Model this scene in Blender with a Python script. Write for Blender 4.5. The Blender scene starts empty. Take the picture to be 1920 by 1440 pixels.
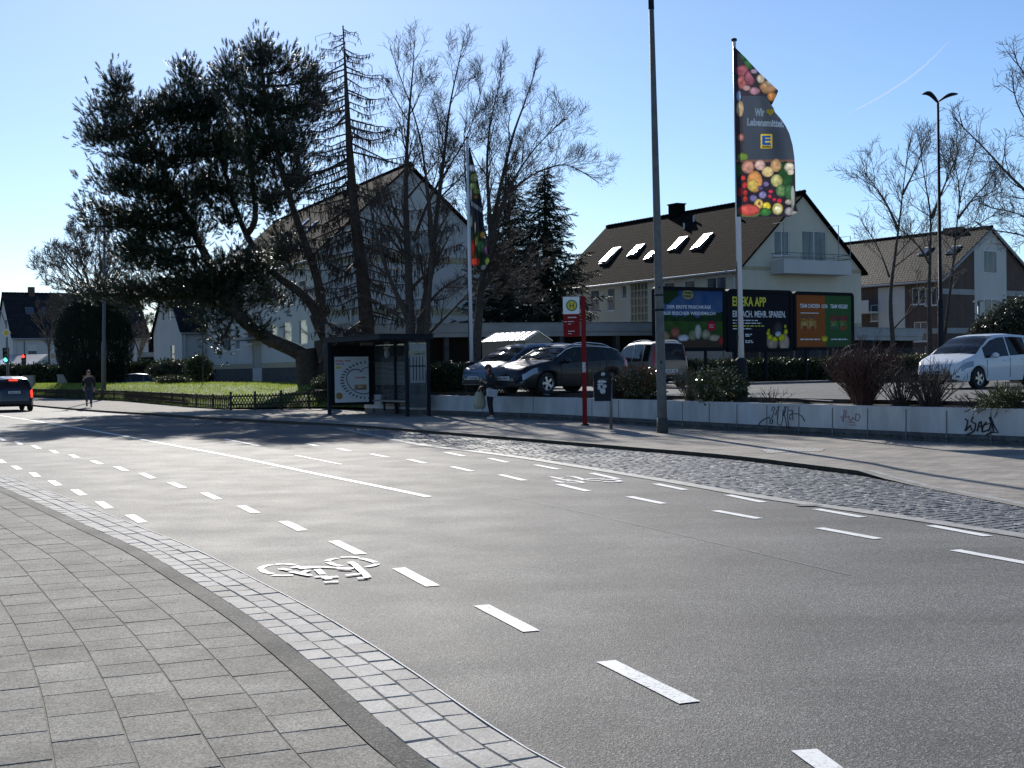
import bpy, math, random
import numpy as np
from mathutils import Vector as V, Matrix, noise as mnoise
PI = math.pi
R = math.radians
rnd = random.Random(11)
nrs = np.random.RandomState(5)
SC = bpy.context.scene
COL = SC.collection
# ------------------------------------------------------------------ camera
FPX, CAMH = 2450.0, 1.65
PITCH, ROLL = R(-0.70), R(-0.86)
cam = bpy.data.objects.new('camera', bpy.data.cameras.new('camera'))
COL.objects.link(cam); SC.camera = cam
cam.data.sensor_fit = 'HORIZONTAL'; cam.data.sensor_width = 36
cam.data.lens = 36 * FPX / 1920
cam.data.clip_start = 0.1; cam.data.clip_end = 20000
CM = Matrix.Translation((0, 0, CAMH)) @ (Matrix.Rotation(R(90) + PITCH, 4, 'X') @ Matrix.Rotation(ROLL, 4, 'Z'))
cam.matrix_world = CM
CR = CM.to_3x3()
def ray(x, y): return CR @ V(((x - 960) / FPX, (720 - y) / FPX, -1))
def G(x, y, z=0.0):
    d = ray(x, y); t = (z - CAMH) / d.z
    return V((d.x * t, d.y * t, z))
def P(x, y, Y):
    d = ray(x, y); t = Y / d.y
    return V((d.x * t, Y, CAMH + d.z * t))
# ------------------------------------------------------------------ mesh builder
class MB:
    def __init__(s): s.v = []; s.f = []; s.uv = []; s.has_uv = False
    def add(s, vs, fs, uvs=None):
        o = len(s.v); s.v += [tuple(p) for p in vs]
        s.f += [tuple(i + o for i in f) for f in fs]
        if uvs: s.has_uv = True; s.uv += uvs
        else: s.uv += [None] * len(fs)
        return s
    def box(s, c, size, rz=0.0, M=None):
        x, y, z = (q / 2 for q in size)
        vs = [V((a * x, b * y, d * z)) for d in (-1, 1) for b in (-1, 1) for a in (-1, 1)]
        if M is None: M = Matrix.Rotation(rz, 3, 'Z')
        c = V(c)
        return s.add([c + M @ p for p in vs], [(0, 2, 3, 1), (4, 5, 7, 6), (0, 1, 5, 4), (2, 6, 7, 3), (0, 4, 6, 2), (1, 3, 7, 5)])
    def frame_box(s, O, U, W, N, u0, u1, w0, w1, n0, n1):
        vs = [O + U * u + W * w + N * n for n in (n0, n1) for w in (w0, w1) for u in (u0, u1)]
        return s.add(vs, [(0, 2, 3, 1), (4, 5, 7, 6), (0, 1, 5, 4), (2, 6, 7, 3), (0, 4, 6, 2), (1, 3, 7, 5)])
    def tube(s, pts, rad, n=6, cap=True):
        pts = [V(p) for p in pts]; m = len(pts)
        if not hasattr(rad, '__len__'): rad = [rad] * m
        o = len(s.v); prev = None
        for i, p in enumerate(pts):
            t = (pts[min(i + 1, m - 1)] - pts[max(i - 1, 0)])
            if t.length < 1e-9: t = V((0, 0, 1))
            t.normalize()
            if prev is None:
                a = t.orthogonal().normalized()
            else:
                a = prev - t * prev.dot(t)
                a = t.orthogonal().normalized() if a.length < 1e-6 else a.normalized()
            prev = a; b = t.cross(a)
            for k in range(n):
                q = 2 * PI * k / n
                s.v.append(tuple(p + (a * math.cos(q) + b * math.sin(q)) * rad[i]))
        for i in range(m - 1):
            for k in range(n):
                k2 = (k + 1) % n; q = o + i * n
                s.f.append((q + k, q + k2, q + n + k2, q + n + k)); s.uv.append(None)
        if cap:
            s.f.append(tuple(o + k for k in reversed(range(n)))); s.f.append(tuple(o + (m - 1) * n + k for k in range(n))); s.uv += [None, None]
        return s
    def lathe(s, prof, n=16, c=(0, 0, 0), M=None):
        c = V(c); M = M or Matrix.Identity(3); vs = []; fs = []
        for r, z in prof:
            for k in range(n):
                q = 2 * PI * k / n; vs.append(c + M @ V((r * math.cos(q), r * math.sin(q), z)))
        for i in range(len(prof) - 1):
            for k in range(n):
                k2 = (k + 1) % n; fs.append((i * n + k, i * n + k2, i * n + n + k2, i * n + n + k))
        return s.add(vs, fs)
    def ball(s, c, r, n=10, M=None):
        prof = [(max(1e-4, math.sin(PI * i / n)), -math.cos(PI * i / n)) for i in range(n + 1)]
        if not hasattr(r, '__len__'): r = (r, r, r)
        D = Matrix.Diagonal(V(r)); return s.lathe(prof, n + 2, c, (M @ D) if M else D)
    def prism(s, poly, ext):
        n = len(poly); ext = V(ext); vs = [V(p) for p in poly] + [V(p) + ext for p in poly]
        fs = [tuple(reversed(range(n))), tuple(range(n, 2 * n))] + [(i, (i + 1) % n, n + (i + 1) % n, n + i) for i in range(n)]
        return s.add(vs, fs)
    def quad(s, a, b, c, d, uv=None): return s.add([a, b, c, d], [(0, 1, 2, 3)], [uv] if uv else None)
    def build(s, name, m=None, parent=None, smooth=False):
        me = bpy.data.meshes.new(name)
        vs = s.v
        if parent is not None:
            T = MW.get(parent.name)
            if T is not None and s_world[0]: vs = [tuple(T @ V(p)) for p in vs]
        me.from_pydata(vs, [], s.f)
        if s.has_uv:
            l = me.uv_layers.new(name='UVMap'); k = 0
            arr = []
            for f, u in zip(s.f, s.uv): arr += list(u) if u else [(0, 0)] * len(f)
            l.data.foreach_set('uv', [c for u in arr for c in u])
        return link(name, me, m, parent, smooth)
def split_build(mb, name, m, parent):
    """every connected piece of the builder becomes a part of its own"""
    par = list(range(len(mb.v)))
    def find(i):
        while par[i] != i: par[i] = par[par[i]]; i = par[i]
        return i
    for f in mb.f:
        for i in f[1:]: par[find(i)] = find(f[0])
    gs = {}
    for f in mb.f: gs.setdefault(find(f[0]), []).append(f)
    for fs in gs.values():
        used = sorted(set(i for f in fs for i in f)); mp = {u: j for j, u in enumerate(used)}
        MB().add([mb.v[u] for u in used], [tuple(mp[i] for i in f) for f in fs]).build(name, m, parent)
s_world = [True]      # shapes are given in world coordinates unless switched off
MW = {}
def link(name, me, m=None, parent=None, smooth=False):
    if m: me.materials.append(m)
    if smooth: me.polygons.foreach_set('use_smooth', [True] * len(me.polygons))
    me.update()
    o = bpy.data.objects.new(name, me); COL.objects.link(o)
    if parent is not None:
        o.parent = parent
        MW[o.name] = MW.get(parent.name) or Matrix.Identity(4)
    return o
def tag(o, label=None, cat=None, group=None, kind=None):
    for k, v in (('label', label), ('category', cat), ('group', group), ('kind', kind)):
        if v: o[k] = v
    return o
def thing(name, label, cat, loc=(0, 0, 0), rz=0.0, group=None):
    o = bpy.data.objects.new(name, None); COL.objects.link(o)
    o.empty_display_size = 0.2
    o.location = loc; o.rotation_euler = (0, 0, rz)
    MW[o.name] = (Matrix.Translation(V(loc)) @ Matrix.Rotation(rz, 4, 'Z')).inverted()
    return tag(o, label, cat, group)
class local:
    def __enter__(s): s.o = s_world[0]; s_world[0] = False
    def __exit__(s, *a): s_world[0] = s.o
def npmesh(name, vs, tris, m, parent=None):
    vs = np.asarray(vs, np.float32)
    if parent is not None and s_world[0] and MW.get(parent.name) is not None:
        T = np.array(MW[parent.name]); vs = vs @ T[:3, :3].T + T[:3, 3]
    vs = vs.astype(np.float32)
    me = bpy.data.meshes.new(name); k = len(tris)
    me.vertices.add(len(vs)); me.vertices.foreach_set('co', vs.ravel())
    me.loops.add(3 * k); me.loops.foreach_set('vertex_index', np.asarray(tris, np.int32).ravel())
    me.polygons.add(k); me.polygons.foreach_set('loop_start', np.arange(0, 3 * k, 3, dtype=np.int32))
    me.update(calc_edges=True)
    return link(name, me, m, parent)
def struct(o, **k):
    o['kind'] = 'structure'; return o
# ------------------------------------------------------------------ materials
def newmat(name):
    m = bpy.data.materials.new(name); m.use_nodes = True
    nt = m.node_tree; return m, nt, nt.nodes['Principled BSDF']
def nd(nt, t, **k):
    n = nt.nodes.new(t)
    for a, b in k.items():
        if a.startswith('i_'): n.inputs[a[2:].replace('_', ' ')].default_value = b
        else: setattr(n, a, b)
    return n
def c4(c): return (c[0], c[1], c[2], 1)
def mat(name, col, rough=0.6, metal=0.0, spec=0.5, var=0.0, scale=3.0, bump=0.0, bscale=40.0, coat=0.0, col2=None, stretch=None):
    m, nt, b = newmat(name)
    b.inputs['Base Color'].default_value = c4(col); b.inputs['Roughness'].default_value = rough
    b.inputs['Metallic'].default_value = metal; b.inputs['Specular IOR Level'].default_value = spec
    b.inputs['Coat Weight'].default_value = coat; b.inputs['Coat Roughness'].default_value = 0.04
    L = nt.links.new
    tc = nd(nt, 'ShaderNodeTexCoord'); src = tc.outputs['Object']
    if stretch:
        mp = nd(nt, 'ShaderNodeMapping'); mp.inputs['Scale'].default_value = stretch; L(src, mp.inputs[0]); src = mp.outputs[0]
    if var or col2:
        n = nd(nt, 'ShaderNodeTexNoise', i_Scale=scale, i_Detail=6.0, i_Roughness=0.65); L(src, n.inputs['Vector'])
        r = nd(nt, 'ShaderNodeValToRGB'); L(n.outputs['Fac'], r.inputs[0])
        a = col2 or [x * (1 + var) for x in col]; z = col if col2 else [x * (1 - var) for x in col]
        r.color_ramp.elements[0].position = 0.36; r.color_ramp.elements[1].position = 0.66
        r.color_ramp.elements[0].color = c4(z); r.color_ramp.elements[1].color = c4(a)
        L(r.outputs[0], b.inputs['Base Color'])
    if bump:
        n = nd(nt, 'ShaderNodeTexNoise', i_Scale=bscale, i_Detail=4.0); L(src, n.inputs['Vector'])
        u = nd(nt, 'ShaderNodeBump', i_Strength=bump, i_Distance=0.02); L(n.outputs['Fac'], u.inputs['Height']); L(u.outputs[0], b.inputs['Normal'])
    return m
def leafmat(name, c1, c2, rough=0.5, transl=0.25, spec=0.4):
    m, nt, b = newmat(name); L = nt.links.new
    g = nd(nt, 'ShaderNodeNewGeometry'); r = nd(nt, 'ShaderNodeValToRGB')
    r.color_ramp.elements[0].color = c4(c1); r.color_ramp.elements[1].color = c4(c2)
    L(g.outputs['Random Per Island'], r.inputs[0]); L(r.outputs[0], b.inputs['Base Color'])
    b.inputs['Roughness'].default_value = rough; b.inputs['Specular IOR Level'].default_value = spec
    t = nd(nt, 'ShaderNodeBsdfTranslucent'); L(r.outputs[0], t.inputs['Color'])
    x = nd(nt, 'ShaderNodeMixShader'); x.inputs[0].default_value = transl
    L(b.outputs[0], x.inputs[1]); L(t.outputs[0], x.inputs[2]); L(x.outputs[0], nt.nodes['Material Output'].inputs[0])
    return m
def emit(name, col, s):
    m, nt, b = newmat(name); b.inputs['Base Color'].default_value = c4([x * .3 for x in col])
    b.inputs['Emission Color'].default_value = c4(col); b.inputs['Emission Strength'].default_value = s; return m
def vcolmat(name, rough=0.45, transl=0.0, spec=0.4):
    m, nt, b = newmat(name); L = nt.links.new
    a = nd(nt, 'ShaderNodeVertexColor', layer_name='Col'); L(a.outputs[0], b.inputs['Base Color'])
    b.inputs['Roughness'].default_value = rough; b.inputs['Specular IOR Level'].default_value = spec
    if transl:
        t = nd(nt, 'ShaderNodeBsdfTranslucent'); L(a.outputs[0], t.inputs['Color'])
        x = nd(nt, 'ShaderNodeMixShader'); x.inputs[0].default_value = transl
        L(b.outputs[0], x.inputs[1]); L(t.outputs[0], x.inputs[2]); L(x.outputs[0], nt.nodes['Material Output'].inputs[0])
    return m
def asphalt(name, base, fleck, rough, patch=0.25, bumpst=0.5, fs=95.0, spec=0.5):
    m, nt, b = newmat(name); L = nt.links.new
    tc = nd(nt, 'ShaderNodeTexCoord'); src = tc.outputs['Object']
    vo = nd(nt, 'ShaderNodeTexVoronoi', i_Scale=fs); L(src, vo.inputs['Vector'])
    vr = nd(nt, 'ShaderNodeValToRGB'); L(vo.outputs['Color'], vr.inputs[0])
    e = vr.color_ramp.elements; e[0].position = 0.15; e[0].color = c4([x * .62 for x in base]); e[1].position = 0.97; e[1].color = c4(fleck)
    k = vr.color_ramp.elements.new(0.6); k.color = c4(base)
    n1 = nd(nt, 'ShaderNodeTexNoise', i_Scale=0.45, i_Detail=6.0, i_Roughness=0.6); L(src, n1.inputs['Vector'])
    r1 = nd(nt, 'ShaderNodeValToRGB'); L(n1.outputs['Fac'], r1.inputs[0])
    r1.color_ramp.elements[0].position = .3; r1.color_ramp.elements[1].position = .7
    r1.color_ramp.elements[0].color = c4([1 - patch] * 3); r1.color_ramp.elements[1].color = c4([1 + patch] * 3)
    mx = nd(nt, 'ShaderNodeMix', data_type='RGBA', blend_type='MULTIPLY'); mx.inputs[0].default_value = 1
    L(vr.outputs[0], mx.inputs[6]); L(r1.outputs[0], mx.inputs[7])
    mp = nd(nt, 'ShaderNodeMapping'); mp.inputs['Rotation'].default_value = (0, 0, R(59)); mp.inputs['Scale'].default_value = (.06, 1.1, 1); L(src, mp.inputs[0])
    ns = nd(nt, 'ShaderNodeTexNoise', i_Scale=1.0, i_Detail=5.0, i_Roughness=.6); L(mp.outputs[0], ns.inputs['Vector'])
    rs = nd(nt, 'ShaderNodeValToRGB'); L(ns.outputs['Fac'], rs.inputs[0]); rs.color_ramp.elements[0].position = .33; rs.color_ramp.elements[1].position = .67
    rs.color_ramp.elements[0].color = c4([.80] * 3); rs.color_ramp.elements[1].color = c4([1.14] * 3)
    mxs = nd(nt, 'ShaderNodeMix', data_type='RGBA', blend_type='MULTIPLY'); mxs.inputs[0].default_value = 1
    L(mx.outputs[2], mxs.inputs[6]); L(rs.outputs[0], mxs.inputs[7]); L(mxs.outputs[2], b.inputs['Base Color'])
    n2 = nd(nt, 'ShaderNodeTexNoise', i_Scale=1.3, i_Detail=4.0); L(src, n2.inputs['Vector'])
    mr = nd(nt, 'ShaderNodeMapRange'); mr.inputs[3].default_value = rough - .08; mr.inputs[4].default_value = rough + .08
    L(n2.outputs['Fac'], mr.inputs[0]); L(mr.outputs[0], b.inputs['Roughness'])
    b.inputs['Specular IOR Level'].default_value = spec
    u = nd(nt, 'ShaderNodeBump', i_Strength=bumpst, i_Distance=0.006); L(vo.outputs['Distance'], u.inputs['Height'])
    n3 = nd(nt, 'ShaderNodeTexNoise', i_Scale=fs * .6, i_Detail=3.0); L(src, n3.inputs['Vector'])
    u2 = nd(nt, 'ShaderNodeBump', i_Strength=bumpst, i_Distance=0.006); L(n3.outputs['Fac'], u2.inputs['Height']); L(u.outputs[0], u2.inputs['Normal'])
    L(u2.outputs[0], b.inputs['Normal'])
    return m
def wornpaint(name, c, under, thr):
    m, nt, b = newmat(name); L = nt.links.new; tc = nd(nt, 'ShaderNodeTexCoord')
    n = nd(nt, 'ShaderNodeTexNoise', i_Scale=55.0, i_Detail=8.0, i_Roughness=.75); L(tc.outputs['Object'], n.inputs['Vector'])
    n2 = nd(nt, 'ShaderNodeTexNoise', i_Scale=2.2, i_Detail=3.0); L(tc.outputs['Object'], n2.inputs['Vector'])
    a = nd(nt, 'ShaderNodeMath', operation='MULTIPLY_ADD'); L(n2.outputs['Fac'], a.inputs[0]); a.inputs[1].default_value = .30; L(n.outputs['Fac'], a.inputs[2])
    r = nd(nt, 'ShaderNodeValToRGB'); L(a.outputs[0], r.inputs[0]); e = r.color_ramp.elements
    e[0].position = thr + .13; e[0].color = c4(under); e[1].position = thr + .19; e[1].color = c4([x * .86 for x in c]); k = r.color_ramp.elements.new(thr + .36); k.color = c4(c)
    L(r.outputs[0], b.inputs['Base Color']); b.inputs['Roughness'].default_value = .65; b.inputs['Specular IOR Level'].default_value = .3
    u = nd(nt, 'ShaderNodeBump', i_Strength=.35, i_Distance=.004); L(n.outputs['Fac'], u.inputs['Height']); L(u.outputs[0], b.inputs['Normal']); return m
def bricks(name, c1, c2, mortar, bw, bh, ms=0.006, rough=0.7, bump=0.6, dist=0.01, uv=True, offset=0.5, fine=60.0, spec=0.4, patch=0.18, squash=1.0, fleck=0.0, round_=False):
    m, nt, b = newmat(name); L = nt.links.new
    tc = nd(nt, 'ShaderNodeTexCoord'); src = tc.outputs['UV' if uv else 'Object']
    nz = nd(nt, 'ShaderNodeTexNoise', i_Scale=2.5, i_Detail=2.0); L(src, nz.inputs['Vector'])
    va = nd(nt, 'ShaderNodeVectorMath', operation='MULTIPLY_ADD'); L(nz.outputs['Color'], va.inputs[0])
    va.inputs[1].default_value = (.010, .010, 0) if not round_ else (.035, .035, 0); L(src, va.inputs[2])
    bt = nd(nt, 'ShaderNodeTexBrick', offset=offset, squash=squash); L(va.outputs[0], bt.inputs['Vector'])
    bt.inputs['Scale'].default_value = 1; bt.inputs['Color1'].default_value = c4(c1); bt.inputs['Color2'].default_value = c4(c2)
    bt.inputs['Mortar'].default_value = c4(mortar); bt.inputs['Mortar Size'].default_value = ms; bt.inputs['Mortar Smooth'].default_value = .4
    bt.inputs['Brick Width'].default_value = bw; bt.inputs['Row Height'].default_value = bh; bt.inputs['Bias'].default_value = 0
    n1 = nd(nt, 'ShaderNodeTexNoise', i_Scale=1.2, i_Detail=8.0, i_Roughness=.7); L(tc.outputs['Object'], n1.inputs['Vector'])
    r1 = nd(nt, 'ShaderNodeValToRGB'); L(n1.outputs['Fac'], r1.inputs[0])
    r1.color_ramp.elements[0].position = .3; r1.color_ramp.elements[1].position = .7
    r1.color_ramp.elements[0].color = c4([1 - patch] * 3); r1.color_ramp.elements[1].color = c4([1 + patch] * 3)
    mx = nd(nt, 'ShaderNodeMix', data_type='RGBA', blend_type='MULTIPLY'); mx.inputs[0].default_value = 1
    L(bt.outputs['Color'], mx.inputs[6]); L(r1.outputs[0], mx.inputs[7]); out = mx.outputs[2]
    if fleck:
        vo = nd(nt, 'ShaderNodeTexVoronoi', i_Scale=fine); L(tc.outputs['Object'], vo.inputs['Vector'])
        r2 = nd(nt, 'ShaderNodeValToRGB'); L(vo.outputs['Color'], r2.inputs[0])
        r2.color_ramp.elements[0].color = c4([1 - fleck] * 3); r2.color_ramp.elements[1].color = c4([1 + fleck] * 3)
        mx2 = nd(nt, 'ShaderNodeMix', data_type='RGBA', blend_type='MULTIPLY'); mx2.inputs[0].default_value = 1
        L(out, mx2.inputs[6]); L(r2.outputs[0], mx2.inputs[7]); out = mx2.outputs[2]
    L(out, b.inputs['Base Color'])
    b.inputs['Roughness'].default_value = rough; b.inputs['Specular IOR Level'].default_value = spec
    inv = nd(nt, 'ShaderNodeMath', operation='SUBTRACT'); inv.inputs[0].default_value = 1; L(bt.outputs['Fac'], inv.inputs[1])
    h = inv.outputs[0]
    n2 = nd(nt, 'ShaderNodeTexNoise', i_Scale=fine, i_Detail=3.0); L(tc.outputs['Object'], n2.inputs['Vector'])
    ad = nd(nt, 'ShaderNodeMath', operation='MULTIPLY_ADD'); L(n2.outputs['Fac'], ad.inputs[0]); ad.inputs[1].default_value = .35; L(h, ad.inputs[2])
    u = nd(nt, 'ShaderNodeBump', i_Strength=bump, i_Distance=dist); L(ad.outputs[0], u.inputs['Height']); L(u.outputs[0], b.inputs['Normal'])
    return m
def glassmat(name, tint=(.7, .8, .8), alpha=0.75):
    m, nt, b = newmat(name); L = nt.links.new
    t = nd(nt, 'ShaderNodeBsdfTransparent'); t.inputs[0].default_value = c4(tint)
    g = nd(nt, 'ShaderNodeBsdfGlossy'); g.inputs['Roughness'].default_value = .03
    f = nd(nt, 'ShaderNodeFresnel', i_IOR=1.5)
    d = nd(nt, 'ShaderNodeBsdfDiffuse'); d.inputs[0].default_value = (.3, .33, .33, 1)
    x0 = nd(nt, 'ShaderNodeMixShader'); x0.inputs[0].default_value = 1 - alpha; L(t.outputs[0], x0.inputs[1]); L(d.outputs[0], x0.inputs[2])
    x = nd(nt, 'ShaderNodeMixShader'); L(f.outputs[0], x.inputs[0]); L(x0.outputs[0], x.inputs[1]); L(g.outputs[0], x.inputs[2])
    L(x.outputs[0], nt.nodes['Material Output'].inputs[0]); return m

M = {}
M['asphalt'] = asphalt('asphalt road', (.118, .114, .108), (.34, .33, .31), .70, spec=.155, patch=.22, fs=120.0)
M['asphalt2'] = asphalt('asphalt lot', (.10, .10, .10), (.22, .22, .22), .8, .3, spec=.2)
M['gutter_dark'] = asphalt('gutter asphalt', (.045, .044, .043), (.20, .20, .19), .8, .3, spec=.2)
def stone(name, c1, c2, rough, spec, fs=100.0, fleck=.35, stain=.25, bump=.6, dist=.004):
    m, nt, b = newmat(name); L = nt.links.new; tc = nd(nt, 'ShaderNodeTexCoord'); src = tc.outputs['Object']
    g = nd(nt, 'ShaderNodeNewGeometry'); r = nd(nt, 'ShaderNodeValToRGB'); r.color_ramp.elements[0].color = c4(c1); r.color_ramp.elements[1].color = c4(c2); L(g.outputs['Random Per Island'], r.inputs[0]); out = r.outputs[0]
    vo = nd(nt, 'ShaderNodeTexVoronoi', i_Scale=fs); L(src, vo.inputs['Vector'])
    for fac, lo, hi, p0, p1 in ((vo.outputs['Color'], 1 - fleck, 1 + fleck, .1, .9), (nd(nt, 'ShaderNodeTexNoise', i_Scale=1.7, i_Detail=8.0, i_Roughness=.7), 1 - stain, 1 + stain * .6, .35, .65)):
        if hasattr(fac, 'bl_idname') and fac.bl_idname == 'ShaderNodeTexNoise': L(src, fac.inputs['Vector']); fac = fac.outputs['Fac']
        q = nd(nt, 'ShaderNodeValToRGB'); q.color_ramp.elements[0].position = p0; q.color_ramp.elements[1].position = p1; q.color_ramp.elements[0].color = c4([lo] * 3); q.color_ramp.elements[1].color = c4([hi] * 3); L(fac, q.inputs[0])
        mx = nd(nt, 'ShaderNodeMix', data_type='RGBA', blend_type='MULTIPLY'); mx.inputs[0].default_value = 1; L(out, mx.inputs[6]); L(q.outputs[0], mx.inputs[7]); out = mx.outputs[2]
    L(out, b.inputs['Base Color']); b.inputs['Roughness'].default_value = rough; b.inputs['Specular IOR Level'].default_value = spec
    n = nd(nt, 'ShaderNodeTexNoise', i_Scale=fs * .8, i_Detail=4.0); L(src, n.inputs['Vector']); u = nd(nt, 'ShaderNodeBump', i_Strength=bump, i_Distance=dist); L(n.outputs['Fac'], u.inputs['Height']); L(u.outputs[0], b.inputs['Normal']); return m
M['slabs_geo'] = stone('near slabs', (.235, .22, .192), (.285, .268, .238), .85, .15, 120, .5, .3)
M['setts_geo'] = stone('kerb blocks', (.40, .375, .34), (.49, .465, .43), .8, .2, 100, .22, .22)
M['cobble_geo'] = stone('bay stones', (.10, .10, .103), (.165, .165, .167), .55, .32, 40, .35, .3, .5, .008)
M['joint_sand'] = mat('joint sand', (.19, .175, .14), .95, var=.4, scale=12)
M['joint_dark'] = mat('dark joint grit', (.055, .053, .05), .95, var=.4, scale=12)
M['slabs'] = bricks('pavement slabs', (.26, .245, .22), (.315, .297, .265), (.085, .082, .06), .46, .31, .006, .85, .7, .009, fine=120, fleck=.5, patch=.30, spec=.15)
M['setts'] = bricks('kerb setts', (.40, .375, .34), (.50, .47, .43), (.10, .09, .08), .22, .145, .010, .85, .8, .012, fine=90, fleck=.2, patch=.25, spec=.15)
M['cobble'] = bricks('bay cobbles', (.085, .087, .09), (.145, .147, .152), (.012, .012, .013), .19, .15, .022, .5, 1.0, .06, fine=30, fleck=.35, round_=True, patch=.35)
M['far_slabs'] = bricks('far paving', (.245, .222, .195), (.295, .268, .235), (.12, .11, .10), .30, .30, .008, .85, .4, .006, fine=60, fleck=.2, patch=.35, spec=.15)
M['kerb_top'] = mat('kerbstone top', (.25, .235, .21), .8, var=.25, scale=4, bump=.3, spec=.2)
M['kerb'] = mat('kerbstone', (.085, .082, .078), .7, var=.25, scale=4, bump=.3)  # upright kerb face: its shade is put into a darker colour than the top
M['concrete_strip'] = mat('concrete strip', (.26, .255, .24), .65, var=.25, scale=5, bump=.3)
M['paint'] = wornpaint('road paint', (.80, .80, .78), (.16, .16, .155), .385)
M['seam'] = wornpaint('seam edge', (.24, .24, .245), (.11, .11, .11), .50)
M['paint_worn'] = wornpaint('worn paint', (.42, .43, .44), (.12, .12, .12), .40)
M['ground'] = mat('soil ground', (.07, .075, .04), .9, var=.4, scale=.4)
M['soil'] = mat('planting soil', (.05, .038, .028), .95, var=.4, scale=6, bump=.8)
M['lawn'] = mat('lawn turf', (.11, .14, .03), .9, var=.35, scale=1.2, bump=.6, bscale=60)
M['grass'] = leafmat('grass blades', (.16, .23, .03), (.34, .40, .08), .5, .62)
M['white_wall'] = mat('white render', (.56, .55, .52), .85, var=.06, scale=.8, bump=.15, bscale=80, stretch=(1, 1, .3))
M['cream_wall'] = mat('cream render', (.58, .54, .43), .85, var=.06, scale=.8, bump=.15, bscale=80, stretch=(1, 1, .3))
M['beige_band'] = mat('beige band', (.42, .36, .23), .8, var=.1)
M['dark_base'] = mat('dark plinth', (.07, .066, .062), .85, var=.3)
M['conc_wall'] = mat('painted concrete wall', (.47, .475, .475), .8, var=.2, scale=1.6, bump=.25, bscale=50, stretch=(1, 1, .35))
M['conc_grey'] = mat('grey wall base', (.085, .09, .095), .85, var=.35, scale=3)
M['tiles_brown'] = bricks('brown roof tiles', (.013, .009, .0075), (.022, .0155, .0125), (.007, .006, .005), .30, .33, .03, .9, 1.0, .06, fine=12, patch=.3, spec=.03)
M['tiles_grey'] = bricks('glazed roof tiles', (.022, .0215, .0215), (.036, .035, .034), (.008, .008, .008), .28, .34, .05, .6, 1.0, .09, fine=8, patch=.2, spec=.03)
M['tiles_dark'] = bricks('dark roof tiles', (.026, .028, .031), (.038, .040, .044), (.01, .01, .01), .30, .34, .03, .85, 1.0, .05, fine=12, patch=.2, spec=.1)
M['brick_dark'] = bricks('dark brick wall', (.085, .055, .042), (.12, .075, .058), (.10, .09, .08), .24, .075, .008, .85, .3, .01, uv=False)
M['wframe'] = mat('white window frame', (.72, .72, .70), .4)
M['pane'] = mat('window pane', (.02, .03, .04), .04, spec=.7, col2=(.16, .17, .17), scale=2.2, stretch=(1, 1, .15))
M['pane_sky'] = mat('skylight pane', (.14, .15, .16), .17, spec=1.0, metal=.6)
M['shutter'] = mat('roller shutter', (.62, .62, .60), .5, var=.05)
M['gutter_pipe'] = mat('zinc gutter', (.42, .42, .42), .4, metal=.5)
M['fascia'] = mat('fascia concrete', (.33, .33, .32), .8, var=.12, scale=1.2)
M['dark_wood'] = mat('dark brown boards', (.022, .016, .013), .85, spec=.1, var=.3, scale=6, stretch=(6, 6, .3))
M['fence_wood'] = mat('stained fence wood', (.05, .036, .025), .75, var=.35, scale=10)
M['metal_grey'] = mat('grey galvanised steel', (.22, .225, .225), .5, metal=.6, var=.15)
M['post_grey'] = mat('weathered lamp post', (.12, .125, .12), .6, var=.2, scale=5)
M['pole_white'] = mat('white flagpole', (.72, .73, .75), .3, coat=.3)
M['dark_metal'] = mat('anthracite metal', (.016, .020, .025), .65, spec=.15)
M['frame_black'] = mat('black board frame', (.009, .011, .014), .6, spec=.1)
M['red_metal'] = mat('red post paint', (.22, .008, .010), .5, spec=.15)
M['white_print'] = mat('white print', (.78, .78, .77), .5)
M['bin'] = mat('bin plastic', (.018, .026, .032), .6, var=.25, spec=.2)
M['sticker'] = mat('bin sticker', (.45, .47, .48), .6, var=.5, scale=25)
M['rubber'] = mat('tyre rubber', (.018, .018, .018), .85)
M['rim'] = mat('alloy rim', (.55, .55, .56), .3, metal=.9)
M['black_plastic'] = mat('black plastic', (.016, .016, .017), .55)
M['car_glass'] = glassmat('car glass', (.30, .34, .36), .97)
M['seat'] = mat('car seat cloth', (.06, .06, .065), .9)
M['lamp_glass'] = mat('headlight glass', (.20, .23, .26), .08, spec=1.0, metal=.4)
M['tail_glass'] = mat('tail lamp red', (.35, .012, .012), .15, spec=.8)
M['amber'] = mat('amber lens', (.7, .28, .03), .2)
M['plate'] = mat('number plate', (.72, .72, .70), .5)
M['bark_pine'] = mat('pine bark', (.055, .040, .030), .9, var=.4, scale=6, bump=1.0, bscale=18)
M['bark_grey'] = mat('grey bark', (.062, .052, .043), .9, var=.35, scale=8, bump=.8, bscale=25)
M['bark_dark'] = mat('dark twig bark', (.062, .046, .036), .85)
M['bark_red'] = mat('reddish twig bark', (.085, .040, .030), .75)
M['bark_pale'] = mat('pale twig bark', (.12, .095, .07), .8)
M['needle'] = leafmat('pine needles', (.016, .030, .014), (.045, .065, .024), .38, .12, .5)
M['spruce'] = leafmat('spruce needles', (.014, .024, .015), (.032, .046, .026), .5, .1)
M['yew'] = leafmat('yew needles', (.012, .024, .012), (.028, .046, .02), .55, .1)
M['hedge'] = leafmat('hedge leaves', (.022, .034, .014), (.055, .07, .026), .5, .15)
M['cone_twig'] = leafmat('larch twigs', (.030, .022, .017), (.065, .045, .032), .8, .0)
M['leaf_gloss'] = leafmat('glossy leaves', (.035, .05, .018), (.10, .11, .04), .22, .2, .6)
M['leaf_red'] = leafmat('reddish leaves', (.10, .035, .02), (.22, .10, .04), .3, .3, .5)
M['leaf_juniper'] = leafmat('juniper sprays', (.04, .055, .025), (.12, .12, .05), .5, .2)
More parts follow.
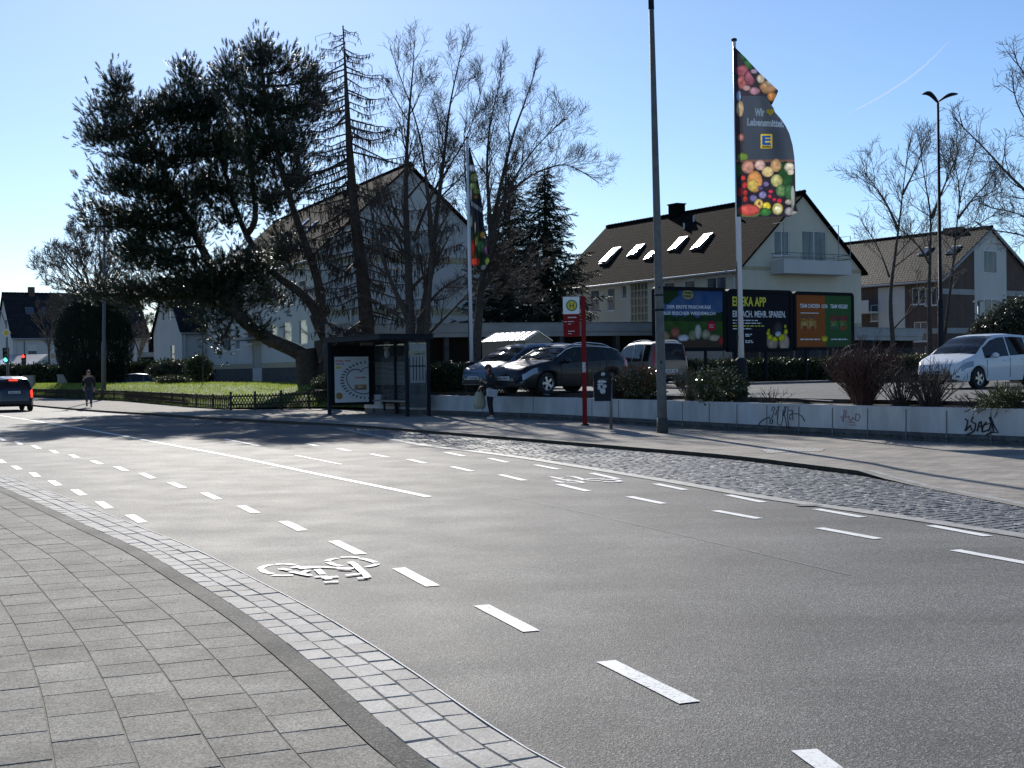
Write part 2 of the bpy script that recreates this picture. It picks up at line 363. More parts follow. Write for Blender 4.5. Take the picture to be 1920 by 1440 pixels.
M['leaf_litter'] = leafmat('dry leaf litter', (.10, .05, .02), (.3, .17, .07), .7, .1)
M['leaf_evergreen'] = leafmat('evergreen bush leaves', (.035, .045, .03), (.10, .10, .065), .35, .2)
M['skin'] = mat('skin', (.45, .27, .20), .5)
M['cloth_black'] = mat('black cloth', (.012, .012, .014), .85)
M['cloth_navy'] = mat('dark jacket cloth', (.016, .018, .022), .8)
M['denim'] = mat('blue denim', (.035, .05, .085), .85, var=.2, scale=12)
M['hair_red'] = mat('auburn hair', (.075, .03, .016), .6)
M['hair_grey'] = mat('grey hair', (.16, .14, .13), .7)
M['shoe_white'] = mat('white trainers', (.7, .7, .7), .5)
M['bag_grey'] = mat('grey handbag', (.40, .40, .42), .5)
M['bag_yellow'] = mat('pale carrier bag', (.36, .35, .24), .4, var=.1)
M['shed'] = mat('beige shed panels', (.27, .24, .18), .75, var=.08)
M['shed_roof'] = mat('shed roof sheet', (.5, .5, .5), .22, metal=.6)
M['cabinet'] = mat('grey cabinet', (.30, .30, .28), .6, var=.1)
M['shelter_glass'] = glassmat('shelter glass', (.62, .70, .72), .80)
M['graf_black'] = mat('black spray paint', (.02, .02, .022), .7)
M['graf_red'] = mat('red spray paint', (.28, .07, .05), .7)
M['joint'] = mat('panel joint', (.16, .16, .165), .9)
M['yellow'] = mat('sign yellow', (.75, .52, .02), .5)
M['green_sign'] = mat('sign green', (.02, .16, .06), .5)
M['blue_sign'] = mat('logo blue', (.01, .10, .42), .5)
M['text_white'] = mat('white lettering', (.78, .80, .82), .5)
M['text_yellow'] = mat('yellow lettering', (.72, .66, .03), .5)
M['text_red'] = mat('red lettering', (.5, .02, .03), .5)
M['text_dark'] = mat('dark lettering', (.03, .035, .06), .5)
M['print'] = vcolmat('printed sheet', .6, spec=.08)
M['flag'] = vcolmat('printed flag cloth', .7, .38, .2)
# ------------------------------------------------------------------ ground, road, pavements
Z_NEAR, Z_PAVE, Z_LOT = 0.045, 0.085, 0.84
def resample(pts, n):
    pts = [V(p) for p in pts]; d = [0]
    for a, b in zip(pts, pts[1:]): d.append(d[-1] + (b - a).length)
    out = []; k = 0
    for i in range(n):
        t = d[-1] * i / (n - 1)
        while k < len(d) - 2 and d[k + 1] < t: k += 1
        out.append(pts[k].lerp(pts[k + 1], (t - d[k]) / max(1e-9, d[k + 1] - d[k])))
    return out
def smooth(pts, it=2):
    pts = [V(p) for p in pts]
    for _ in range(it):
        q = [pts[0]]
        for a, b in zip(pts, pts[1:]): q += [a.lerp(b, .25), a.lerp(b, .75)]
        q.append(pts[-1]); pts = q
    return pts
def offset(pts, d):
    out = []
    for i, p in enumerate(pts):
        t = (pts[min(i + 1, len(pts) - 1)] - pts[max(i - 1, 0)]); t.z = 0; t.normalize()
        out.append(p + V((-t.y, t.x, 0)) * d)
    return out
def strip(mb, A, B, uvw=None):
    s = 0
    for i in range(len(A) - 1):
        ds = ((A[i + 1] - A[i]).length + (B[i + 1] - B[i]).length) / 2
        w0 = uvw if uvw else (B[i] - A[i]).length; w1 = uvw if uvw else (B[i + 1] - A[i + 1]).length
        mb.add([A[i], A[i + 1], B[i + 1], B[i]], [(0, 1, 2, 3)], [[(s, 0), (s + ds, 0), (s + ds, w1), (s, w0)]])
        s += ds
# ground sheet out to the horizon
mb = MB(); mb.quad((-6000, -200, -.30), (6000, -200, -.30), (6000, 9000, -.30), (-6000, 9000, -.30)); struct(mb.build('ground', M['ground']))
# road sheet
mb = MB(); mb.quad((-140, -14, 0), (60, -14, 0), (60, 150, 0), (-140, 150, 0))
road = struct(mb.build('road', M['asphalt']))
# near pavement: kerb setts, asphalt band, slabs
ko = [G(x, y, Z_NEAR) for x, y in [(-60, 868), (0, 888), (85, 918), (171, 952), (258, 987), (354, 1023), (471, 1083), (560, 1129), (640, 1174), (760, 1250), (880, 1335), (960, 1389), (1050, 1440)]]
t = (ko[0] - ko[1]).normalized(); pre = []
p = ko[0]; a = math.atan2(t.y, t.x)
for i in range(16):
    a += R(1.2); p = p + V((math.cos(a), math.sin(a), 0)) * 4; pre.append(p)
t2 = (ko[-1] - ko[-2]).normalized()
post = [ko[-1] + t2 * 2 + V((.15, 0, 0)), ko[-1] + t2 * 6 + V((.9, 0, 0)), ko[-1] + t2 * 11 + V((2.2, 0, 0))]
ko = smooth(list(reversed(pre)) + ko + post, 2)
ko = resample(ko, 260)
ki = offset(ko, -0.435)
kb = offset(ko, -0.575)
ks = offset(ko, -2.15)
def block(mb, a, b, c, d, h, bev=.006, tilt=.0015):
    """a stone with foot a b c d, chamfered upper edge and a slightly uneven top"""
    m = (a + b + c + d) / 4; g = .985; vs = [m + (q - m) * g for q in (a, b, c, d)]; L = max((a - c).length, .05); k = 1 - 2.2 * bev / L
    t1 = [q + V((0, 0, h - bev)) for q in vs]; t2 = [m + (q - m) * k + V((0, 0, h + rnd.gauss(0, tilt))) for q in vs]
    mb.add(vs + t1 + t2, [(i, (i + 1) % 4, 4 + (i + 1) % 4, 4 + i) for i in range(4)] + [(4 + i, 4 + (i + 1) % 4, 8 + (i + 1) % 4, 8 + i) for i in range(4)] + [(8, 9, 10, 11)])
def arc(pts):
    d = [0]
    for a, b in zip(pts, pts[1:]): d.append(d[-1] + (b - a).length)
    def at(s):
        s = max(0, min(d[-1] - 1e-6, s)); lo, hi = 0, len(d) - 1
        while hi - lo > 1:
            m = (lo + hi) // 2
            if d[m] <= s: lo = m
            else: hi = m
        t = (pts[lo + 1] - pts[lo]); return pts[lo] + t * ((s - d[lo]) / t.length), V((-t.y, t.x, 0)).normalized()
    return at, d[-1]
KO, LKO = arc(ko)
def on_strip(s, w): p, n = KO(s); return p - n * w
mb = MB(); strip(mb, [p + V((0, 0, -.006)) for p in offset(ko, -.004)], [p + V((0, 0, -.006)) for p in ki]); strip(mb, [p + V((0, 0, -.06)) for p in ko], [p + V((0, 0, -.006)) for p in offset(ko, -.004)]); struct(mb.build('kerb_bed', M['joint_sand']))
mb = MB(); w_ = .145
for r in range(3):
    s = rnd.random() * .2 + 28
    while s < LKO - .3:
        l = rnd.choice((.24, .25, .26)); e0, e1 = s + .003, s + l - .003
        q = [on_strip(e0, r * w_ + .004), on_strip(e1, r * w_ + .004), on_strip(e1, (r + 1) * w_ - .004), on_strip(e0, (r + 1) * w_ - .004)]
        block(mb, *[p + V((0, 0, -.05)) for p in q], .05 + rnd.gauss(0, .0012)); s += l
struct(mb.build('kerb_setts', M['setts_geo']))
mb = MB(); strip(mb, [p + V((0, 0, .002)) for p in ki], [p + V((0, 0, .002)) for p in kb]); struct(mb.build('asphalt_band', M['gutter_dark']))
mb = MB(); strip(mb, [p + V((0, 0, -.004)) for p in kb], [p + V((0, 0, -.004)) for p in ks], 1.55); struct(mb.build('pavement_bed', M['joint_sand']))
mb = MB(); w_ = .315
for r in range(5):
    s = rnd.random() * .4 + 28
    while s < LKO - .5:
        l = rnd.choice((.44, .46, .47, .31)); e0, e1 = s + .004, s + l - .004; a_, b_ = .577 + r * w_ + .002, .577 + (r + 1) * w_ - .002
        e0 -= .0015; e1 += .0015; q = [on_strip(e0, a_), on_strip(e1, a_), on_strip(e1, b_), on_strip(e0, b_)]
        block(mb, *[p + V((0, 0, -.05)) for p in q], .05 + rnd.gauss(0, .0005), .0018, .0006); s += l
struct(mb.build('near_pavement', M['slabs_geo']))
mb = MB(); strip(mb, [p + V((0, 0, .01)) for p in ks], [p + V((0, 0, .02)) for p in offset(ks, -9)]); struct(mb.build('verge', M['lawn']))
# white strip along the outer stone edge paints its sunlit highlight
mb = MB(); strip(mb, [p + V((0, 0, .0)) for p in offset(ko, .012)], [p + V((0, 0, .003)) for p in offset(ko, .0)]); strip(mb, [p + V((0, 0, -.05)) for p in offset(ko, .014)], [p + V((0, 0, .0)) for p in offset(ko, .012)]); struct(mb.build('kerb_edge_highlight', M['paint']))
# far kerb
kt_px = [(-160, 738), (0, 753), (63, 758.5), (185, 769), (317, 776), (380, 781), (475, 786), (602, 792), (686, 797), (750, 802), (927, 816), (1104, 830), (1200, 838), (1312, 846.5), (1400, 854.5), (1470, 862.5), (1535, 871), (1600, 878), (1635, 883)]
kt = [G(x, y, Z_PAVE) for x, y in kt_px]
klow = [G(x, y, .02) for x, y in [(1690, 902), (1750, 913), (1806, 924), (1920, 946), (2100, 984), (2400, 1060)]]
klow += [klow[-1] + (klow[-1] - klow[-2]).normalized() * s for s in (6, 14)]
t = (kt[0] - kt[1]).normalized()
KT = [kt[0] + t * 40 + V((-14, 0, 0)), kt[0] + t * 16 + V((-2, 0, 0))] + kt + klow
KT = resample(smooth(KT, 2), 220)
wall_px = [(812, 780), (1000, 787), (1160, 796.5), (1280, 804), (1385, 810.5), (1500, 817.5), (1620, 823.5), (1775, 832), (1915, 838.5), (2100, 848)]
wall_b = [G(x, y, 0.06) for x, y in wall_px]
wall_b += [wall_b[-1] + (wall_b[-1] - wall_b[-2]).normalized() * s for s in (6, 14, 21)]
fence_px = [(-160, 738), (0, 742.5), (63, 745.5), (150, 748.5), (232, 752), (356, 763), (433, 768), (520, 766)]
fence_b = [G(x, y, Z_PAVE) for x, y in fence_px]
t = (fence_b[0] - fence_b[1]).normalized()
BACK = [fence_b[0] + t * 60 + V((-10, 6, 0)), fence_b[0] + t * 18] + fence_b + [V((-7.9, 54.5, .12)), V((-5.6, 50.6, .12))] + wall_b
BACK = resample([V((p.x, p.y, 0)) for p in BACK], 220)
def kz(p): return p.z
mb = MB()
kin = [p + V((0, 0, 0)) for p in offset(KT, -0.14)]
KT2 = []
for p in kin: KT2.append(p)
# pavement surface: rows from kerb to wall foot
rows = 6
for i in range(len(KT) - 1):
    # nearest parameter on BACK by arclength ratio
    for r in range(rows):
        f0, f1 = r / rows, (r + 1) / rows
        def pt(j, f):
            a, b = kin[j], BACK[j]
            q = a.lerp(V((b.x, b.y, Z_PAVE)), f); q.z = a.z + (Z_PAVE - a.z) * min(1, f * 2.2); return q
        mb.add([pt(i, f0), pt(i + 1, f0), pt(i + 1, f1), pt(i, f1)], [(0, 1, 2, 3)])
far = mb.build('far_pavement', M['far_slabs'], smooth=True); struct(far)
# UVs of the far pavement: world metres turned along the street
uv = far.data.uv_layers.new(name='UVMap'); a = R(-59.3); ca, sa = math.cos(a), math.sin(a)
for lp in far.data.loops:
    q = far.data.vertices[lp.vertex_index].co; uv.data[lp.index].uv = (q.x * ca + q.y * sa, -q.x * sa + q.y * ca)
mb = MB()
top0 = KT; bot = [V((p.x, p.y, -.02)) for p in offset(KT, .02)]
strip(mb, bot, top0); struct(mb.build('far_kerb', M['kerb']))
mb = MB(); strip(mb, [p + V((0, 0, .001)) for p in KT], [p + V((0, 0, .001)) for p in kin]); struct(mb.build('far_kerb_top', M['kerb_top']))
i1 = min(range(len(KT)), key=lambda i: (KT[i] - G(1640, 885, .05)).length)
mb = MB(); strip(mb, [p + V((0, 0, .006)) for p in offset(KT, .09)[i1:]], [p + V((0, 0, .004)) for p in offset(KT, -.02)[i1:]]); struct(mb.build('dropped_kerb', M['concrete_strip']))
# bus bay of cobbles and its concrete strip
bay_px = [(640, 803), (720, 818), (800, 835), (900, 846), (1000, 859), (1100, 875), (1200, 891), (1300, 907), (1400, 925), (1500, 940), (1590, 952), (1725, 971), (1920, 1001), (2100, 1030), (2400, 1085)]
bay = [G(x, y, .004) for x, y in bay_px]; bay = resample(smooth(bay + [bay[-1] + (bay[-1] - bay[-2]).normalized() * 14], 2), 160)
kin2 = [V((p.x, p.y, .004)) for p in offset(KT, -.05)]
def nearest_idx(p, L): return min(range(len(L)), key=lambda i: (L[i].x - p.x) ** 2 + (L[i].y - p.y) ** 2)
i0 = nearest_idx(G(628, 794, 0), kin2)
seg = resample(kin2[i0:], 160)
mb = MB()
for i in range(159):
    a, b, c, d = bay[i], bay[i + 1], seg[i + 1], seg[i]
    ca, sa = math.cos(R(30.7)), math.sin(R(30.7))
    mb.add([a, b, c, d], [(0, 1, 2, 3)], [[(q.x * ca + q.y * sa, -q.x * sa + q.y * ca) for q in (a, b, c, d)]])
struct(mb.build('bay_bed', M['joint_dark']))
poly = [(p.x, p.y) for p in bay] + [(p.x, p.y) for p in reversed(seg)]
def inside(x, y):
    c = False; j = len(poly) - 1
    for i in range(len(poly)):
        if (poly[i][1] > y) != (poly[j][1] > y) and x < (poly[j][0] - poly[i][0]) * (y - poly[i][1]) / (poly[j][1] - poly[i][1]) + poly[i][0]: c = not c
        j = i
    return c
mb = MB(); ux, uy = V((.86, .51, 0)), V((-.51, .86, 0)); lw, lh = .165, .135
x0_, x1_ = min(p[0] for p in poly), max(p[0] for p in poly); cx_, cy_ = 4.0, 22.0
for iv in range(-210, 200):
    off = rnd.uniform(0, lw)
    for iu in range(-40, 60):
        c = V((cx_, cy_, 0)) + ux * (iu * lw + off) + uy * (iv * lh + .02 * math.sin(iu * .5))
        if not (x0_ < c.x < x1_ and c.y > -2 and c.y < 50) or not inside(c.x, c.y): continue
        a_, b_ = lw * rnd.uniform(.42, .475), lh * rnd.uniform(.40, .46)
        q = [c - ux * a_ - uy * b_, c + ux * a_ - uy * b_, c + ux * a_ + uy * b_, c - ux * a_ + uy * b_]; q = [p + V((rnd.gauss(0, .006), rnd.gauss(0, .006), -.02)) for p in q]
        block(mb, *q, .034 + rnd.gauss(0, .0014), .010, .0019)
struct(mb.build('bus_bay', M['cobble_geo'], smooth=False))
mb = MB(); bo = offset(bay, -.22)
strip(mb, [p + V((0, 0, .005)) for p in bo], [p + V((0, 0, .008)) for p in bay]); struct(mb.build('concrete_gutter', M['concrete_strip']))
# ---- painted markings: children of the road
def dash(p0, p1, w=.12, m='paint', name='lane_dash', z=.006):
    d = (p1 - p0); d.z = 0; d.normalize(); n = V((-d.y, d.x, 0)) * w / 2; up = V((0, 0, z))
    mb = MB(); k = 4
    L, Rr = [], []
    for i in range(k + 1):
        q = p0.lerp(p1, i / k) + up
        L.append(q + n * rnd.uniform(.95, 1.03)); Rr.append(q - n * rnd.uniform(.95, 1.03))
    for i in range(k): mb.quad(L[i], Rr[i], Rr[i + 1], L[i + 1])
    mb.build(name, M[m], road)
def dashpx(x0, y0, x1, y1, w=.115):
    w0 = w * (y0 - 690) / CAMH; w1 = w * (y1 - 690) / CAMH
    dash(G(x0 + w0 / 2, y0), G(x1 - w1 / 2, y1), w)
LA = [(1483, 1408, 1640, 1484), (1117, 1241, 1315, 1319), (887, 1136, 1014, 1185), (734, 1066, 826, 1100), (614, 1015, 689, 1040), (521, 978, 578, 995.5), (443, 949, 489, 962.5), (374, 924.5, 418, 937), (312, 905, 352, 915.5), (258, 887.5, 294, 897.5), (211, 875, 243, 883.5), (167, 864, 196, 871), (127, 852.5, 152, 859.5), (91, 844.5, 113, 850.5), (57, 835.5, 79, 842), (25, 828, 45, 834), (-6, 821, 14, 827)]
LB = [(233, 966, 278, 980.5), (177, 941, 214, 954), (131, 918.5, 165, 929.5), (88, 901.5, 118, 911), (53, 886.5, 78, 895), (19, 874, 44, 881), (-8, 862, 14, 869)]
LE = [(1993, 1066, 2160, 1094), (1778, 1032, 1945, 1058), (1525, 990.5, 1658, 1011), (1331, 958, 1433, 973), (1171, 931.5, 1253, 945), (1040, 908.5, 1111, 921.5), (931, 890.5, 991, 901.5), (841, 875.5, 892, 884), (760, 861.5, 804, 869), (690, 851.5, 732, 857.5), (628, 841, 662, 846.5), (570, 832, 600, 836.5)]
LF = [(1950, 1016, 2100, 1040), (1734, 986, 1864, 1006), (1521, 955, 1628, 970.5), (1356, 928.5, 1441, 942.5), (1221, 907.5, 1293, 919), (1102, 887.5, 1166, 898.5), (998, 872, 1054, 880.5), (911, 859.5, 958, 867.5), (830, 848.5, 876, 855.5)]
for L_ in (LA, LB, LE, LF):
    for q in L_: dashpx(*q)
def line_px(px, w, m, name, z=.005):
    pts = resample(smooth([G(x, y) for x, y in px], 2), 40); mb = MB(); up = V((0, 0, z))
    strip(mb, [p + up for p in offset(pts, w / 2)], [p + up for p in offset(pts, -w / 2)]); mb.build(name, M[m], road)
line_px([(804, 932), (700, 910), (600, 890.5), (500, 869), (418, 852), (300, 831), (230, 817), (127, 799.5), (0, 779), (-60, 771)], .12, 'paint', 'centre_line')
line_px([(554, 854), (640, 871)], .06, 'paint', 'lane_line')
line_px([(420, 823), (486, 836)], .10, 'paint', 'lane_line')
line_px([(885, 919.5), (980, 938), (1072, 956), (1237, 994), (1400, 1032), (1595, 1079)], .022, 'seam', 'seam_line', .003)
# bicycle symbols
def tri_strokes(strokes, k, ox, oy, w, name, m='paint'):
    mb = MB()
    for si, st in enumerate(strokes):
        pts = [G(ox + x * k, oy + y * k) + V((0, 0, .005 + .0005 * si)) for x, y in st]
        if len(pts) > 2: pts = resample(smooth(pts, 2), 8)
        strip(mb, offset(pts, w / 2), offset(pts, -w / 2))
    mb.build(name, M[m], road)
s1 = [[(300, 292), (190, 310), (130, 345), (135, 350)], [(145, 358), (190, 395), (300, 420)], [(340, 290), (480, 282), (610, 296)], [(300, 440), (420, 446), (590, 440)],
      [(1200, 205), (1100, 222), (1060, 245)], [(1070, 258), (1130, 290), (1260, 318)], [(1240, 195), (1380, 188), (1500, 200)], [(1520, 210), (1640, 235), (1730, 268)], [(1750, 285), (1700, 312), (1600, 330)],
      [(560, 342), (660, 332), (830, 326), (1010, 330)], [(620, 318), (700, 345), (740, 360)], [(700, 350), (830, 345), (1000, 332), (1200, 345), (1440, 350)], [(800, 375), (740, 405), (680, 425)], [(410, 355), (540, 380)], [(560, 397), (680, 425), (830, 455)],
      [(920, 365), (960, 400), (1000, 440)], [(890, 475), (990, 465), (1040, 470)], [(1000, 465), (1060, 490), (1080, 510)], [(1010, 500), (1090, 480), (1210, 470)], [(1020, 550), (1110, 542), (1210, 543)],
      [(1380, 268), (1440, 300), (1510, 375), (1570, 420), (1620, 480)], [(1210, 362), (1300, 370), (1400, 372)], [(1320, 458), (1430, 444), (1540, 432)], [(1480, 498), (1560, 494), (1630, 486)]]
tri_strokes(s1, 260 / 1920, 470, 1020, .060, 'bicycle_symbol')
s2 = [[(140, 275), (290, 305), (430, 345), (540, 350), (640, 358), (760, 375), (820, 400)], [(460, 266), (580, 264), (700, 290), (780, 318), (860, 345)], [(160, 350), (260, 348)], [(220, 362), (330, 388), (430, 400)], [(480, 410), (600, 412), (720, 415)], [(770, 408), (870, 403)],
      [(300, 298), (420, 295)], [(440, 335), (560, 340)], [(470, 370), (540, 372)], [(860, 345), (960, 325), (1130, 318), (1290, 320)], [(910, 355), (1040, 358), (1200, 366)], [(1200, 345), (1340, 352)], [(1350, 335), (1450, 345), (1560, 360), (1630, 378)], [(1630, 380), (1540, 392), (1400, 394), (1260, 385)]]
tri_strokes(s2, 170 / 1920, 1020, 870, .075, 'bicycle_symbol')
# leaf litter swept against the far kerb
def litter(n, f, m, name, size=.05, parent=None):
    vs = []; ts = []
    for i in range(n):
        p = f(); a = rnd.uniform(0, 6.3); s = size * rnd.uniform(.5, 1.3); h = rnd.uniform(.0, .03)
        u = V((math.cos(a), math.sin(a), rnd.uniform(-.5, .5))) * s; w = V((-math.sin(a), math.cos(a), rnd.uniform(-.5, .5))) * s * .6
        q = p + V((0, 0, h + .012)); o = len(vs); vs += [q - u, q - w, q + u, q + w]; ts += [(o, o + 1, o + 2), (o, o + 2, o + 3)]
    return npmesh(name, [tuple(v) for v in vs], ts, m, parent)
def lf():
    i = rnd.randrange(92, 156); p = KT[i].lerp(KT[i + 1], rnd.random()); n = offset(KT, .05 + abs(rnd.gauss(0, .16)))[i] if False else None
    t = (KT[i + 1] - KT[i]); t.z = 0; t.normalize(); d = .05 + abs(rnd.gauss(0, .15))
    return V((p.x - t.y * d, p.y + t.x * d, .006))
tag(litter(700, lf, M['leaf_litter'], 'leaf_litter', .035), 'dry brown leaves swept along the far kerb', 'leaf litter', kind='stuff')
# pale patch of small stones in the far pavement and a missing piece of the gutter strip
mb = MB(); q = [G(x, y, Z_PAVE + .006) for x, y in ((1425, 843), (1470, 838), (1548, 841), (1540, 846), (1480, 847), (1440, 850))]
mb.add(q, [tuple(range(6))], [[(p.x, p.y) for p in q]]); struct(mb.build('paving_patch', M['setts']))
mb = MB(); q = [G(x, y, .012) for x, y in ((1487, 946), (1530, 945), (1545, 948.5), (1500, 948.5))]; mb.add(q, [(0, 1, 2, 3)]); mb.build('gutter_gap', M['joint'], road)
# grime and weeds along the wall foot
wpts = resample(wall_b, 300)
def wf():
    i = int(rnd.random() ** .8 * 298); p = wpts[i].lerp(wpts[i + 1], rnd.random()); k = max(0, mnoise.noise(p * .7) + .25); return p + V((-.86, -.51, 0)) * (.03 + abs(rnd.gauss(0, .05 + .16 * k))) + V((0, 0, .065 + rnd.random() * .07 * k))
M['weeds'] = leafmat('weeds', (.03, .035, .015), (.08, .08, .035), .7, .2)
tag(litter(2600, wf, M['weeds'], 'weeds', .03), 'low dark weeds and moss along the foot of the concrete wall', 'weeds', kind='stuff')
def wn():
    i = rnd.randrange(60, 250); p = ks[i].lerp(ks[i + 1], rnd.random()); t = (ks[i + 1] - ks[i]).normalized(); return p + V((-t.y, t.x, 0)) * rnd.uniform(-.02, 1.55) + V((0, 0, 0))
tag(litter(90, wn, M['leaf_litter'], 'leaf_litter', .012), 'tiny crumbs of leaf scattered on the near pavement', 'leaf litter', kind='stuff')
# parking lot, planting bed, lawn
lotf = [V((p.x, p.y, 0)) for p in wall_b]
d0 = (lotf[0] - lotf[1]).normalized()
front = [lotf[0] + d0 * 4.6] + lotf
mb = MB(); f2 = offset(front, .78); b2 = [V((-16, 71, 0)), V((-6, 72, 0))] + [V((2 + 7 * i, 74 + 2.5 * i, 0)) for i in range(len(front) - 2)]
for i in range(len(front) - 1):
    z = Z_LOT; mb.quad(*[V((q.x, q.y, z)) for q in (f2[i], f2[i + 1], b2[i + 1], b2[i])])
lot = struct(mb.build('parking_lot', M['asphalt2']))
mb = MB(); fb = offset(front, .16)
for i in range(len(front) - 1):
    A, B = fb[i], fb[i + 1]; C, D = offset(front, .70)[i + 1], offset(front, .70)[i]; E, F_ = f2[i + 1], f2[i]
    mb.quad(*[V((q.x, q.y, z)) for q, z in ((A, .66), (B, .66), (C, .78), (D, .78))])
    mb.quad(*[V((q.x, q.y, z)) for q, z in ((D, .86), (C, .86), (E, .86), (F_, .86))])
    mb.quad(*[V((q.x, q.y, z)) for q, z in ((D, .70), (C, .70), (C, .86), (D, .86))])
struct(mb.build('planting_bed', M['soil']))
for a, b in (((1700, 747.5), (1800, 744.5)), ((1425, 744), (1560, 752)), ((1030, 741), (985, 733)), ((1500, 733), (1640, 724)), ((1330, 736), (1480, 727))):
    dash(G(*a, Z_LOT), G(*b, Z_LOT), .10, 'paint_worn', 'bay_line')
for o in [o for o in COL.objects if o.name.startswith('bay_line')]: o.parent = lot
# grass mound
mb = MB(); N = 26
lf_px = [(63, 743), (232, 750), (356, 761), (433, 765.5), (520, 764)]
fr = resample([G(x, y, .15) for x, y in lf_px] + [V((-7.2, 54.6, .15)), V((-4.2, 50.2, .15))], N)
bk = resample([V((-46, 118, .9)), V((-30, 92, 1.0)), V((-17, 84, 1.0)), V((-8, 75, .9)), V((-3, 58, .8)), V((-2.6, 49.6, .72))], N)
MOUND = []
K = 14
def mound(i, k):
    f = k / K; q = fr[i].lerp(bk[i], f); q.z = .13 + (bk[i].z - .13) * (1 - (1 - min(1, f * 2.1)) ** 2) + .07 * mnoise.noise(q * .3)
    c = V((-8.6, 59.5, 0)); dd = math.hypot(q.x - c.x, q.y - c.y); q.z += .22 * math.exp(-(dd / 2.6) ** 2); return q
GV = [[mound(i, k) for k in range(K + 1)] for i in range(N)]
for i in range(N - 1):
    for k in range(K): mb.quad(GV[i][k], GV[i + 1][k], GV[i + 1][k + 1], GV[i][k + 1])
struct(mb.build('lawn', M['lawn'], smooth=True))
vs = []; ts = []
for _ in range(48000):
    i = rnd.randrange(0, N - 1); k = int((rnd.random() ** 1.4) * K); u, w = rnd.random(), rnd.random()
    q = GV[i][k].lerp(GV[i + 1][k], u).lerp(GV[i][k + 1].lerp(GV[i + 1][k + 1], u), w)
    a = rnd.uniform(0, 6.3); h = rnd.uniform(.05, .13); o = len(vs); b = .016
    vs += [(q.x + b * math.cos(a), q.y + b * math.sin(a), q.z - .01), (q.x - b * math.cos(a), q.y - b * math.sin(a), q.z - .01), (q.x + rnd.gauss(0, .05), q.y + rnd.gauss(0, .05), q.z + h)]; ts.append((o, o + 1, o + 2))
tag(npmesh('grass', vs, ts, M['grass']), 'short sunlit green grass on the sloping lawn', 'grass', kind='stuff')
def lawn_z(x, y):
    return min(((q.x - x) ** 2 + (q.y - y) ** 2, q.z) for r in GV for q in r)[1]
# ------------------------------------------------------------------ retaining wall with graffiti
wt = thing('retaining_wall', 'long low white painted concrete wall with grey base and graffiti tags beside the pavement', 'wall')
WT = [V((p.x, p.y, 0)) for p in wall_b]
WT = [WT[0] + d0 * 4.6] + WT
mbw, mbg, mbj, mbc = MB(), MB(), MB(), MB()
wb2 = offset(WT, .16)
for i in range(len(WT) - 1):
    A, B, C, D = WT[i], WT[i + 1], wb2[i + 1], wb2[i]
    n = (D - A).normalized() * .018
    mbw.add([A + V((0, 0, .26)), B + V((0, 0, .26)), B + V((0, 0, .76)), A + V((0, 0, .76)), D + V((0, 0, .76)), C + V((0, 0, .76)), C, D], [(0, 1, 2, 3), (3, 2, 5, 4), (4, 5, 6, 7)])
    mbg.add([A + n + V((0, 0, -.1)), B + n + V((0, 0, -.1)), B + n + V((0, 0, .26)), A + n + V((0, 0, .26)), A + V((0, 0, .26)), B + V((0, 0, .26))], [(0, 1, 2, 3), (3, 2, 5, 4)])
wallm = mbw.build('wall_face', M['conc_wall'], wt); mbg.build('wall_base', M['conc_grey'], wt)
WL = resample(WT, 400)
def on_wall(x, y, off=.004):
    d = ray(x, y); best = None
    for i in range(len(WT) - 1):
        A, B = WT[i], WT[i + 1]; e = B - A
        den = d.x * e.y - d.y * e.x
        if abs(den) < 1e-9: continue
        t = (A.x * e.y - A.y * e.x) / den; u = (A.x * d.y - A.y * d.x) / den
        u = (d.x * t - A.x) / e.x
        if -.02 <= u <= 1.02 and t > 0:
            n = V((e.y, -e.x, 0)).normalized(); best = V((d.x * t, d.y * t, CAMH + d.z * t)) + n * (off if n.y < 0 else -off)
    return best
for x, y0, y1 in ((1000, 743, 787), (1110, 747, 791), (1160, 749, 794), (1280, 753, 802), (1330, 755, 804), (1382, 757, 807), (1438, 759, 811), (1498, 761, 814), (1561, 763, 818), (1627, 765, 822), (1699, 766, 824), (1775, 769, 830), (1858, 772, 834), (905, 741, 783)):
    a, b = on_wall(x, y0 + 1), on_wall(x, y1)
    e = V((.008, -.014, 0)); mbj.quad(a - e, a + e, b + e, b - e)
mbj.build('panel_joint', M['joint'], wt)
def graf(strokes, k, ox, oy, w, m):
    mb = MB()
    for st in strokes:
        pts = [on_wall(ox + x * k, oy + y * k, .006) for x, y in st]; pts = [p for p in pts if p]
        mb.tube(pts, w, 4)
    mb.build('graffiti_tag', M[m], wt)
g1 = [[(8, 190), (25, 165), (55, 142), (90, 128), (100, 150), (95, 175), (110, 178), (118, 150)], [(118, 110), (108, 140), (120, 165)], [(108, 80), (120, 48), (135, 60), (120, 100), (140, 110), (150, 70)], [(150, 60), (165, 45), (155, 100), (150, 180), (180, 190), (190, 150), (195, 70)], [(205, 50), (212, 80), (195, 120)], [(218, 45), (200, 100), (215, 150), (222, 215)], [(232, 45), (228, 120), (238, 220)], [(240, 80), (262, 75), (268, 100), (245, 110), (243, 140), (270, 145), (262, 110)], [(262, 105), (300, 102), (335, 120), (358, 160)]]
graf(g1, .25, 1420, 750, .011, 'graf_black')
g2 = [[(628, 122), (645, 165), (652, 75), (668, 80), (660, 130), (640, 128)], [(668, 128), (690, 120), (688, 140), (705, 160), (715, 130), (735, 150), (740, 100)], [(740, 110), (765, 105), (772, 130), (752, 160), (735, 145)], [(680, 165), (735, 170)], [(690, 186), (740, 188)]]
graf(g2, .25, 1420, 750, .008, 'graf_red')
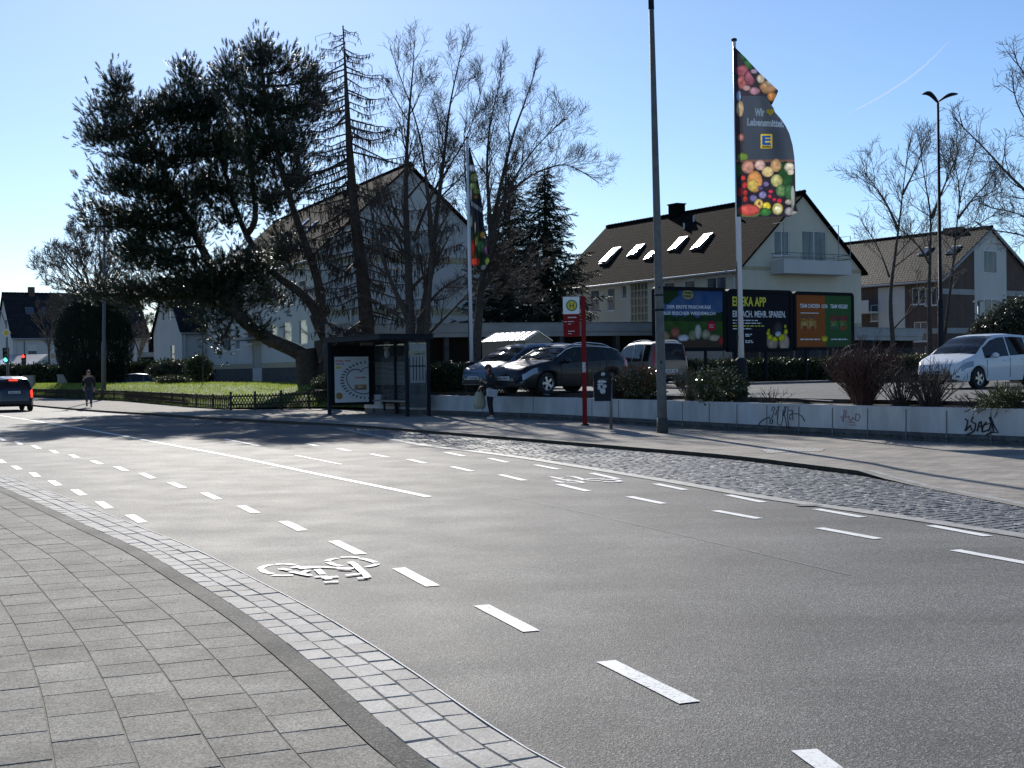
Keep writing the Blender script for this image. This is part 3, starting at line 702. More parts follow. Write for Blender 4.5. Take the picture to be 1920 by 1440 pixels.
g3 = [[(1560, 142), (1580, 155), (1572, 200), (1558, 232)], [(1562, 230), (1600, 190), (1610, 228)], [(1620, 125), (1605, 160), (1640, 180), (1632, 225), (1605, 248)], [(1650, 235), (1668, 165), (1680, 160), (1688, 240)], [(1655, 200), (1685, 200)], [(1720, 165), (1692, 200), (1690, 240), (1735, 225)], [(1712, 185), (1755, 172), (1735, 235)], [(1742, 128), (1775, 235)], [(1750, 125), (1775, 190), (1808, 246), (1760, 240), (1720, 262)], [(1568, 262), (1600, 248)]]
graf(g3, .25, 1420, 750, .017, 'graf_black')
# ------------------------------------------------------------------ vegetation tools
def basis(dirs):
    d = dirs / np.linalg.norm(dirs, axis=1, keepdims=True)
    h = nrs.normal(size=d.shape); a = np.cross(d, h); a /= np.linalg.norm(a, axis=1, keepdims=True); b = np.cross(d, a)
    return np.stack([a, b, d], axis=2)
def scatter(temps, pos, dirs, sc):
    pos = np.asarray(pos, float); dirs = np.asarray(dirs, float); sc = np.asarray(sc, float)
    B = basis(dirs); VS, TS = [], []; o = 0; pick = nrs.randint(0, len(temps), len(pos))
    for ti, (tv, tt) in enumerate(temps):
        ix = np.where(pick == ti)[0]
        if not len(ix): continue
        v = np.einsum('nij,kj->nki', B[ix], tv) * sc[ix][:, None, None] + pos[ix][:, None, :]
        t = tt[None] + (np.arange(len(ix)) * len(tv))[:, None, None]
        VS.append(v.reshape(-1, 3)); TS.append(t.reshape(-1, 3) + o); o += v.shape[0] * v.shape[1]
    return np.concatenate(VS), np.concatenate(TS)
def brush(n, L, l, w, ang, droop=0.0):
    vs, ts = [], []
    for i in range(n):
        z = L * (i + .5) / n; a = rnd.uniform(0, 2 * PI); t = R(rnd.gauss(ang, 12)) * (1 - .55 * z / L)
        d = np.array([math.sin(t) * math.cos(a), math.sin(t) * math.sin(a), math.cos(t)]); s = np.array([-math.sin(a), math.cos(a), 0]) * w / 2
        b = np.array([0, 0, z]); e = b + d * l * rnd.uniform(.7, 1.1); o = len(vs)
        vs += [b - s, b + s, e]; ts.append((o, o + 1, o + 2))
    vs += [np.array([-.008, 0, 0]), np.array([.008, 0, 0]), np.array([0, 0, L])]; o = len(vs); ts.append((o - 3, o - 2, o - 1))
    return np.array(vs), np.array(ts)
def leafclump(n, r, l, w):
    vs, ts = [], []
    for i in range(n):
        c = nrs.normal(size=3); c = c / np.linalg.norm(c) * r * rnd.random() ** .5
        u = nrs.normal(size=3); u /= np.linalg.norm(u); h = nrs.normal(size=3); k = np.cross(u, h); k /= np.linalg.norm(k)
        o = len(vs); vs += [c, c + u * l * .5 + k * w / 2, c + u * l, c + u * l * .5 - k * w / 2]; ts += [(o, o + 1, o + 2), (o, o + 2, o + 3)]
    return np.array(vs), np.array(ts)
PINE = [brush(48, .26, .17, .020, 66) for _ in range(6)]
SPR = [brush(40, .5, .13, .036, 70) for _ in range(4)]
YEWT = [brush(16, .34, .09, .030, 55) for _ in range(4)]
LEAF = [leafclump(10, .13, .085, .045) for _ in range(5)]
TINY = [leafclump(12, .11, .05, .022) for _ in range(5)]
JUN = [brush(22, .26, .07, .022, 40) for _ in range(4)]
def rv(s=1.0): return V((rnd.gauss(0, s), rnd.gauss(0, s), rnd.gauss(0, s)))
def grow(mb, p, d, L, r, lev, prm):
    """a wandering branch that carries its own side branches"""
    n = prm['seg'][min(lev, len(prm['seg']) - 1)]; pts = [p]; rad = [r]; d = d.normalized(); st = L / n
    for i in range(n):
        d = (d + rv(prm['wig']) + V((0, 0, prm['up'][min(lev, len(prm['up']) - 1)]))).normalized(); p = p + d * st
        pts.append(p); rad.append(max(prm['rmin'], r * (1 - .75 * (i + 1) / n)))
    mb.tube(pts, rad, 5 if lev == 0 else (4 if lev == 1 else 3), cap=False)
    if lev < prm['maxlev']:
        k = prm['kids'][min(lev, len(prm['kids']) - 1)]
        for j in range(k):
            f = .18 + .82 * (j + rnd.random()) / k; x = f * n; i = min(int(x), n - 1)
            q = pts[i].lerp(pts[i + 1], x - i); dd = (pts[i + 1] - pts[i]).normalized()
            side = dd.cross(rv()).normalized(); an = R(rnd.uniform(*prm['ang']))
            nd_ = dd * math.cos(an) + side * math.sin(an)
            ll = L * rnd.uniform(.38, .68) * (1.15 - .6 * f)
            grow(mb, q, nd_, max(ll, prm.get('lmin', .25)), max(prm['rmin'], rad[i] * .55), lev + 1, prm)
        
PRM = dict(seg=[6, 5, 4, 3], wig=.075, up=[.055, .085, .07], rmin=.0048, maxlev=3, kids=[6, 5, 4], ang=(24, 50))
def stem_pts(px, Y, n=24):
    out = []
    for q in px:
        x, y = q[0], q[1]; dy = q[2] if len(q) > 2 else 0
        out.append(P(x, y, Y + dy))
    return resample(smooth(out, 2), n)
def bare_tree(name, label, cat, base, Y, stems, r0, twig_len, nk, prm=PRM, mt='bark_grey', mtw='bark_dark', group=None, start=.25, rtip=.02, out_bias=0.0):
    t = thing(name, label, cat, base, 0, group); tm, cm = MB(), MB()
    for si, s in enumerate(stems):
        px, ra, kk = s[0], s[1] * r0, s[2] if len(s) > 2 else 1.0
        pts = stem_pts(px, Y); m = len(pts)
        rad = [max(rtip, ra * (1 - (i / (m - 1)) ** .8 * .92)) for i in range(m)]
        tm.tube(pts, rad, 8)
        k = int(nk * kk); st = s[3] if len(s) > 3 else start
        for j in range(k):
            f = st + (1 - st) * (j + rnd.random()) / k; x = f * (m - 1); i = min(int(x), m - 2)
            q = pts[i].lerp(pts[i + 1], x - i); dd = (pts[i + 1] - pts[i]).normalized(); side = dd.cross(rv()).normalized(); an = R(rnd.uniform(*prm['ang']))
            L = twig_len * kk ** .3 * rnd.uniform(.6, 1.2) * (1.15 - .6 * f)
            grow(cm, q, dd * math.cos(an) + side * math.sin(an), L, max(.014, rad[i] * .5), 0 if L > 1.2 else 1, prm)
        d = (pts[-1] - pts[-2]).normalized()
        for j in range(3): grow(cm, pts[-1], d + rv(.25), twig_len * .45, rtip, 1, prm)
    tm.build('trunk', M[mt], t, True); cm.build('crown', M[mtw], t)
    return t
# ------------------------------------------------------------------ big leaning pine
YP = 60.0
pb = P(583, 727, YP); pb.z = lawn_z(pb.x, YP) - .1
pine = thing('pine_tree', 'large dark pine with twisted forked trunk leaning over the lawn beside the bus shelter', 'tree', pb)
tm = MB()
limbs = {
 'base': ([(583, 732), (580, 715), (577, 690), (574, 668), (572, 655)], .62, .50),
 'left': ([(572, 668), (548, 654), (520, 643), (490, 630), (462, 607), (438, 580), (418, 545, .5), (396, 500, 1), (380, 468, 1.2), (360, 430, 1.3), (340, 390, 1), (322, 350, .6), (300, 300, 0), (272, 250, -.4), (240, 205, -.5), (224, 150, -.6)], .36, .05),
 'loop': ([(590, 715), (606, 695), (620, 672), (622, 652), (612, 628), (600, 606), (594, 588)], .36, .36),
 'right': ([(594, 600), (603, 575, -.3), (600, 540, -.8), (588, 500, -1.2), (572, 455, -1.5), (552, 400, -1.6), (536, 345, -1.6), (520, 285, -1.5), (505, 220, -1.3), (493, 150, -1.2), (487, 75, -1)], .25, .04),
 'mid': ([(596, 592), (582, 566, .3), (558, 543, .8), (530, 527, 1.4), (502, 500, 2), (474, 462, 2.4), (456, 428, 2.6), (440, 390, 2.8), (428, 335, 2.8), (402, 270, 2.6), (372, 200, 2.4), (354, 125, 2.2)], .25, .04),
 'fork': ([(462, 440, 2.5), (478, 420, 2.2), (480, 390, 1.9), (474, 350, 1.6), (470, 290, 1.2), (462, 220, 1), (440, 120, .8)], .17, .04)}
LP = []
for k_, (px, r0, r1) in limbs.items():
    pts = stem_pts(px, YP, 26); n = len(pts)
    tm.tube(pts, [r0 + (r1 - r0) * (i / (n - 1)) ** .8 for i in range(n)], 9)
    if k_ not in ('base', 'loop'): LP += pts[6:]
cl = [(222, 160, 20, 32, 0), (203, 203, 42, 22, 0), (180, 255, 30, 20, 0), (228, 245, 48, 34, 0), (285, 215, 34, 36, 0), (322, 205, 30, 26, 1), (352, 150, 26, 40, 2), (352, 220, 52, 46, 2), (400, 205, 38, 45, 2), (436, 140, 30, 36, 1), (488, 110, 32, 46, -1), (480, 195, 62, 50, -.5), (540, 128, 26, 22, -1), (586, 148, 24, 30, -1), (562, 195, 44, 32, -1), (420, 275, 72, 48, 2), (330, 290, 62, 42, 1), (258, 298, 44, 24, 0), (212, 338, 44, 20, -1), (270, 350, 60, 30, 0), (332, 372, 68, 38, 1), (412, 352, 68, 44, 2.4), (492, 285, 46, 56, -.5), (545, 262, 40, 42, -1.5), (180, 394, 34, 14, -1), (172, 424, 26, 11, -1), (232, 408, 40, 24, 0), (285, 428, 58, 36, .6), (240, 470, 40, 22, 0), (350, 432, 44, 34, 1), (430, 415, 36, 20, 2), (500, 372, 36, 42, -1), (300, 490, 62, 32, 0), (212, 538, 52, 15, -1), (165, 552, 30, 12, -1), (262, 552, 56, 22, 0), (312, 552, 48, 26, 0), (365, 515, 48, 36, .5), (425, 520, 54, 40, 1), (472, 498, 52, 36, 2), (440, 565, 56, 32, 1), (405, 600, 26, 22, 0), (512, 555, 36, 28, 2), (535, 470, 30, 34, -1), (470, 610, 36, 18, 0), (560, 330, 30, 40, -1.6), (600, 210, 22, 22, -1), (385, 560, 30, 30, 0), (415, 640, 14, 24, -.5)]
bm = MB(); pos, dr, sc = [], [], []
tips = []
for (x, y, rx, ry, dy) in cl:
    c = P(x, y, YP + dy); s = YP / FPX
    near = min(LP, key=lambda q: (q - c).length + (3 if q.z > c.z + .6 else 0))
    mid = near.lerp(c, .5) + V((0, rnd.uniform(-.3, .3), -.12))
    L_ = resample(smooth([near, mid, c], 1), 6); bm.tube(L_, [.075, .065, .055, .045, .035, .02], 5)
    rx *= .92; ry *= .92; n = int(rx * ry * (.40 if not (y > 535 and x > 380) else .26)); ex = max(.8, (rx + ry) * .5 * s * 1.1)
    for j in range(max(3, n // 9)):
        a = rnd.uniform(0, 2 * PI); q = rnd.random() ** .6; e = c + V((math.cos(a) * rx * q * s, rnd.gauss(0, ex * .7), math.sin(a) * ry * q * s))
        stt = L_[rnd.randrange(2, 6)]; m_ = stt.lerp(e, .55) + V((0, 0, -.1)); bm.tube(smooth([stt, m_, e], 1), [.03, .025, .02, .016, .012, .01][:len(smooth([stt, m_, e], 1))], 3, cap=False)
        for k in range(9):
            o = rv(.25); pp = e + o; dd = (e - near).normalized() * .30 + o * 1.0 + V((0, 0, .6)); pos.append(tuple(pp)); dr.append(tuple(dd)); sc.append(rnd.uniform(.6, 1.15))
tm.build('trunk', M['bark_pine'], pine, True); bm.build('branches', M['bark_pine'], pine)
vs, ts = scatter(PINE, pos, dr, sc); npmesh('crown', vs, ts, M['needle'], pine)
# ------------------------------------------------------------------ larch with hanging twigs
YL = 54.0
lb = P(700, 690, YL); lb.z = .5
larch = thing('larch_tree', 'tall leafless larch with drooping brown twigs right of the dark pine', 'tree', lb)
tm = MB(); lp = stem_pts([(694, 720), (689, 640), (684, 560), (673, 470), (664, 400), (657, 310), (651, 210), (647, 120), (643, 48)], YL, 40)
tm.tube(lp, [max(.03, .37 * (1 - i / 39) ** .85) for i in range(40)], 9)
bm = MB(); pos, dr, sc = [], [], []
LT = [brush(12, rnd.uniform(.16, .42), .10, .032, 28) for _ in range(6)]
for j in range(96):
    f = .16 + .83 * (j / 95) ** .9; x = f * 39; i = min(int(x), 38); q = lp[i].lerp(lp[i + 1], x - i)
    a = rnd.uniform(0, 2 * PI) if rnd.random() > .5 else rnd.choice((0, PI)) + rnd.gauss(0, .35)
    h = 1 - f; bend = rnd.uniform(.5, 1.7)
    L = (0.5 + 3.7 * min(1, h * 2.2) ** .8) * rnd.uniform(.5, 1.2) * (.75 if h > .7 else 1)
    d = V((math.cos(a), math.sin(a), -.06)); pts = [q]; p = q
    for k in range(8):
        g = k / 7; dz = bend * (-.26 if g < .45 else (.02 + .5 * (g - .45))) * (1 if h < .6 else .8)
        p = p + (d + V((rnd.gauss(0, .06), rnd.gauss(0, .06), dz))).normalized() * L / 8; pts.append(p)
    r0 = .02 + .035 * min(1, L / 3); bm.tube(pts, [max(.008, r0 * (1 - k / 9)) for k in range(9)], 4, cap=False)
    for k in range(int(L * 20)):
        g = .08 + .92 * rnd.random(); xx = g * 8; ii = min(int(xx), 7); e = pts[ii].lerp(pts[ii + 1], xx - ii)
        if rnd.random() < .25:
            s_ = d.cross(V((0, 0, 1))) * rnd.choice((-1, 1)); e2 = e + (s_ * rnd.uniform(.25, .7) + d * .2 + V((0, 0, -.1))); bm.tube([e, e.lerp(e2, .5) + V((0, 0, .03)), e2], [.01, .009, .007], 3, cap=False); e = e2
        pos.append(tuple(e)); dr.append((rnd.gauss(0, .25), rnd.gauss(0, .25), -1)); sc.append(rnd.uniform(.4, 1.25) * (.7 + .5 * min(1, h * 2)))
tm.build('trunk', M['bark_pine'], larch, True); bm.build('branches', M['bark_dark'], larch)
vs, ts = scatter(LT, pos, dr, sc); npmesh('crown', vs, ts, M['cone_twig'], larch)
# ------------------------------------------------------------------ bare broadleaf trees
b = P(777, 690, 51); b.z = .6
bare_tree('bare_tree', 'many stemmed leafless tree standing right behind the bus shelter', 'tree', b, 51,
  [([(770, 715), (770, 640), (768, 560), (764, 470), (760, 380), (762, 290), (768, 200), (776, 110)], 1.0, 1.1), ([(782, 715), (784, 640), (798, 560, .3), (812, 470, .6), (820, 390, .8), (832, 300, 1), (842, 200, 1.2), (862, 110, 1.2)], .85, 1.1),
   ([(766, 600), (742, 548, -.4), (722, 500, -.8), (706, 440, -1.2), (690, 370, -1.4), (684, 300, -1.5)], .5, .7), ([(796, 700, -.2), (800, 620, -.5), (806, 540, -.8), (812, 440, -1), (800, 340, -1.4), (786, 240, -1.5), (745, 130, -1.6)], .55, .8),
   ([(784, 600, -.2), (820, 545, -.8), (868, 518, -1.2), (910, 496, -1.6)], .34, .5), ([(790, 640), (840, 590, -.6), (880, 548, -1), (920, 510, -1.4)], .34, .5), ([(768, 610), (735, 585, .5), (700, 560, .8), (650, 545, 1), (615, 500, 1.2)], .26, .5), ([(776, 450), (800, 380, 1.2), (850, 300, 1.8), (880, 250, 2), (900, 180, 2)], .35, .8)], .24, 2.6, 15, group=None)
b = P(893, 690, 50); b.z = .7
bare_tree('bare_tree', 'leafless tree with wide arching twigs behind the left flagpole with hanging flag', 'tree', b, 50,
  [([(890, 715), (894, 640), (900, 560), (908, 500), (920, 440), (930, 390), (945, 320), (962, 250), (985, 190), (998, 150)], 1.0, 1.1), ([(912, 480), (936, 400, -.8), (966, 330, -1.2), (1000, 280, -1.5), (1040, 240, -1.6)], .5, .9), ([(930, 400), (965, 350, .8), (1010, 320, 1.2), (1060, 305, 1.4), (1096, 325, 1.5)], .4, .9), ([(920, 440), (916, 370, .8), (912, 300, 1.2), (920, 220, 1.6), (936, 160, 1.6)], .5, 1), ([(898, 580), (925, 548, -.5), (960, 545, -.8), (985, 560, -1)], .28, .5), ([(905, 540), (940, 500, .6), (975, 510, 1)], .25, .5), ([(905, 510), (885, 420, -.8), (872, 340, -1.2), (870, 250, -1.5)], .45, .8)], .21, 2.3, 13)
b = P(160, 705, 104); b.z = .2
bare_tree('bare_tree', 'distant pale leafless tree behind the dark clipped yew on the left', 'tree', b, 104,
  [([(175, 700), (176, 620), (170, 560), (150, 510), (125, 480)], 1, 1), ([(176, 610), (185, 540), (190, 490), (185, 455)], .9, 1), ([(176, 600), (205, 540), (225, 500), (245, 480)], .9, 1), ([(170, 575), (140, 540), (105, 520), (88, 515)], .6, .8), ([(172, 560), (158, 500), (145, 465)], .7, 1)], .3, 3.4, 12, dict(PRM, rmin=.013), 'bark_pale', 'bark_pale')
for lab, x0, Yb, stems in (
  ('thin leafless street tree left of the tall double armed lamp', 1680, 52, [([(1678, 690), (1674, 640), (1668, 560), (1678, 480), (1686, 420), (1695, 340), (1702, 285)], 1, 1.1, .45), ([(1684, 430), (1662, 380), (1638, 345), (1625, 330)], .6, .8), ([(1668, 520), (1650, 470), (1632, 440)], .4, .6), ([(1692, 365), (1715, 320), (1728, 285)], .5, .7), ([(1672, 620), (1700, 590), (1735, 560), (1750, 545)], .35, .5)]),
  ('thin leafless street tree just left of the tall lamp pole', 1742, 51, [([(1744, 700), (1744, 640), (1742, 560), (1744, 480), (1746, 405), (1738, 360), (1728, 300), (1726, 275)], 1, 1, .45), ([(1746, 410), (1762, 370), (1778, 330), (1795, 290)], .6, .9), ([(1745, 500), (1722, 460), (1700, 440)], .4, .6)]),
  ('leafless street tree behind the right side of the tall lamp pole', 1786, 53, [([(1764, 700), (1770, 640), (1780, 560), (1790, 470), (1796, 400), (1806, 345), (1822, 300)], .8, 1, .35), ([(1796, 410), (1825, 370), (1850, 345)], .5, .9), ([(1790, 450), (1835, 420), (1860, 405)], .4, .8), ([(1800, 380), (1796, 330), (1786, 300)], .4, .7)])):
    b = P(x0, 690, Yb); b.z = Z_LOT
    bare_tree('street_tree', lab, 'tree', b, Yb, stems, .12, 2.0, 9, dict(PRM, rmin=.006, kids=[5, 4, 3]), 'bark_grey', 'bark_pale', group='bare trees by the right lamp')
b = P(2060, 690, 40); b.z = Z_LOT
bare_tree('bare_tree', 'leafless tree reaching in from the right edge above the white car', 'tree', b, 40,
  [([(2060, 760), (2056, 640), (2040, 520), (2015, 460), (1980, 410), (1930, 365), (1885, 322), (1850, 282), (1805, 238)], 1, 1.3, .45), ([(2050, 560), (2030, 420, .6), (1990, 320, .8), (1940, 250, 1), (1910, 205, 1), (1902, 175, 1)], .7, 1, .4), ([(2030, 400), (1990, 260, -.5), (1950, 180, -.6), (1908, 120, -.8)], .6, 1, .4), ([(2040, 520), (1980, 450, .4), (1915, 400, .8), (1860, 390, 1)], .5, .9, .4), ([(2050, 560), (1990, 470, -.8), (1920, 440, -1), (1850, 430, -1)], .4, .8, .4)], .17, 1.5, 13, dict(PRM, rmin=.006, kids=[6, 4, 3], ang=(32, 66)), 'bark_grey', 'bark_pale')
# ------------------------------------------------------------------ spruces
for lab, ax, ay, Ys, wd in (('left and shorter of two dark spruces behind the flat roofed garages', 953, 320, 72, 2.9), ('right and fuller of two dark spruces behind the flat roofed garages', 1021, 314, 70, 3.1)):
    top = P(ax, ay, Ys); base = V((top.x, Ys, .5)); t = thing('spruce_tree', lab, 'tree', base, 0, 'two spruces behind the garages')
    tm = MB(); tm.tube([base, base.lerp(top, .5), top], [.28, .17, .02], 7); tm.build('trunk', M['bark_pine'], t, True)
    pos, dr, sc = [], [], []; H = top.z - .5
    for j in range(230):
        f = (j + rnd.random()) / 230; z = top.z - .1 - f * (H - 1.0); L = (.14 + wd * min(1, f * 1.5) ** .85 * (1 if f < .6 else 1)) * rnd.uniform(.72, 1.12)
        a = j * 2.39996 + rnd.gauss(0, .3); d = V((math.cos(a), math.sin(a), 0)); n = max(3, int(L * 19))
        for k in range(n):
            g = (k + rnd.random()) / n; q = V((top.x, Ys, z)) + d * L * g + V((0, 0, -.42 * L * g + .30 * L * g * g)) + d.cross(V((0, 0, 1))) * rnd.gauss(0, .12 * (1 - .4 * g) * (1 + L * .35))
            pos.append(tuple(q)); dr.append((d.x * .8 + rnd.gauss(0, .4), d.y * .8 + rnd.gauss(0, .4), rnd.uniform(-.9, .25))); sc.append(rnd.uniform(.5, .95))
    vs, ts = scatter(SPR, pos, dr, sc); npmesh('crown', vs, ts, M['spruce'], t)
# ------------------------------------------------------------------ bushes
def cloud(name, label, cat, c, r, n, temps, m, scl=1.0, group=None, up=.5, stem=None, shell=.5, kind=None, part='foliage', box=False):
    pos, dr = [], []
    for _ in range(n):
        if box: q = V((rnd.uniform(-1, 1), rnd.uniform(-1, 1), rnd.uniform(0, 1))); o = V((q.x * .4, q.y * .8, q.z))
        else:
            q = rv().normalized() * (shell + (1 - shell) * rnd.random()) ** .5; o = q.copy()
        nz = 1 + .28 * mnoise.noise(V((q.x * 2.2, q.y * 2.2, q.z * 2.2)) + V(c)) if not box else 1
        pp = V(c) + V((q.x * r[0] * nz, q.y * r[1] * nz, q.z * r[2] * nz)); pos.append(tuple(pp)); dr.append(tuple(o + rv(.35) + V((0, 0, up))))
    return pos, dr, [scl * rnd.uniform(.7, 1.25) for _ in pos]
def interp_(T, x):
    for (a, b), (c, d) in zip(T, T[1:]):
        if x <= c: return b + (d - b) * (x - a) / (c - a)
    return T[-1][1]
# clipped dark yew
YY = 92.0; yb = P(178, 720, YY); yb.z = .3
t = thing('yew_bush', 'very large dark rounded yew bush beside the lamp post at left', 'bush', yb)
s = YY / FPX; pos, dr, sc = [], [], []
for _ in range(15000):
    h = rnd.random() ** .9; prof = interp_([(0, 36), (.12, 50), (.3, 64), (.52, 71), (.72, 66), (.86, 53), (.95, 34), (1, 10)], h)
    a = rnd.uniform(0, 2 * PI); q = (rnd.random() ** .3) * prof * s * (1 + .05 * mnoise.noise(V((math.cos(a) * 2, math.sin(a) * 2, h * 7))))
    pos.append((yb.x + q * math.cos(a), yb.y + q * math.sin(a), yb.z + h * 176 * s)); dr.append((math.cos(a) * .5, math.sin(a) * .5, 1.2))
    sc.append(rnd.uniform(.7, 1.3))
vs, ts = scatter(YEWT, pos, dr, sc); npmesh('foliage', vs, ts, M['yew'], t)
mb = MB()
for k in range(5): mb.tube([yb + V((k * .15 - .3, 0, -.3)), yb + V((k * .3 - .6, rnd.uniform(-.4, .4), 3)), yb + V((k * .5 - 1, rnd.uniform(-.5, .5), 5.4))], [.12, .08, .03], 6)
split_build(mb, 'stem', M['bark_dark'], t)
# hedges
def hedge(label, A, B, z0, z1, th, n, m='hedge', temps=None, sc=1.0, rough=.08):
    A, B = V(A), V(B); d = B - A; nn = V((-d.y, d.x, 0)).normalized(); t = thing('hedge', label, 'hedge', (A + B) / 2); pos, dr, scs = [], [], []
    for _ in range(n):
        u, w, h = rnd.random(), rnd.uniform(-1, 1), rnd.random() ** .6
        q = A.lerp(B, u) + nn * w * th / 2; top = z1 * (1 + rough * mnoise.noise(V((q.x * .8, q.y * .8, 3)))); q.z = z0 + (top - z0) * h
        pos.append(tuple(q)); dr.append((rnd.gauss(0, .6), -.4 + rnd.gauss(0, .5), .8)); scs.append(sc * rnd.uniform(.7, 1.3))
    vs, ts = scatter(temps or LEAF, pos, dr, scs); npmesh('foliage', vs, ts, M[m], t)
hedge('long clipped dark hedge in front of the white house at far left', P(-60, 700, 112), P(300, 700, 100), 0, 2.3, 1.2, 9000, sc=2.6)
hedge('low dark hedge in front of the small white gabled house', P(250, 700, 97), P(385, 700, 92), .9, 2.3, 1.2, 4200, sc=2.4)
hedge('low clipped hedge under the billboards at the edge of the parking lot', P(1275, 700, 60), P(1545, 700, 66), .75, 1.75, 1.2, 6500, sc=1.5)
hedge('sparse brown hedge left of the white car at the lot edge', P(1560, 700, 56), P(1760, 700, 52), .8, 1.85, 1.0, 5200, 'leaf_juniper', TINY, 1.6)
hedge('dark hedge on the raised bed between shelter and hanging flag', P(800, 740, 48), P(892, 740, 45.5), .7, 1.75, .8, 5200, sc=1.0)
# shrubs on the planting bed
def bed_px(x): 
    a = on_wall(x, 760, 0); n = V((.86, .51, 0)); return V((a.x, a.y, .68)) + n * .42
def twiggy(label, x, h, w, n, m='bark_red', fine=5, leaves=0, lm='leaf_red', group=None, up=.75, rr=.011):
    b = bed_px(x); t = thing('bare_shrub', label, 'shrub', b, 0, group); mb = MB(); pos, dr, sc = [], [], []
    for _ in range(n):
        a = rnd.uniform(0, 2 * PI); o = rnd.random() ** .6; d = V((math.cos(a) * o * w, math.sin(a) * o * w * .6, h * rnd.uniform(.65, 1.05) * (1 - .25 * o)))
        s0 = b + V((math.cos(a) * .12 * o, math.sin(a) * .12 * o, -.05)); m_ = s0 + V((d.x * .32, d.y * .32, d.z * .5)); e = s0 + d
        pts = smooth([s0, m_, e], 1); mb.tube(pts, [rr * (1 - .6 * i / (len(pts) - 1)) for i in range(len(pts))], 4, cap=False)
        for k in range(fine):
            i = rnd.randrange(1, len(pts) - 1); q = pts[i].lerp(pts[i + 1], rnd.random()); e2 = q + V((rnd.gauss(0, .13), rnd.gauss(0, .13), rnd.uniform(.12, .38))) * h * .75
            mb.tube([q, q.lerp(e2, .5) + rv(.02), e2], [.006, .005, .0035], 3, cap=False)
            for _l in range(leaves):
                pos.append(tuple(q.lerp(e2, rnd.random()))); dr.append((rnd.gauss(0, 1), rnd.gauss(0, 1), 1)); sc.append(rnd.uniform(.5, .9))
    mb.build('stems', M[m], t)
    if pos: vs, ts = scatter(TINY, pos, dr, sc); npmesh('foliage', vs, ts, M[lm], t)
G_ = 'bare shrubs on the planting bed'
twiggy('biggest reddish brown leafless shrub on the wall, just left of the red graffiti', 1590, 1.45, .80, 190, group=G_, fine=9)
twiggy('smaller thin leafless shrub directly right of the biggest shrub', 1662, .95, .62, 55, 'bark_dark', group=G_)
twiggy('leafless shrub with fanned straight stems in front of the white car bonnet', 1716, 1.05, .62, 90, 'bark_dark', group=G_, fine=4)
twiggy('tiny curled bare shrub right beside the dark flagpole base', 1420, .5, .38, 16, 'bark_dark', 4, group=G_)
twiggy('dry thin shrub between lamp post and glossy leafy shrub', 1272, .95, .45, 45, 'bark_pale', 5, 1, 'leaf_juniper', group=G_)
twiggy('brown dense shrub in front of the black estate car behind the bus stop sign', 1140, .85, .85, 130, 'bark_red', 5, 1, 'leaf_juniper', group=G_)
twiggy('low bare twigs left of the spreading juniper', 1810, .45, .55, 26, 'bark_dark', 3, group=G_)
twiggy('dark bare shrub beside the waiting woman', 985, .95, .9, 90, 'bark_dark', 5, 1, 'leaf_evergreen', group=G_)
twiggy('dark bare shrub behind the waiting woman near the hanging flag base', 905, .9, .7, 80, 'bark_dark', 5, group=G_)
def leafy(label, x, r, n, temps, ms, scl=1.0, dz=.45, shell=.35, name='leafy_shrub', up=.4):
    b = bed_px(x) + (V((.13, .08, 0)) if temps is JUN else V()); t = thing(name, label, 'shrub', b, 0, 'leafy shrubs on the planting bed')
    mb = MB()
    for k in range(14):
        a = rnd.uniform(0, 6.3); e = b + V((math.cos(a) * r[0] * .7, math.sin(a) * r[1] * .7, r[2] * rnd.uniform(.7, 1.5))); mb.tube([b + V((0, 0, -.05)), b.lerp(e, .5) + V((0, 0, .06)), e], [.016, .012, .007], 4, cap=False)
    split_build(mb, 'stem', M['bark_dark'], t)
    for m, f in ms:
        pos, dr, sc = cloud('', '', '', b + V((0, 0, dz)), r, int(n * f), temps, m, scl, shell=shell, up=up)
        if m == 'leaf_red': pos = [(p[0], p[1], p[2] + .12) for p in pos]
        k = [i for i, p in enumerate(pos) if p[2] > .66]
        vs, ts = scatter(temps, [pos[i] for i in k], [dr[i] for i in k], [sc[i] for i in k]); npmesh('foliage', vs, ts, M[m], t)
leafy('glossy green leafy shrub between the lamp post and dark flagpole base', 1325, (.68, .5, .48), 330, LEAF, (('leaf_gloss', 1),))
leafy('shrub with reddish leaf tips beside the litter bin', 1180, (.60, .5, .42), 300, LEAF, (('leaf_gloss', .7), ('leaf_red', .35)))
leafy('low spreading olive juniper at the right end of the wall', 1893, (.95, .3, .20), 520, JUN, (('leaf_juniper', 1),), .75, .22, up=.25)
leafy('low juniper tuft left of the bigger spreading juniper', 1846, (.34, .25, .18), 160, JUN, (('leaf_juniper', 1),), .7, .20, up=.2)
# large evergreen bush at right, and little garden plants on the lawn
c = P(1895, 640, 50); t = thing('evergreen_bush', 'large grey green evergreen bush behind the white car at right edge', 'bush', (c.x, 50, Z_LOT))
pos, dr, sc = [], [], []
for (x, y, rx, ry) in ((1870, 625, 45, 40), (1910, 600, 55, 40), (1950, 610, 60, 60), (1890, 650, 70, 30), (1840, 640, 20, 28)):
    a, b_, s_ = cloud('', '', '', P(x, y, 50), (rx * 50 / FPX, .9, ry * 50 / FPX), int(rx * ry * .32), LEAF, '', 1.5, shell=.3); pos += a; dr += b_; sc += s_
vs, ts = scatter(LEAF, pos, dr, sc); npmesh('foliage', vs, ts, M['leaf_evergreen'], t)
mb = MB()
for k in range(6): mb.tube([V((c.x + k * .1, 50, Z_LOT)), P(1850 + 20 * k, 620, 50)], [.05, .02], 5)
split_build(mb, 'stem', M['bark_dark'], t)
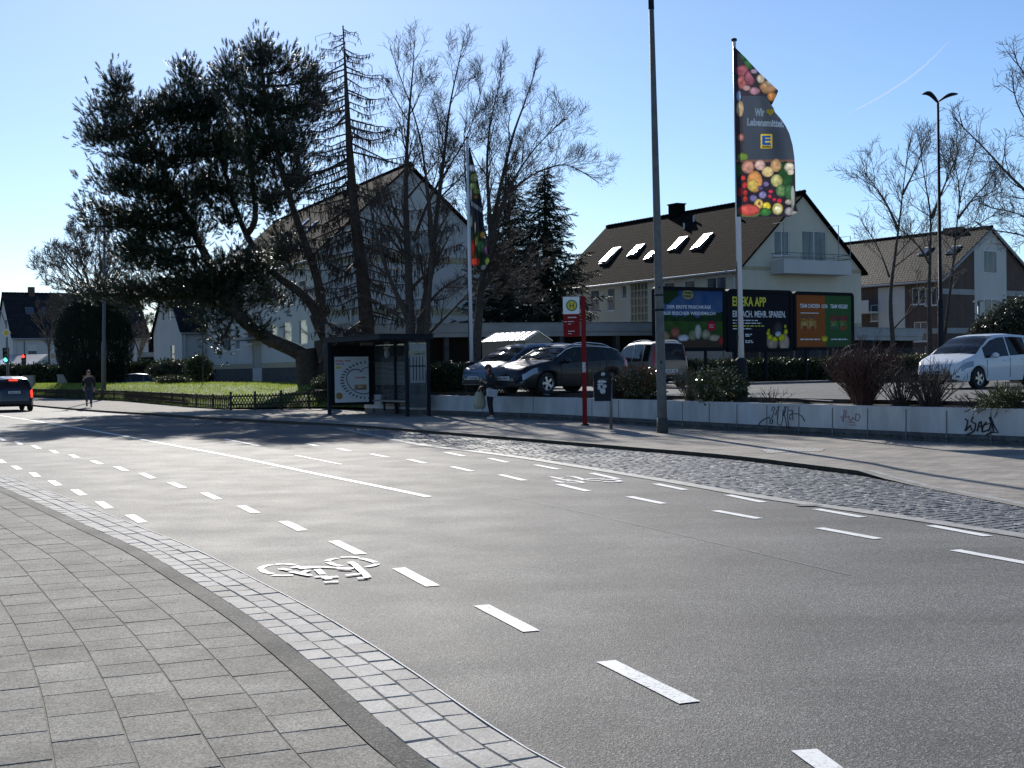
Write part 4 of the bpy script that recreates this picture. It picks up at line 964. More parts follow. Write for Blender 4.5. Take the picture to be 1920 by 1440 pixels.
def lawnplant(name, label, cat, x, y, Y, r, n, temps, m, scl, z=None):
    c = P(x, y, Y); b = V((c.x, Y, lawn_z(c.x, Y))); t = thing(name, label, cat, b)
    pos, dr, sc = cloud('', '', '', c, r, n, temps, m, scl, shell=.3); vs, ts = scatter(temps, pos, dr, sc); npmesh('foliage', vs, ts, M[m], t)
    mb = MB()
    for k in range(5): mb.tube([b + V((0, 0, -.1)), c + V((rnd.gauss(0, r[0] * .4), 0, rnd.uniform(-.1, r[2] * .5)))], [.03, .012], 4, cap=False)
    split_build(mb, 'stem', M['bark_dark'], t)
lawnplant('garden_bush', 'light edged clipped round bush at the corner of the white apartment building', 'bush', 372, 690, 82, (.8, .7, .75), 700, LEAF, 'leaf_gloss', 1.5)
lawnplant('garden_bush', 'low mixed green garden bushes at the top edge of the lawn', 'bush', 318, 696, 84, (1.4, .7, .55), 700, LEAF, 'leaf_evergreen', 1.6)
lawnplant('flower_clump', 'low pale flowering clump on the upper lawn', 'plant', 322, 713, 79, (1.1, .5, .22), 420, TINY, 'leaf_juniper', 1.7)
lawnplant('garden_bush', 'sunlit bush on the mound between pine trunk and bus shelter', 'bush', 612, 722, 57, (.7, .7, .38), 700, TINY, 'leaf_juniper', 1.4)
b = P(381, 705, 76); b.z = .8
bare_tree('sapling', 'thin staked young conifer tree before the apartment corner', 'tree', b, 76, [([(381, 715), (381, 680), (380, 655), (380, 630), (380, 615)], 1, .6)], .06, .8, 8, dict(PRM, maxlev=2))
b = P(265, 700, 116); b.z = 0
bare_tree('bare_tree', 'small brown leafless tree between the yew bush and the small gabled house', 'tree', b, 116, [([(262, 700), (262, 660), (268, 630), (272, 610)], 1, 1), ([(262, 665), (250, 630), (245, 612)], .8, 1), ([(263, 660), (280, 625), (290, 610)], .7, 1)], .14, 1.9, 9, dict(PRM, rmin=.012, kids=[5, 4, 3]), 'bark_pale', 'bark_pale')
b = P(80, 705, 118); b.z = 0
bare_tree('bare_tree', 'brown leafless garden tree in front of the white house at far left', 'tree', b, 118, [([(92, 700), (92, 650), (82, 610), (72, 585)], 1, 1), ([(92, 650), (100, 600), (98, 575)], .8, 1), ([(92, 640), (108, 600), (115, 580)], .8, 1)], .14, 2.2, 9, dict(PRM, rmin=.012, kids=[5, 4, 3]), 'bark_pale', 'bark_pale')
# ------------------------------------------------------------------ buildings
UP = V((0, 0, 1))
def wall_open(mb, O, U, N, L, ops, top, z0, depth=.14):
    """a wall from O along U with openings (u0, u1, za, zb); top(u) gives the upper edge; reveals go inwards"""
    us = sorted(set([0, L] + [o[0] for o in ops] + [o[1] for o in ops] + top.breaks)); us = [u for u in us if 0 <= u <= L]
    pt = lambda u, z, n=0: O + U * u + V((0, 0, z)) - N * n
    for a, b in zip(us, us[1:]):
        if b - a < 1e-4: continue
        col = sorted([o for o in ops if o[0] < (a + b) / 2 < o[1]], key=lambda o: o[2]); z = z0
        for o in col:
            mb.quad(pt(a, z), pt(b, z), pt(b, o[2]), pt(a, o[2])); z = o[3]
        mb.quad(pt(a, z), pt(b, z), pt(b, top(b)), pt(a, top(a)))
    for a, b, za, zb in ops:
        mb.quad(pt(a, za), pt(a, zb), pt(a, zb, depth), pt(a, za, depth)); mb.quad(pt(b, za), pt(b, za, depth), pt(b, zb, depth), pt(b, zb))
        mb.quad(pt(a, zb), pt(b, zb), pt(b, zb, depth), pt(a, zb, depth)); mb.quad(pt(a, za), pt(a, za, depth), pt(b, za, depth), pt(b, za))
class Flat:
    def __init__(s, z): s.z = z; s.breaks = []
    def __call__(s, u): return s.z
class Gable:
    def __init__(s, L, e, r): s.L, s.e, s.r = L, e, r; s.breaks = [L / 2]
    def __call__(s, u): return s.r - (s.r - s.e) * abs(u - s.L / 2) / (s.L / 2)
def window(root, O, U, N, u0, u1, z0, z1, mull=1, shut=0.0, fr='wframe', depth=.10, pane='pane', name='window', sill=True):
    fm = MB(); t = .055
    fb = lambda a, b, c, d, n0=depth, n1=depth - .06: fm.frame_box(O, U, UP, -N, a, b, c, d, n1, n0)
    fb(u0, u0 + t, z0, z1); fb(u1 - t, u1, z0, z1); fb(u0 + t, u1 - t, z0, z0 + t); fb(u0 + t, u1 - t, z1 - t, z1)
    for k in range(1, mull):
        u = u0 + (u1 - u0) * k / mull; fb(u - t / 2, u + t / 2, z0 + t, z1 - t, depth, depth - .055)
    if sill: fm.frame_box(O, U, UP, N, u0 - .04, u1 + .04, z0 - .05, z0 - .003, -.10, .05)
    f = fm.build(name, M[fr], root)
    p = MB(); p.frame_box(O, U, UP, -N, u0 + t, u1 - t, z0 + t, z1 - t, depth - .03, depth - .012); p.build('pane', M[pane], f)
    if shut:
        s = MB(); zb = z1 - (z1 - z0) * shut
        s.frame_box(O, U, UP, -N, u0 + .01, u1 - .01, zb, z1 - .01, .005, .035); s.build('roller_shutter', M['shutter'], f)
    return f
def roof(root, A, U, Lu, W, Lw, eave, ridge, mat_, oh=.35, ov=.25, th=.18, name='roof', far=True):
    """gable roof: A = wall corner at eave height, U along the ridge, W across"""
    mb = MB(); half = Lw / 2; sl = (ridge - eave) / half
    for sgn in ((0, 1) if far else (0,)):
        def q(u, w, dz): 
            ww = w if sgn == 0 else Lw - w
            return A + U * u + W * ww + V((0, 0, eave + sl * w + dz))
        u0, u1 = -ov, Lu + ov; d = .0
        dist = math.hypot(half + oh, sl * (half + oh))
        top = [q(u0, -oh, th), q(u1, -oh, th), q(u1, half, th), q(u0, half, th)]
        bot = [q(u0, -oh, .02), q(u1, -oh, .02), q(u1, half, .02), q(u0, half, .02)]
        mb.add(top, [(0, 1, 2, 3)], [[(0, 0), (Lu + 2 * ov, 0), (Lu + 2 * ov, dist), (0, dist)]])
        mb.add(top + bot, [(4, 7, 6, 5), (0, 4, 5, 1), (1, 5, 6, 2), (3, 7, 4, 0)])
    r = mb.build(name, M[mat_], root)
    rd = MB(); n = int((Lu + 2 * ov) / .38)
    for k in range(n):
        a = A + U * (-ov + (Lu + 2 * ov) * k / n) + W * half + V((0, 0, ridge + th + .01)); b = A + U * (-ov + (Lu + 2 * ov) * (k + 1) / n + .03) + W * half + V((0, 0, ridge + th))
        rd.tube([a, b], [.125, .11], 7)
    rd.build('ridge_tiles', M[mat_], r)
    g = MB(); g.tube([A + U * -ov + W * (-oh - .05) + V((0, 0, eave - sl * oh + .05)), A + U * (Lu + ov) + W * (-oh - .05) + V((0, 0, eave - sl * oh + .05))], .075, 8); g.build('gutter', M['gutter_pipe'], r)
    return r, sl
def skylight(rf, A, U, W, eave, sl, u, w, wd, ln, th=.18, open_=0.0, m='pane_sky', tilt=0.0):
    S = (W + UP * sl).normalized(); N = U.cross(S).normalized()
    if N.z < 0: N = -N
    O = A + U * u + W * w + V((0, 0, eave + sl * w + th))
    f = MB()
    for a, b, c, d in ((0, .07, 0, ln), (wd - .07, wd, 0, ln), (.07, wd - .07, 0, .08), (.07, wd - .07, ln - .16, ln)): f.frame_box(O, U, S, N, a, b, c, d, -.02, .09)
    fo = f.build('skylight', M['metal_grey'], rf)
    S2 = (S * math.cos(open_) + N * -math.sin(open_)).normalized() if open_ else S
    U2 = (U * math.cos(tilt) + N * math.sin(tilt)).normalized()
    N2 = U2.cross(S2); N2 = N2 if N2.z > 0 else -N2
    p = MB(); top = O + S * (ln - .16) + U * .07 + N * .10
    p.frame_box(top, U2, -S2, N2, 0, wd - .14, 0, ln - .24, -.02, .02); p.build('pane', M[m], fo)
def shift(O, U, N, n): return O + N * n
# ---- right house with skylights
Yc = 76.0; C = P(1391, 600, Yc); C.z = 0
Fd = V((-.1325, .224, 0)).normalized(); Gd = V((.224, .1325, 0)).normalized()
h1 = thing('gable_house', 'cream two storey house with brown roof, five glinting skylights and gable balcony behind the billboards', 'house', C)
LF_, WG, E1, R1 = 20.2, 9.6, 7.35, 11.75
Nf, Ng = -Gd, -Fd
ops = []; wins = []
def fx(x):  # distance along the facade seen at pixel x
    d = ray(x, 600); den = d.x * Fd.y - d.y * Fd.x; t = (C.x * Fd.y - C.y * Fd.x) / den; q = V((d.x * t, d.y * t, 0)); return (q - C).dot(Fd)
def zat(x, y, u, O, U):
    q = O + U * u; d = ray(x, y); return CAMH + d.z * q.y / d.y
for x0, x1, y0, y1, mu, sh in ((1325, 1362, 516, 580, 2, .1), (1283, 1303, 521, 580, 1, .12), (1245, 1265, 525, 580, 1, .12), (1166, 1175, 535, 556, 1, 0), (1139, 1153, 538, 578, 1, .10), (1107, 1124, 542, 580, 1, .10), (1062, 1088, 545, 580, 2, .3)):
    u1, u0 = fx(x0), fx(x1); a, b = zat(x1, y1 + 4, u0, C, Fd), zat(x0, y0, u1, C, Fd); ops.append((u0, u1, a, b)); wins.append((u0, u1, a, b, mu, sh))
ug0, ug1 = fx(1215), fx(1183); gz0, gz1 = 2.6, zat(1183, 532, ug1, C, Fd); ops.append((ug0, ug1, gz0, gz1))
w = MB(); wall_open(w, C, Fd, Nf, LF_, ops, Flat(E1), 0)
gops = [(2.55, 3.75, 8.05, 9.55), (4.75, 6.75, 7.75, 9.65)]
wall_open(w, C, Gd, Ng, WG, gops, Gable(WG, E1, R1), 0)
C2 = C + Fd * LF_ + Gd * WG
wall_open(w, C2, -Gd, Fd, WG, [], Gable(WG, E1, R1), 0); wall_open(w, C2, -Fd, Gd, LF_, [], Flat(E1), 0)
w.build('wall', M['cream_wall'], h1)
for q in wins: window(h1, C, Fd, Nf, q[0], q[1], q[2], q[3], q[4], q[5])
for q in gops: window(h1, C, Gd, Ng, *q, mull=2)
# glass block window
gb = MB(); pn = MB()
for i in range(6):
    u = ug0 + (ug1 - ug0) * i / 5; gb.frame_box(C, Fd, UP, -Nf, u - .05, u + .05, gz0, gz1, .02, .12)
for j in range(10):
    z = gz0 + (gz1 - gz0) * j / 9; gb.frame_box(C, Fd, UP, -Nf, ug0, ug1, z - .05, z + .05, .024, .116)
g = gb.build('glass_block_window', M['beige_band'], h1); pn.frame_box(C, Fd, UP, -Nf, ug0, ug1, gz0, gz1, .06, .08); pn.build('pane', M['pane'], g)
bd = MB(); bd.frame_box(C, Gd, UP, Ng, .02, WG - .02, 7.18, 7.38, .004, .03); bd.frame_box(C, Gd, UP, Ng, .02, WG - .02, 3.85, 4.1, .004, .03)
bd.frame_box(C, Fd, UP, Nf, .02, ug0 - .06, 3.85, 4.1, .004, .03); bd.frame_box(C, Fd, UP, Nf, ug1 + .06, LF_ - .02, 3.85, 4.1, .004, .03); split_build(bd, 'wall_band', M['beige_band'], h1)
dp = MB(); dp.tube([C + Fd * .9 + Nf * .45 + V((0, 0, E1 - .15)), C + Fd * .5 + Nf * .12 + V((0, 0, E1 - .6)), C + Fd * .5 + Nf * .1 + V((0, 0, 1.2))], .05, 7); q = C + Fd * (LF_ - .2) + Nf * .1
dp.tube([q + Nf * .35 + V((0, 0, E1 - .15)), q + V((0, 0, E1 - .7)), q + V((0, 0, .5))], .05, 7); dp.build('downpipe', M['gutter_pipe'], h1)
rf, sl = roof(h1, C, Fd, LF_, Gd, WG, E1, R1, 'tiles_brown')
for x0, x1, yb_, yt, op, tl in ((1131, 1158, 495, 466, .0, 0), (1183, 1203, 481, 460, .0, 0), (1212, 1228, 488, 472, .0, 0), (1262, 1282, 470, 446, .0, 0), (1303, 1330, 468, 440, .0, 0)):
    S = (Gd + UP * sl).normalized(); N = Fd.cross(S); N = N if N.z > 0 else -N; O = C + V((0, 0, E1 + .18))
    def onroof(x, y):
        d = ray(x, y); t = (O - V((0, 0, CAMH))).dot(N) / d.dot(N); q = V((0, 0, CAMH)) + d * t; q = q - C; return q.dot(Fd), q.dot(Gd)
    ua, wa = onroof((x0 + x1) / 2 - 7, yb_); ub, wb_ = onroof((x0 + x1) / 2 + 7, yt); u = (ua + ub) / 2
    wd = .95 if x0 != 1212 else .7; ln = max(.9, (wb_ - wa) * math.hypot(1, sl))
    dv = (C + Fd * u + Gd * wa + UP * 9 - V((0, 0, CAMH))).normalized(); hh = (V((-.179, .857, .485)) - dv).normalized()
    tl = max((-.10, -.05, 0, .05, .10), key=lambda a: abs(hh.dot((Fd * math.cos(a) + N * math.sin(a)).cross(S)))); op = max((-.06, 0, .05), key=lambda a: abs(hh.dot(Fd.cross((S * math.cos(a) - N * math.sin(a))))))
    skylight(rf, C, Fd, Gd, E1, sl, u - wd / 2, wa, wd, ln, open_=op, tilt=tl)
ch = MB(); u, w_ = fx(1268) - .9, WG / 2 - .5; Cr = C + Gd * (WG / 2); dr_ = ray(1269, 400); t_ = (Cr.x * Fd.y - Cr.y * Fd.x) / (dr_.x * Fd.y - dr_.y * Fd.x); q = V((dr_.x * t_, dr_.y * t_, 0)); ch.frame_box(q, Fd, UP, Gd, -.48, .48, R1 - .5, R1 + .80, -.35, .35); ch.frame_box(q, Fd, UP, Gd, -.54, .54, R1 + .80, R1 + .88, -.41, .41); ch.build('chimney', M['tiles_brown'], rf)
vp = MB()
for u, w_ in ((4.6, 3.6), (9.2, 3.9), (9.6, 3.4)): q = C + Fd * u + Gd * w_ + V((0, 0, E1 + sl * w_ + .1)); vp.tube([q, q + V((0, 0, .45))], .07, 7)
vp.build('vent_pipe', M['gutter_pipe'], rf)
bal = MB(); bal.frame_box(C, Gd, UP, Ng, 2.2, 7.6, 6.95, 7.15, 0, 1.2); bal.frame_box(C, Gd, UP, Ng, 2.2, 7.6, 7.15, 7.75, 1.12, 1.2); bal.frame_box(C, Gd, UP, Ng, 2.2, 2.28, 7.15, 7.75, 0, 1.12); bal.frame_box(C, Gd, UP, Ng, 7.52, 7.6, 7.15, 7.75, 0, 1.12)
bo_ = bal.build('balcony', M['white_wall'], h1)
rl = MB()
def cp(u, z, n): return C + Gd * u + UP * z + Ng * n
for z in (7.9, 8.15): rl.tube([cp(2.24, z, .05), cp(2.24, z, 1.16), cp(7.56, z, 1.16), cp(7.56, z, .05)], .022, 6)
for u in (2.24, 3.6, 4.9, 6.2, 7.56): rl.tube([cp(u, 7.7, 1.16), cp(u, 8.15, 1.16)], .02, 6)
for u in (2.24, 7.56, 6.6): rl.tube([cp(u, 7.7, 1.16), cp(u, 9.9 if u < 7 else 9.3, 1.16), cp(u, 9.9 if u < 7 else 9.3, .3)], .022, 6)
rl.build('railing', M['metal_grey'], bo_)
# ---- far right house: glazed tiles, dark brick
Y6 = 95.0; C6 = P(1768, 600, Y6); C6.z = 0; F6 = V((-.553, .833, 0)).normalized(); G6 = V((.833, .553, 0)).normalized()
h6 = thing('gable_house', 'dark brick house with glazed tile roof and pale vertical gable strip at right', 'house', C6)
L6, W6, E6, R6 = 15.0, 11.0, 7.75, 11.5
strip_ = (3.6, 7.4)
w = MB(); brick_ops = [strip_ + (0.0, 11.4)]
class GB(Gable): pass
top = Gable(W6, E6, R6)
wall_open(w, C6, G6, -F6, W6, [], top, 0)
def f6(x):
    d = ray(x, 600); den = d.x * F6.y - d.y * F6.x; t = (C6.x * F6.y - C6.y * F6.x) / den; return (V((d.x * t, d.y * t, 0)) - C6).dot(F6)
o6 = []
for x0, x1, y0, y1, mu in ((1735, 1757, 540, 572, 2), (1710, 1735, 540, 570, 2), (1713, 1738, 604, 640, 2), (1668, 1682, 545, 568, 1), (1632, 1646, 572, 602, 1)):
    u1, u0 = f6(x0), f6(x1); za, zb = zat(x1, y1, u0, C6, F6), zat(x0, y0, u1, C6, F6); o6.append((u0, u1, za, zb, mu))
wall_open(w, C6, F6, -G6, L6, [q[:4] for q in o6], Flat(E6), 0)
D6 = C6 + F6 * L6 + G6 * W6
wall_open(w, D6, -G6, F6, W6, [], top, 0); wall_open(w, D6, -F6, G6, L6, [], Flat(E6), 0)
w.build('wall', M['brick_dark'], h6)
for q in o6: window(h6, C6, F6, -G6, *q[:4], mull=q[4])
pl = MB()
def gq(u, z, n): return C6 + G6 * u + UP * z - F6 * n
gp = [(strip_[0], 0), (strip_[1], 0), (strip_[1], top(strip_[1]) - .05), (W6 / 2, R6 - .05), (strip_[0], top(strip_[0]) - .05)]
pl.prism([gq(u, z, .004) for u, z in gp], -F6 * .04)
u0, u1 = f6(1697), f6(1647); 
pl.frame_box(C6, F6, UP, -G6, u0, min(u1, L6), 0.2, E6 - .4, .003, .006)
pl.build('pale_panel', M['white_wall'], h6)
bd = MB()
for z in (6.55, 3.7):
    bd.frame_box(C6, G6, UP, -F6, 0, strip_[0] - .02, z, z + .4, .003, .05); bd.frame_box(C6, G6, UP, -F6, strip_[1] + .02, W6, z, z + .4, .003, .05)
bd.frame_box(C6, F6, UP, -G6, 0, u0 - .02, 3.7, 4.1, .003, .05)
split_build(bd, 'wall_band', M['fascia'], h6)
for a in ((4.6, 6.2, 8.2, 9.9), (4.6, 6.4, 4.9, 6.3)): window(h6, C6 - F6 * .14, G6, -F6, *a, mull=1 if a[3] > 9 else 2, sill=False)
r6, s6 = roof(h6, C6, F6, L6, G6, W6, E6, R6, 'tiles_grey', oh=.45)
skylight(r6, C6, F6, G6, E6, s6, 3.6, 2.7, .8, 1.1); skylight(r6, C6, F6, G6, E6, s6, .9, 2.5, .8, 1.1)
ch = MB(); q = C6 + F6 * 3.2 + G6 * (W6 / 2); ch.frame_box(q, F6, UP, G6, -.8, .8, R6 - .4, R6 + .45, -.3, .3); ch.build('chimney', M['brick_dark'], r6)
vb = MB(); vb.frame_box(C6, G6, UP, -F6, 0, 0, 0, 0, 0, 0) if False else None
for sg in (0, 1):
    a, b = (C6 + G6 * -.4 + UP * (E6 - .25), C6 + G6 * W6 / 2 + UP * (R6 + .02)) if sg == 0 else (C6 + G6 * (W6 + .4) + UP * (E6 - .25), C6 + G6 * W6 / 2 + UP * (R6 + .02))
    vb.tube([a - F6 * .27, b - F6 * .27], .11, 4)
vb.build('bargeboard', M['fascia'], r6)
ba = MB()
for zz in (2.9, 5.4):
    ba.frame_box(C6, F6, UP, -G6, u0 + 2.4, u0 + 5.6, zz, zz + .15, 0, 1.3); ba.frame_box(C6, F6, UP, -G6, u0 + 2.4, u0 + 5.6, zz + .15, zz + 1.0, 1.22, 1.3)
ba.build('balcony', M['white_wall'], h6)
# ---- apartment building behind the trees
Y3 = 78.0; C3 = P(590, 600, Y3); C3.z = 0; F3 = V((-.178, .39, 0)).normalized(); G3 = V((.39, .178, 0)).normalized()
h3 = thing('apartment_building', 'three storey white apartment building with steep brown roof, seen behind pine and larch', 'building', C3)
L3, W3, E3, R3 = 33.0, 12.2, 8.55, 14.1
def f3(x):
    d = ray(x, 600); den = d.x * F3.y - d.y * F3.x; t = (C3.x * F3.y - C3.y * F3.x) / den; return (V((d.x * t, d.y * t, 0)) - C3).dot(F3)
o3 = []
for x0, x1, y0, y1 in ((560, 576, 600, 645), (530, 546, 604, 640), (507, 520, 608, 642), (492, 501, 610, 640), (462, 472, 612, 645), (440, 449, 617, 655), (420, 432, 620, 658), (398, 408, 642, 660), (560, 578, 527, 565), (525, 540, 535, 570), (500, 512, 540, 572), (470, 482, 545, 578), (440, 450, 552, 582), (415, 425, 557, 586), (394, 402, 562, 588)):
    u1, u0 = f3(x0), f3(x1); o3.append((u0, u1, zat(x1, y1, u0, C3, F3), zat(x0, y0, u1, C3, F3)))
du0, du1 = f3(489), f3(472); o3d = (du0, du1, 1.0, zat(480, 645, (du0 + du1) / 2, C3, F3))
w = MB(); wall_open(w, C3, F3, -G3, L3, o3 + [o3d], Flat(E3), 1.9)
t3 = Gable(W3, E3, R3); go = [(3.4, 4.9, 8.6, 10.0), (6.0, 7.6, 8.3, 10.2), (2.6, 4.2, 5.4, 6.9), (8.0, 9.6, 5.4, 6.9)]
wall_open(w, C3, G3, -F3, W3, go[:2], t3, 1.9)
D3 = C3 + F3 * L3 + G3 * W3
wall_open(w, D3, -G3, F3, W3, [], t3, 1.9); wall_open(w, D3, -F3, G3, L3, [], Flat(E3), 1.9)
w.build('wall', M['white_wall'], h3)
for q in o3: window(h3, C3, F3, -G3, *q, mull=1, fr='wframe')
for q in go[:2]: window(h3, C3, G3, -F3, *q, mull=2)
b = MB(); b.frame_box(C3, F3, UP, -G3, .0, du0 - .1, .2, 1.9, -.3, .01); b.frame_box(C3, F3, UP, -G3, du1 + .1, L3, .2, 1.9, -.3, .01); b.frame_box(C3, G3, UP, -F3, 0, W3, .2, 1.9, -.3, .01); b.build('plinth', M['dark_base'], h3)
b = MB(); b.frame_box(C3, F3, UP, -G3, .02, du0 - .1, 1.9, 2.25, .004, .03); b.frame_box(C3, F3, UP, -G3, du1 + .1, L3, 1.9, 2.25, .004, .03)
for z in (5.0, 8.2): b.frame_box(C3, G3, UP, -F3, .02, W3 - .02, z, z + .4, .004, .03)
split_build(b, 'wall_band', M['beige_band'], h3)
d_ = MB(); d_.frame_box(C3, F3, UP, G3, du0, du1, 1.0, o3d[3], .08, .14); d_.build('door', M['cabinet'], h3)
b = MB(); b.frame_box(C3, F3, UP, -G3, du0 - .8, du1 + 1.2, o3d[3] + .25, o3d[3] + .42, 0, 1.3); b.build('door_canopy', M['fascia'], h3)
r3, s3 = roof(h3, C3, F3, L3, G3, W3, E3, R3, 'tiles_brown', oh=.45, ov=.35)
for x0, x1, yb_, yt in ((394, 410, 508, 490), (442, 456, 471, 460), (515, 530, 455, 443), (564, 596, 443, 418), (560, 572, 427, 424)):
    S = (G3 + UP * s3).normalized(); N = F3.cross(S); N = N if N.z > 0 else -N; O = C3 + V((0, 0, E3 + .18)); d = ray((x0 + x1) / 2, (yb_ + yt) / 2); q = V((0, 0, CAMH)) + d * ((O - V((0, 0, CAMH))).dot(N) / d.dot(N)) - C3
    skylight(r3, C3, F3, G3, E3, s3, q.dot(F3) - .45, q.dot(G3) - .5, .9, 1.5)
# balconies on the right flank of the apartment building
B3 = C3 + G3 * W3
b = MB()
for z in (2.7, 5.6): b.frame_box(B3, F3, UP, G3, .6, 5, z, z + .18, 0, 1.25); 
bb = b.build('balcony', M['fascia'], h3)
b = MB()
for z in (2.88, 5.78): b.frame_box(B3, F3, UP, G3, .6, 5, z, z + 1.0, 1.19, 1.25); b.frame_box(B3, F3, UP, G3, .6, .66, z, z + (2.3 if z > 4 else 1.0), .02, 1.19)
b.build('balcony_screen', M['wframe'], bb)
dp = MB()
for q in (C3 + G3 * (W3 - .3) - F3 * .1, C3 + G3 * 2.2 - F3 * .1): dp.tube([q + UP * (E3 - .2), q + UP * 1.5], .05, 6)
dp.build('downpipe', M['gutter_pipe'], h3)
# ---- flat roofed garages
def garage(name, label, A, B, z0, zf0, zf1, dep, nd_, soff=.7):
    A, B = V(A), V(B); U = (B - A); L = U.length; U.normalize(); N = V((U.y, -U.x, 0)); t = thing(name, label, 'garage', A)
    w = MB(); w.frame_box(A, U, UP, -N, 0, L, z0, zf0, soff, dep); w.build('wall', M['dark_wood'], t)
    f = MB(); f.frame_box(A, U, UP, -N, 0, L, zf0, zf0 + (zf1 - zf0) * .36, .06, dep); f.frame_box(A, U, UP, -N, 0, L, zf0 + (zf1 - zf0) * .36, zf1, 0, dep + .1); f.build('roof', M['fascia'], t)
    e = MB(); e.frame_box(A, U, UP, -N, -.02, L + .02, zf1, zf1 + .05, -.03, dep + .12); e.build('roof_trim', M['metal_grey'], t)
    for k in range(nd_):
        d = MB(); u0 = L * k / nd_ + .15; u1 = L * (k + 1) / nd_ - .15
        for j in range(7): d.frame_box(A, U, UP, -N, u0, u1, z0 + .05 + (zf0 - z0 - .15) * j / 7, z0 + .03 + (zf0 - z0 - .15) * (j + 1) / 7, soff - .05, soff - .005)
        d.build('garage_door', M['dark_wood'], t)
        p = MB(); p.frame_box(A, U, UP, -N, L * k / nd_ - .1, L * k / nd_ + .1, z0, zf0, .1, soff); p.build('pillar', M['dark_base'], t)
A, B = P(612, 620, 59), P(1262, 620, 63)
A.z = B.z = 0
garage('garage_row', 'long flat roofed garage row with pale fascia behind the parked cars', A, B, .5, 3.12, 3.72, 6.0, 6)
A, B = P(1540, 620, 72), P(1731, 620, 80); A.z = B.z = 0
garage('garage_row', 'short flat roofed garage with pale fascia right of the billboards', A, B, .6, 2.95, 3.65, 6, 2)
# ---- shed
A = P(904, 640, 53); A.z = 0; B = P(985, 640, 50.5); B.z = 0
t = thing('garden_shed', 'beige metal shed with shiny low gable roof behind the blue and black parked cars', 'shed', A)
U = (B - A); L = U.length; U.normalize(); N = V((U.y, -U.x, 0)); Wd = 2.2; GN = -N
cr = P(1034, 640, 52.4); cr.z = 0; GN = (cr - B); Wd = GN.length; GN.normalize()
w = MB(); tp = Gable(Wd, 2.72, 3.05)
wall_open(w, A, U, N, L, [], Flat(2.72), .7); wall_open(w, B, GN, U, Wd, [], tp, .7); wall_open(w, A, GN, -U, Wd, [], tp, .7); wall_open(w, cr, -U, GN, L, [], Flat(2.72), .7); w.build('wall', M['shed'], t)
rr = MB()
for s0, s1 in ((-.06, Wd / 2), (Wd + .06, Wd / 2)):
    za = 2.72 - .02; rr.add([A - U * .05 + GN * s0 + UP * (2.74), B + U * .05 + GN * s0 + UP * 2.74, B + U * .05 + GN * s1 + UP * 3.09, A - U * .05 + GN * s1 + UP * 3.09, A - U * .05 + GN * s0 + UP * 2.70, B + U * .05 + GN * s0 + UP * 2.70, B + U * .05 + GN * s1 + UP * 3.05, A - U * .05 + GN * s1 + UP * 3.05], [(0, 1, 2, 3), (7, 6, 5, 4), (0, 4, 5, 1), (1, 5, 6, 2), (3, 2, 6, 7), (0, 3, 7, 4)])
rf_ = rr.build('roof', M['shed_roof'], t)
rb = MB()
for k in range(9): q = A + U * (L * k / 8); rb.tube([q + GN * -.06 + UP * 2.76, q + GN * (Wd / 2) + UP * 3.11], .02, 4)
rb.build('roof_rib', M['shed_roof'], rf_)
# ---- white house far left
def simple_house(label, C, U, L, W, Wd, eave, ridge, fops, gops, wallm, tiles, z0=0):
    t = thing('gable_house', label, 'house', C); NU = -W; NW = -U
    w = MB(); g = Gable(Wd, eave, ridge)
    wall_open(w, C, U, NU, L, [q[:4] for q in fops], Flat(eave), z0); wall_open(w, C, W, NW, Wd, [q[:4] for q in gops], g, z0)
    D = C + U * L + W * Wd; wall_open(w, D, -W, U, Wd, [], g, z0); wall_open(w, D, -U, W, L, [], Flat(eave), z0); w.build('wall', M[wallm], t)
    for q in fops: window(t, C, U, NU, *q[:4], mull=1, shut=q[4] if len(q) > 4 else 0)
    for q in gops: window(t, C, W, NW, *q[:4], mull=1)
    rf, sl = roof(t, C, U, L, W, Wd, eave, ridge, tiles, oh=.3, ov=.2)
    d = MB(); q = C + U * .25 + NU * .08; d.tube([q + UP * (eave - .2), q + UP * z0], .05, 6); d.build('downpipe', M['gutter_pipe'], t)
    return t, rf, sl
Cw = P(24, 640, 130); Cw.z = 0; Uw = V((.85, .52, 0)).normalized(); Ww = V((-.52, .85, 0)).normalized()
def px_u(C, U, x):
    d = ray(x, 650); den = d.x * U.y - d.y * U.x; t = (C.x * U.y - C.y * U.x) / den; return (V((d.x * t, d.y * t, 0)) - C).dot(U)
fo = [(px_u(Cw, Uw, 52), px_u(Cw, Uw, 70), zat(60, 668, px_u(Cw, Uw, 60), Cw, Uw), zat(60, 646, px_u(Cw, Uw, 60), Cw, Uw), .55), (px_u(Cw, Uw, 94), px_u(Cw, Uw, 111), zat(102, 673, px_u(Cw, Uw, 102), Cw, Uw), zat(102, 652, px_u(Cw, Uw, 102), Cw, Uw), .5)]
t, rf, sl = simple_house('white house with dark roof and small chimney at the far left street corner', Cw, Uw, 13.5, Ww, 8.4, 5.55, 9.9, fo, [], 'white_wall', 'tiles_dark')
ch = MB(); q = Cw + Uw * px_u(Cw, Uw, 77) + Ww * 4.2; ch.frame_box(q, Uw, UP, Ww, -.3, .3, 9.6, 10.75, -.3, .3); ch.build('chimney', M['brick_dark'], rf)
for x in (66, 98): skylight(rf, Cw, Uw, Ww, 5.55, sl, px_u(Cw, Uw, x) - .4, 2.0, .8, 1.0)
Ub = V((.86, .5, 0)).normalized(); Wb = V((-.5, .86, 0)).normalized()
Cb = P(341, 640, 106); Cb.z = 0
Wbd = 8.6
gops = [(3.2, 3.9, 6.0, 7.6), (5.1, 5.8, 6.1, 7.6), (2.2, 3.4, 1.2, 4.0)]
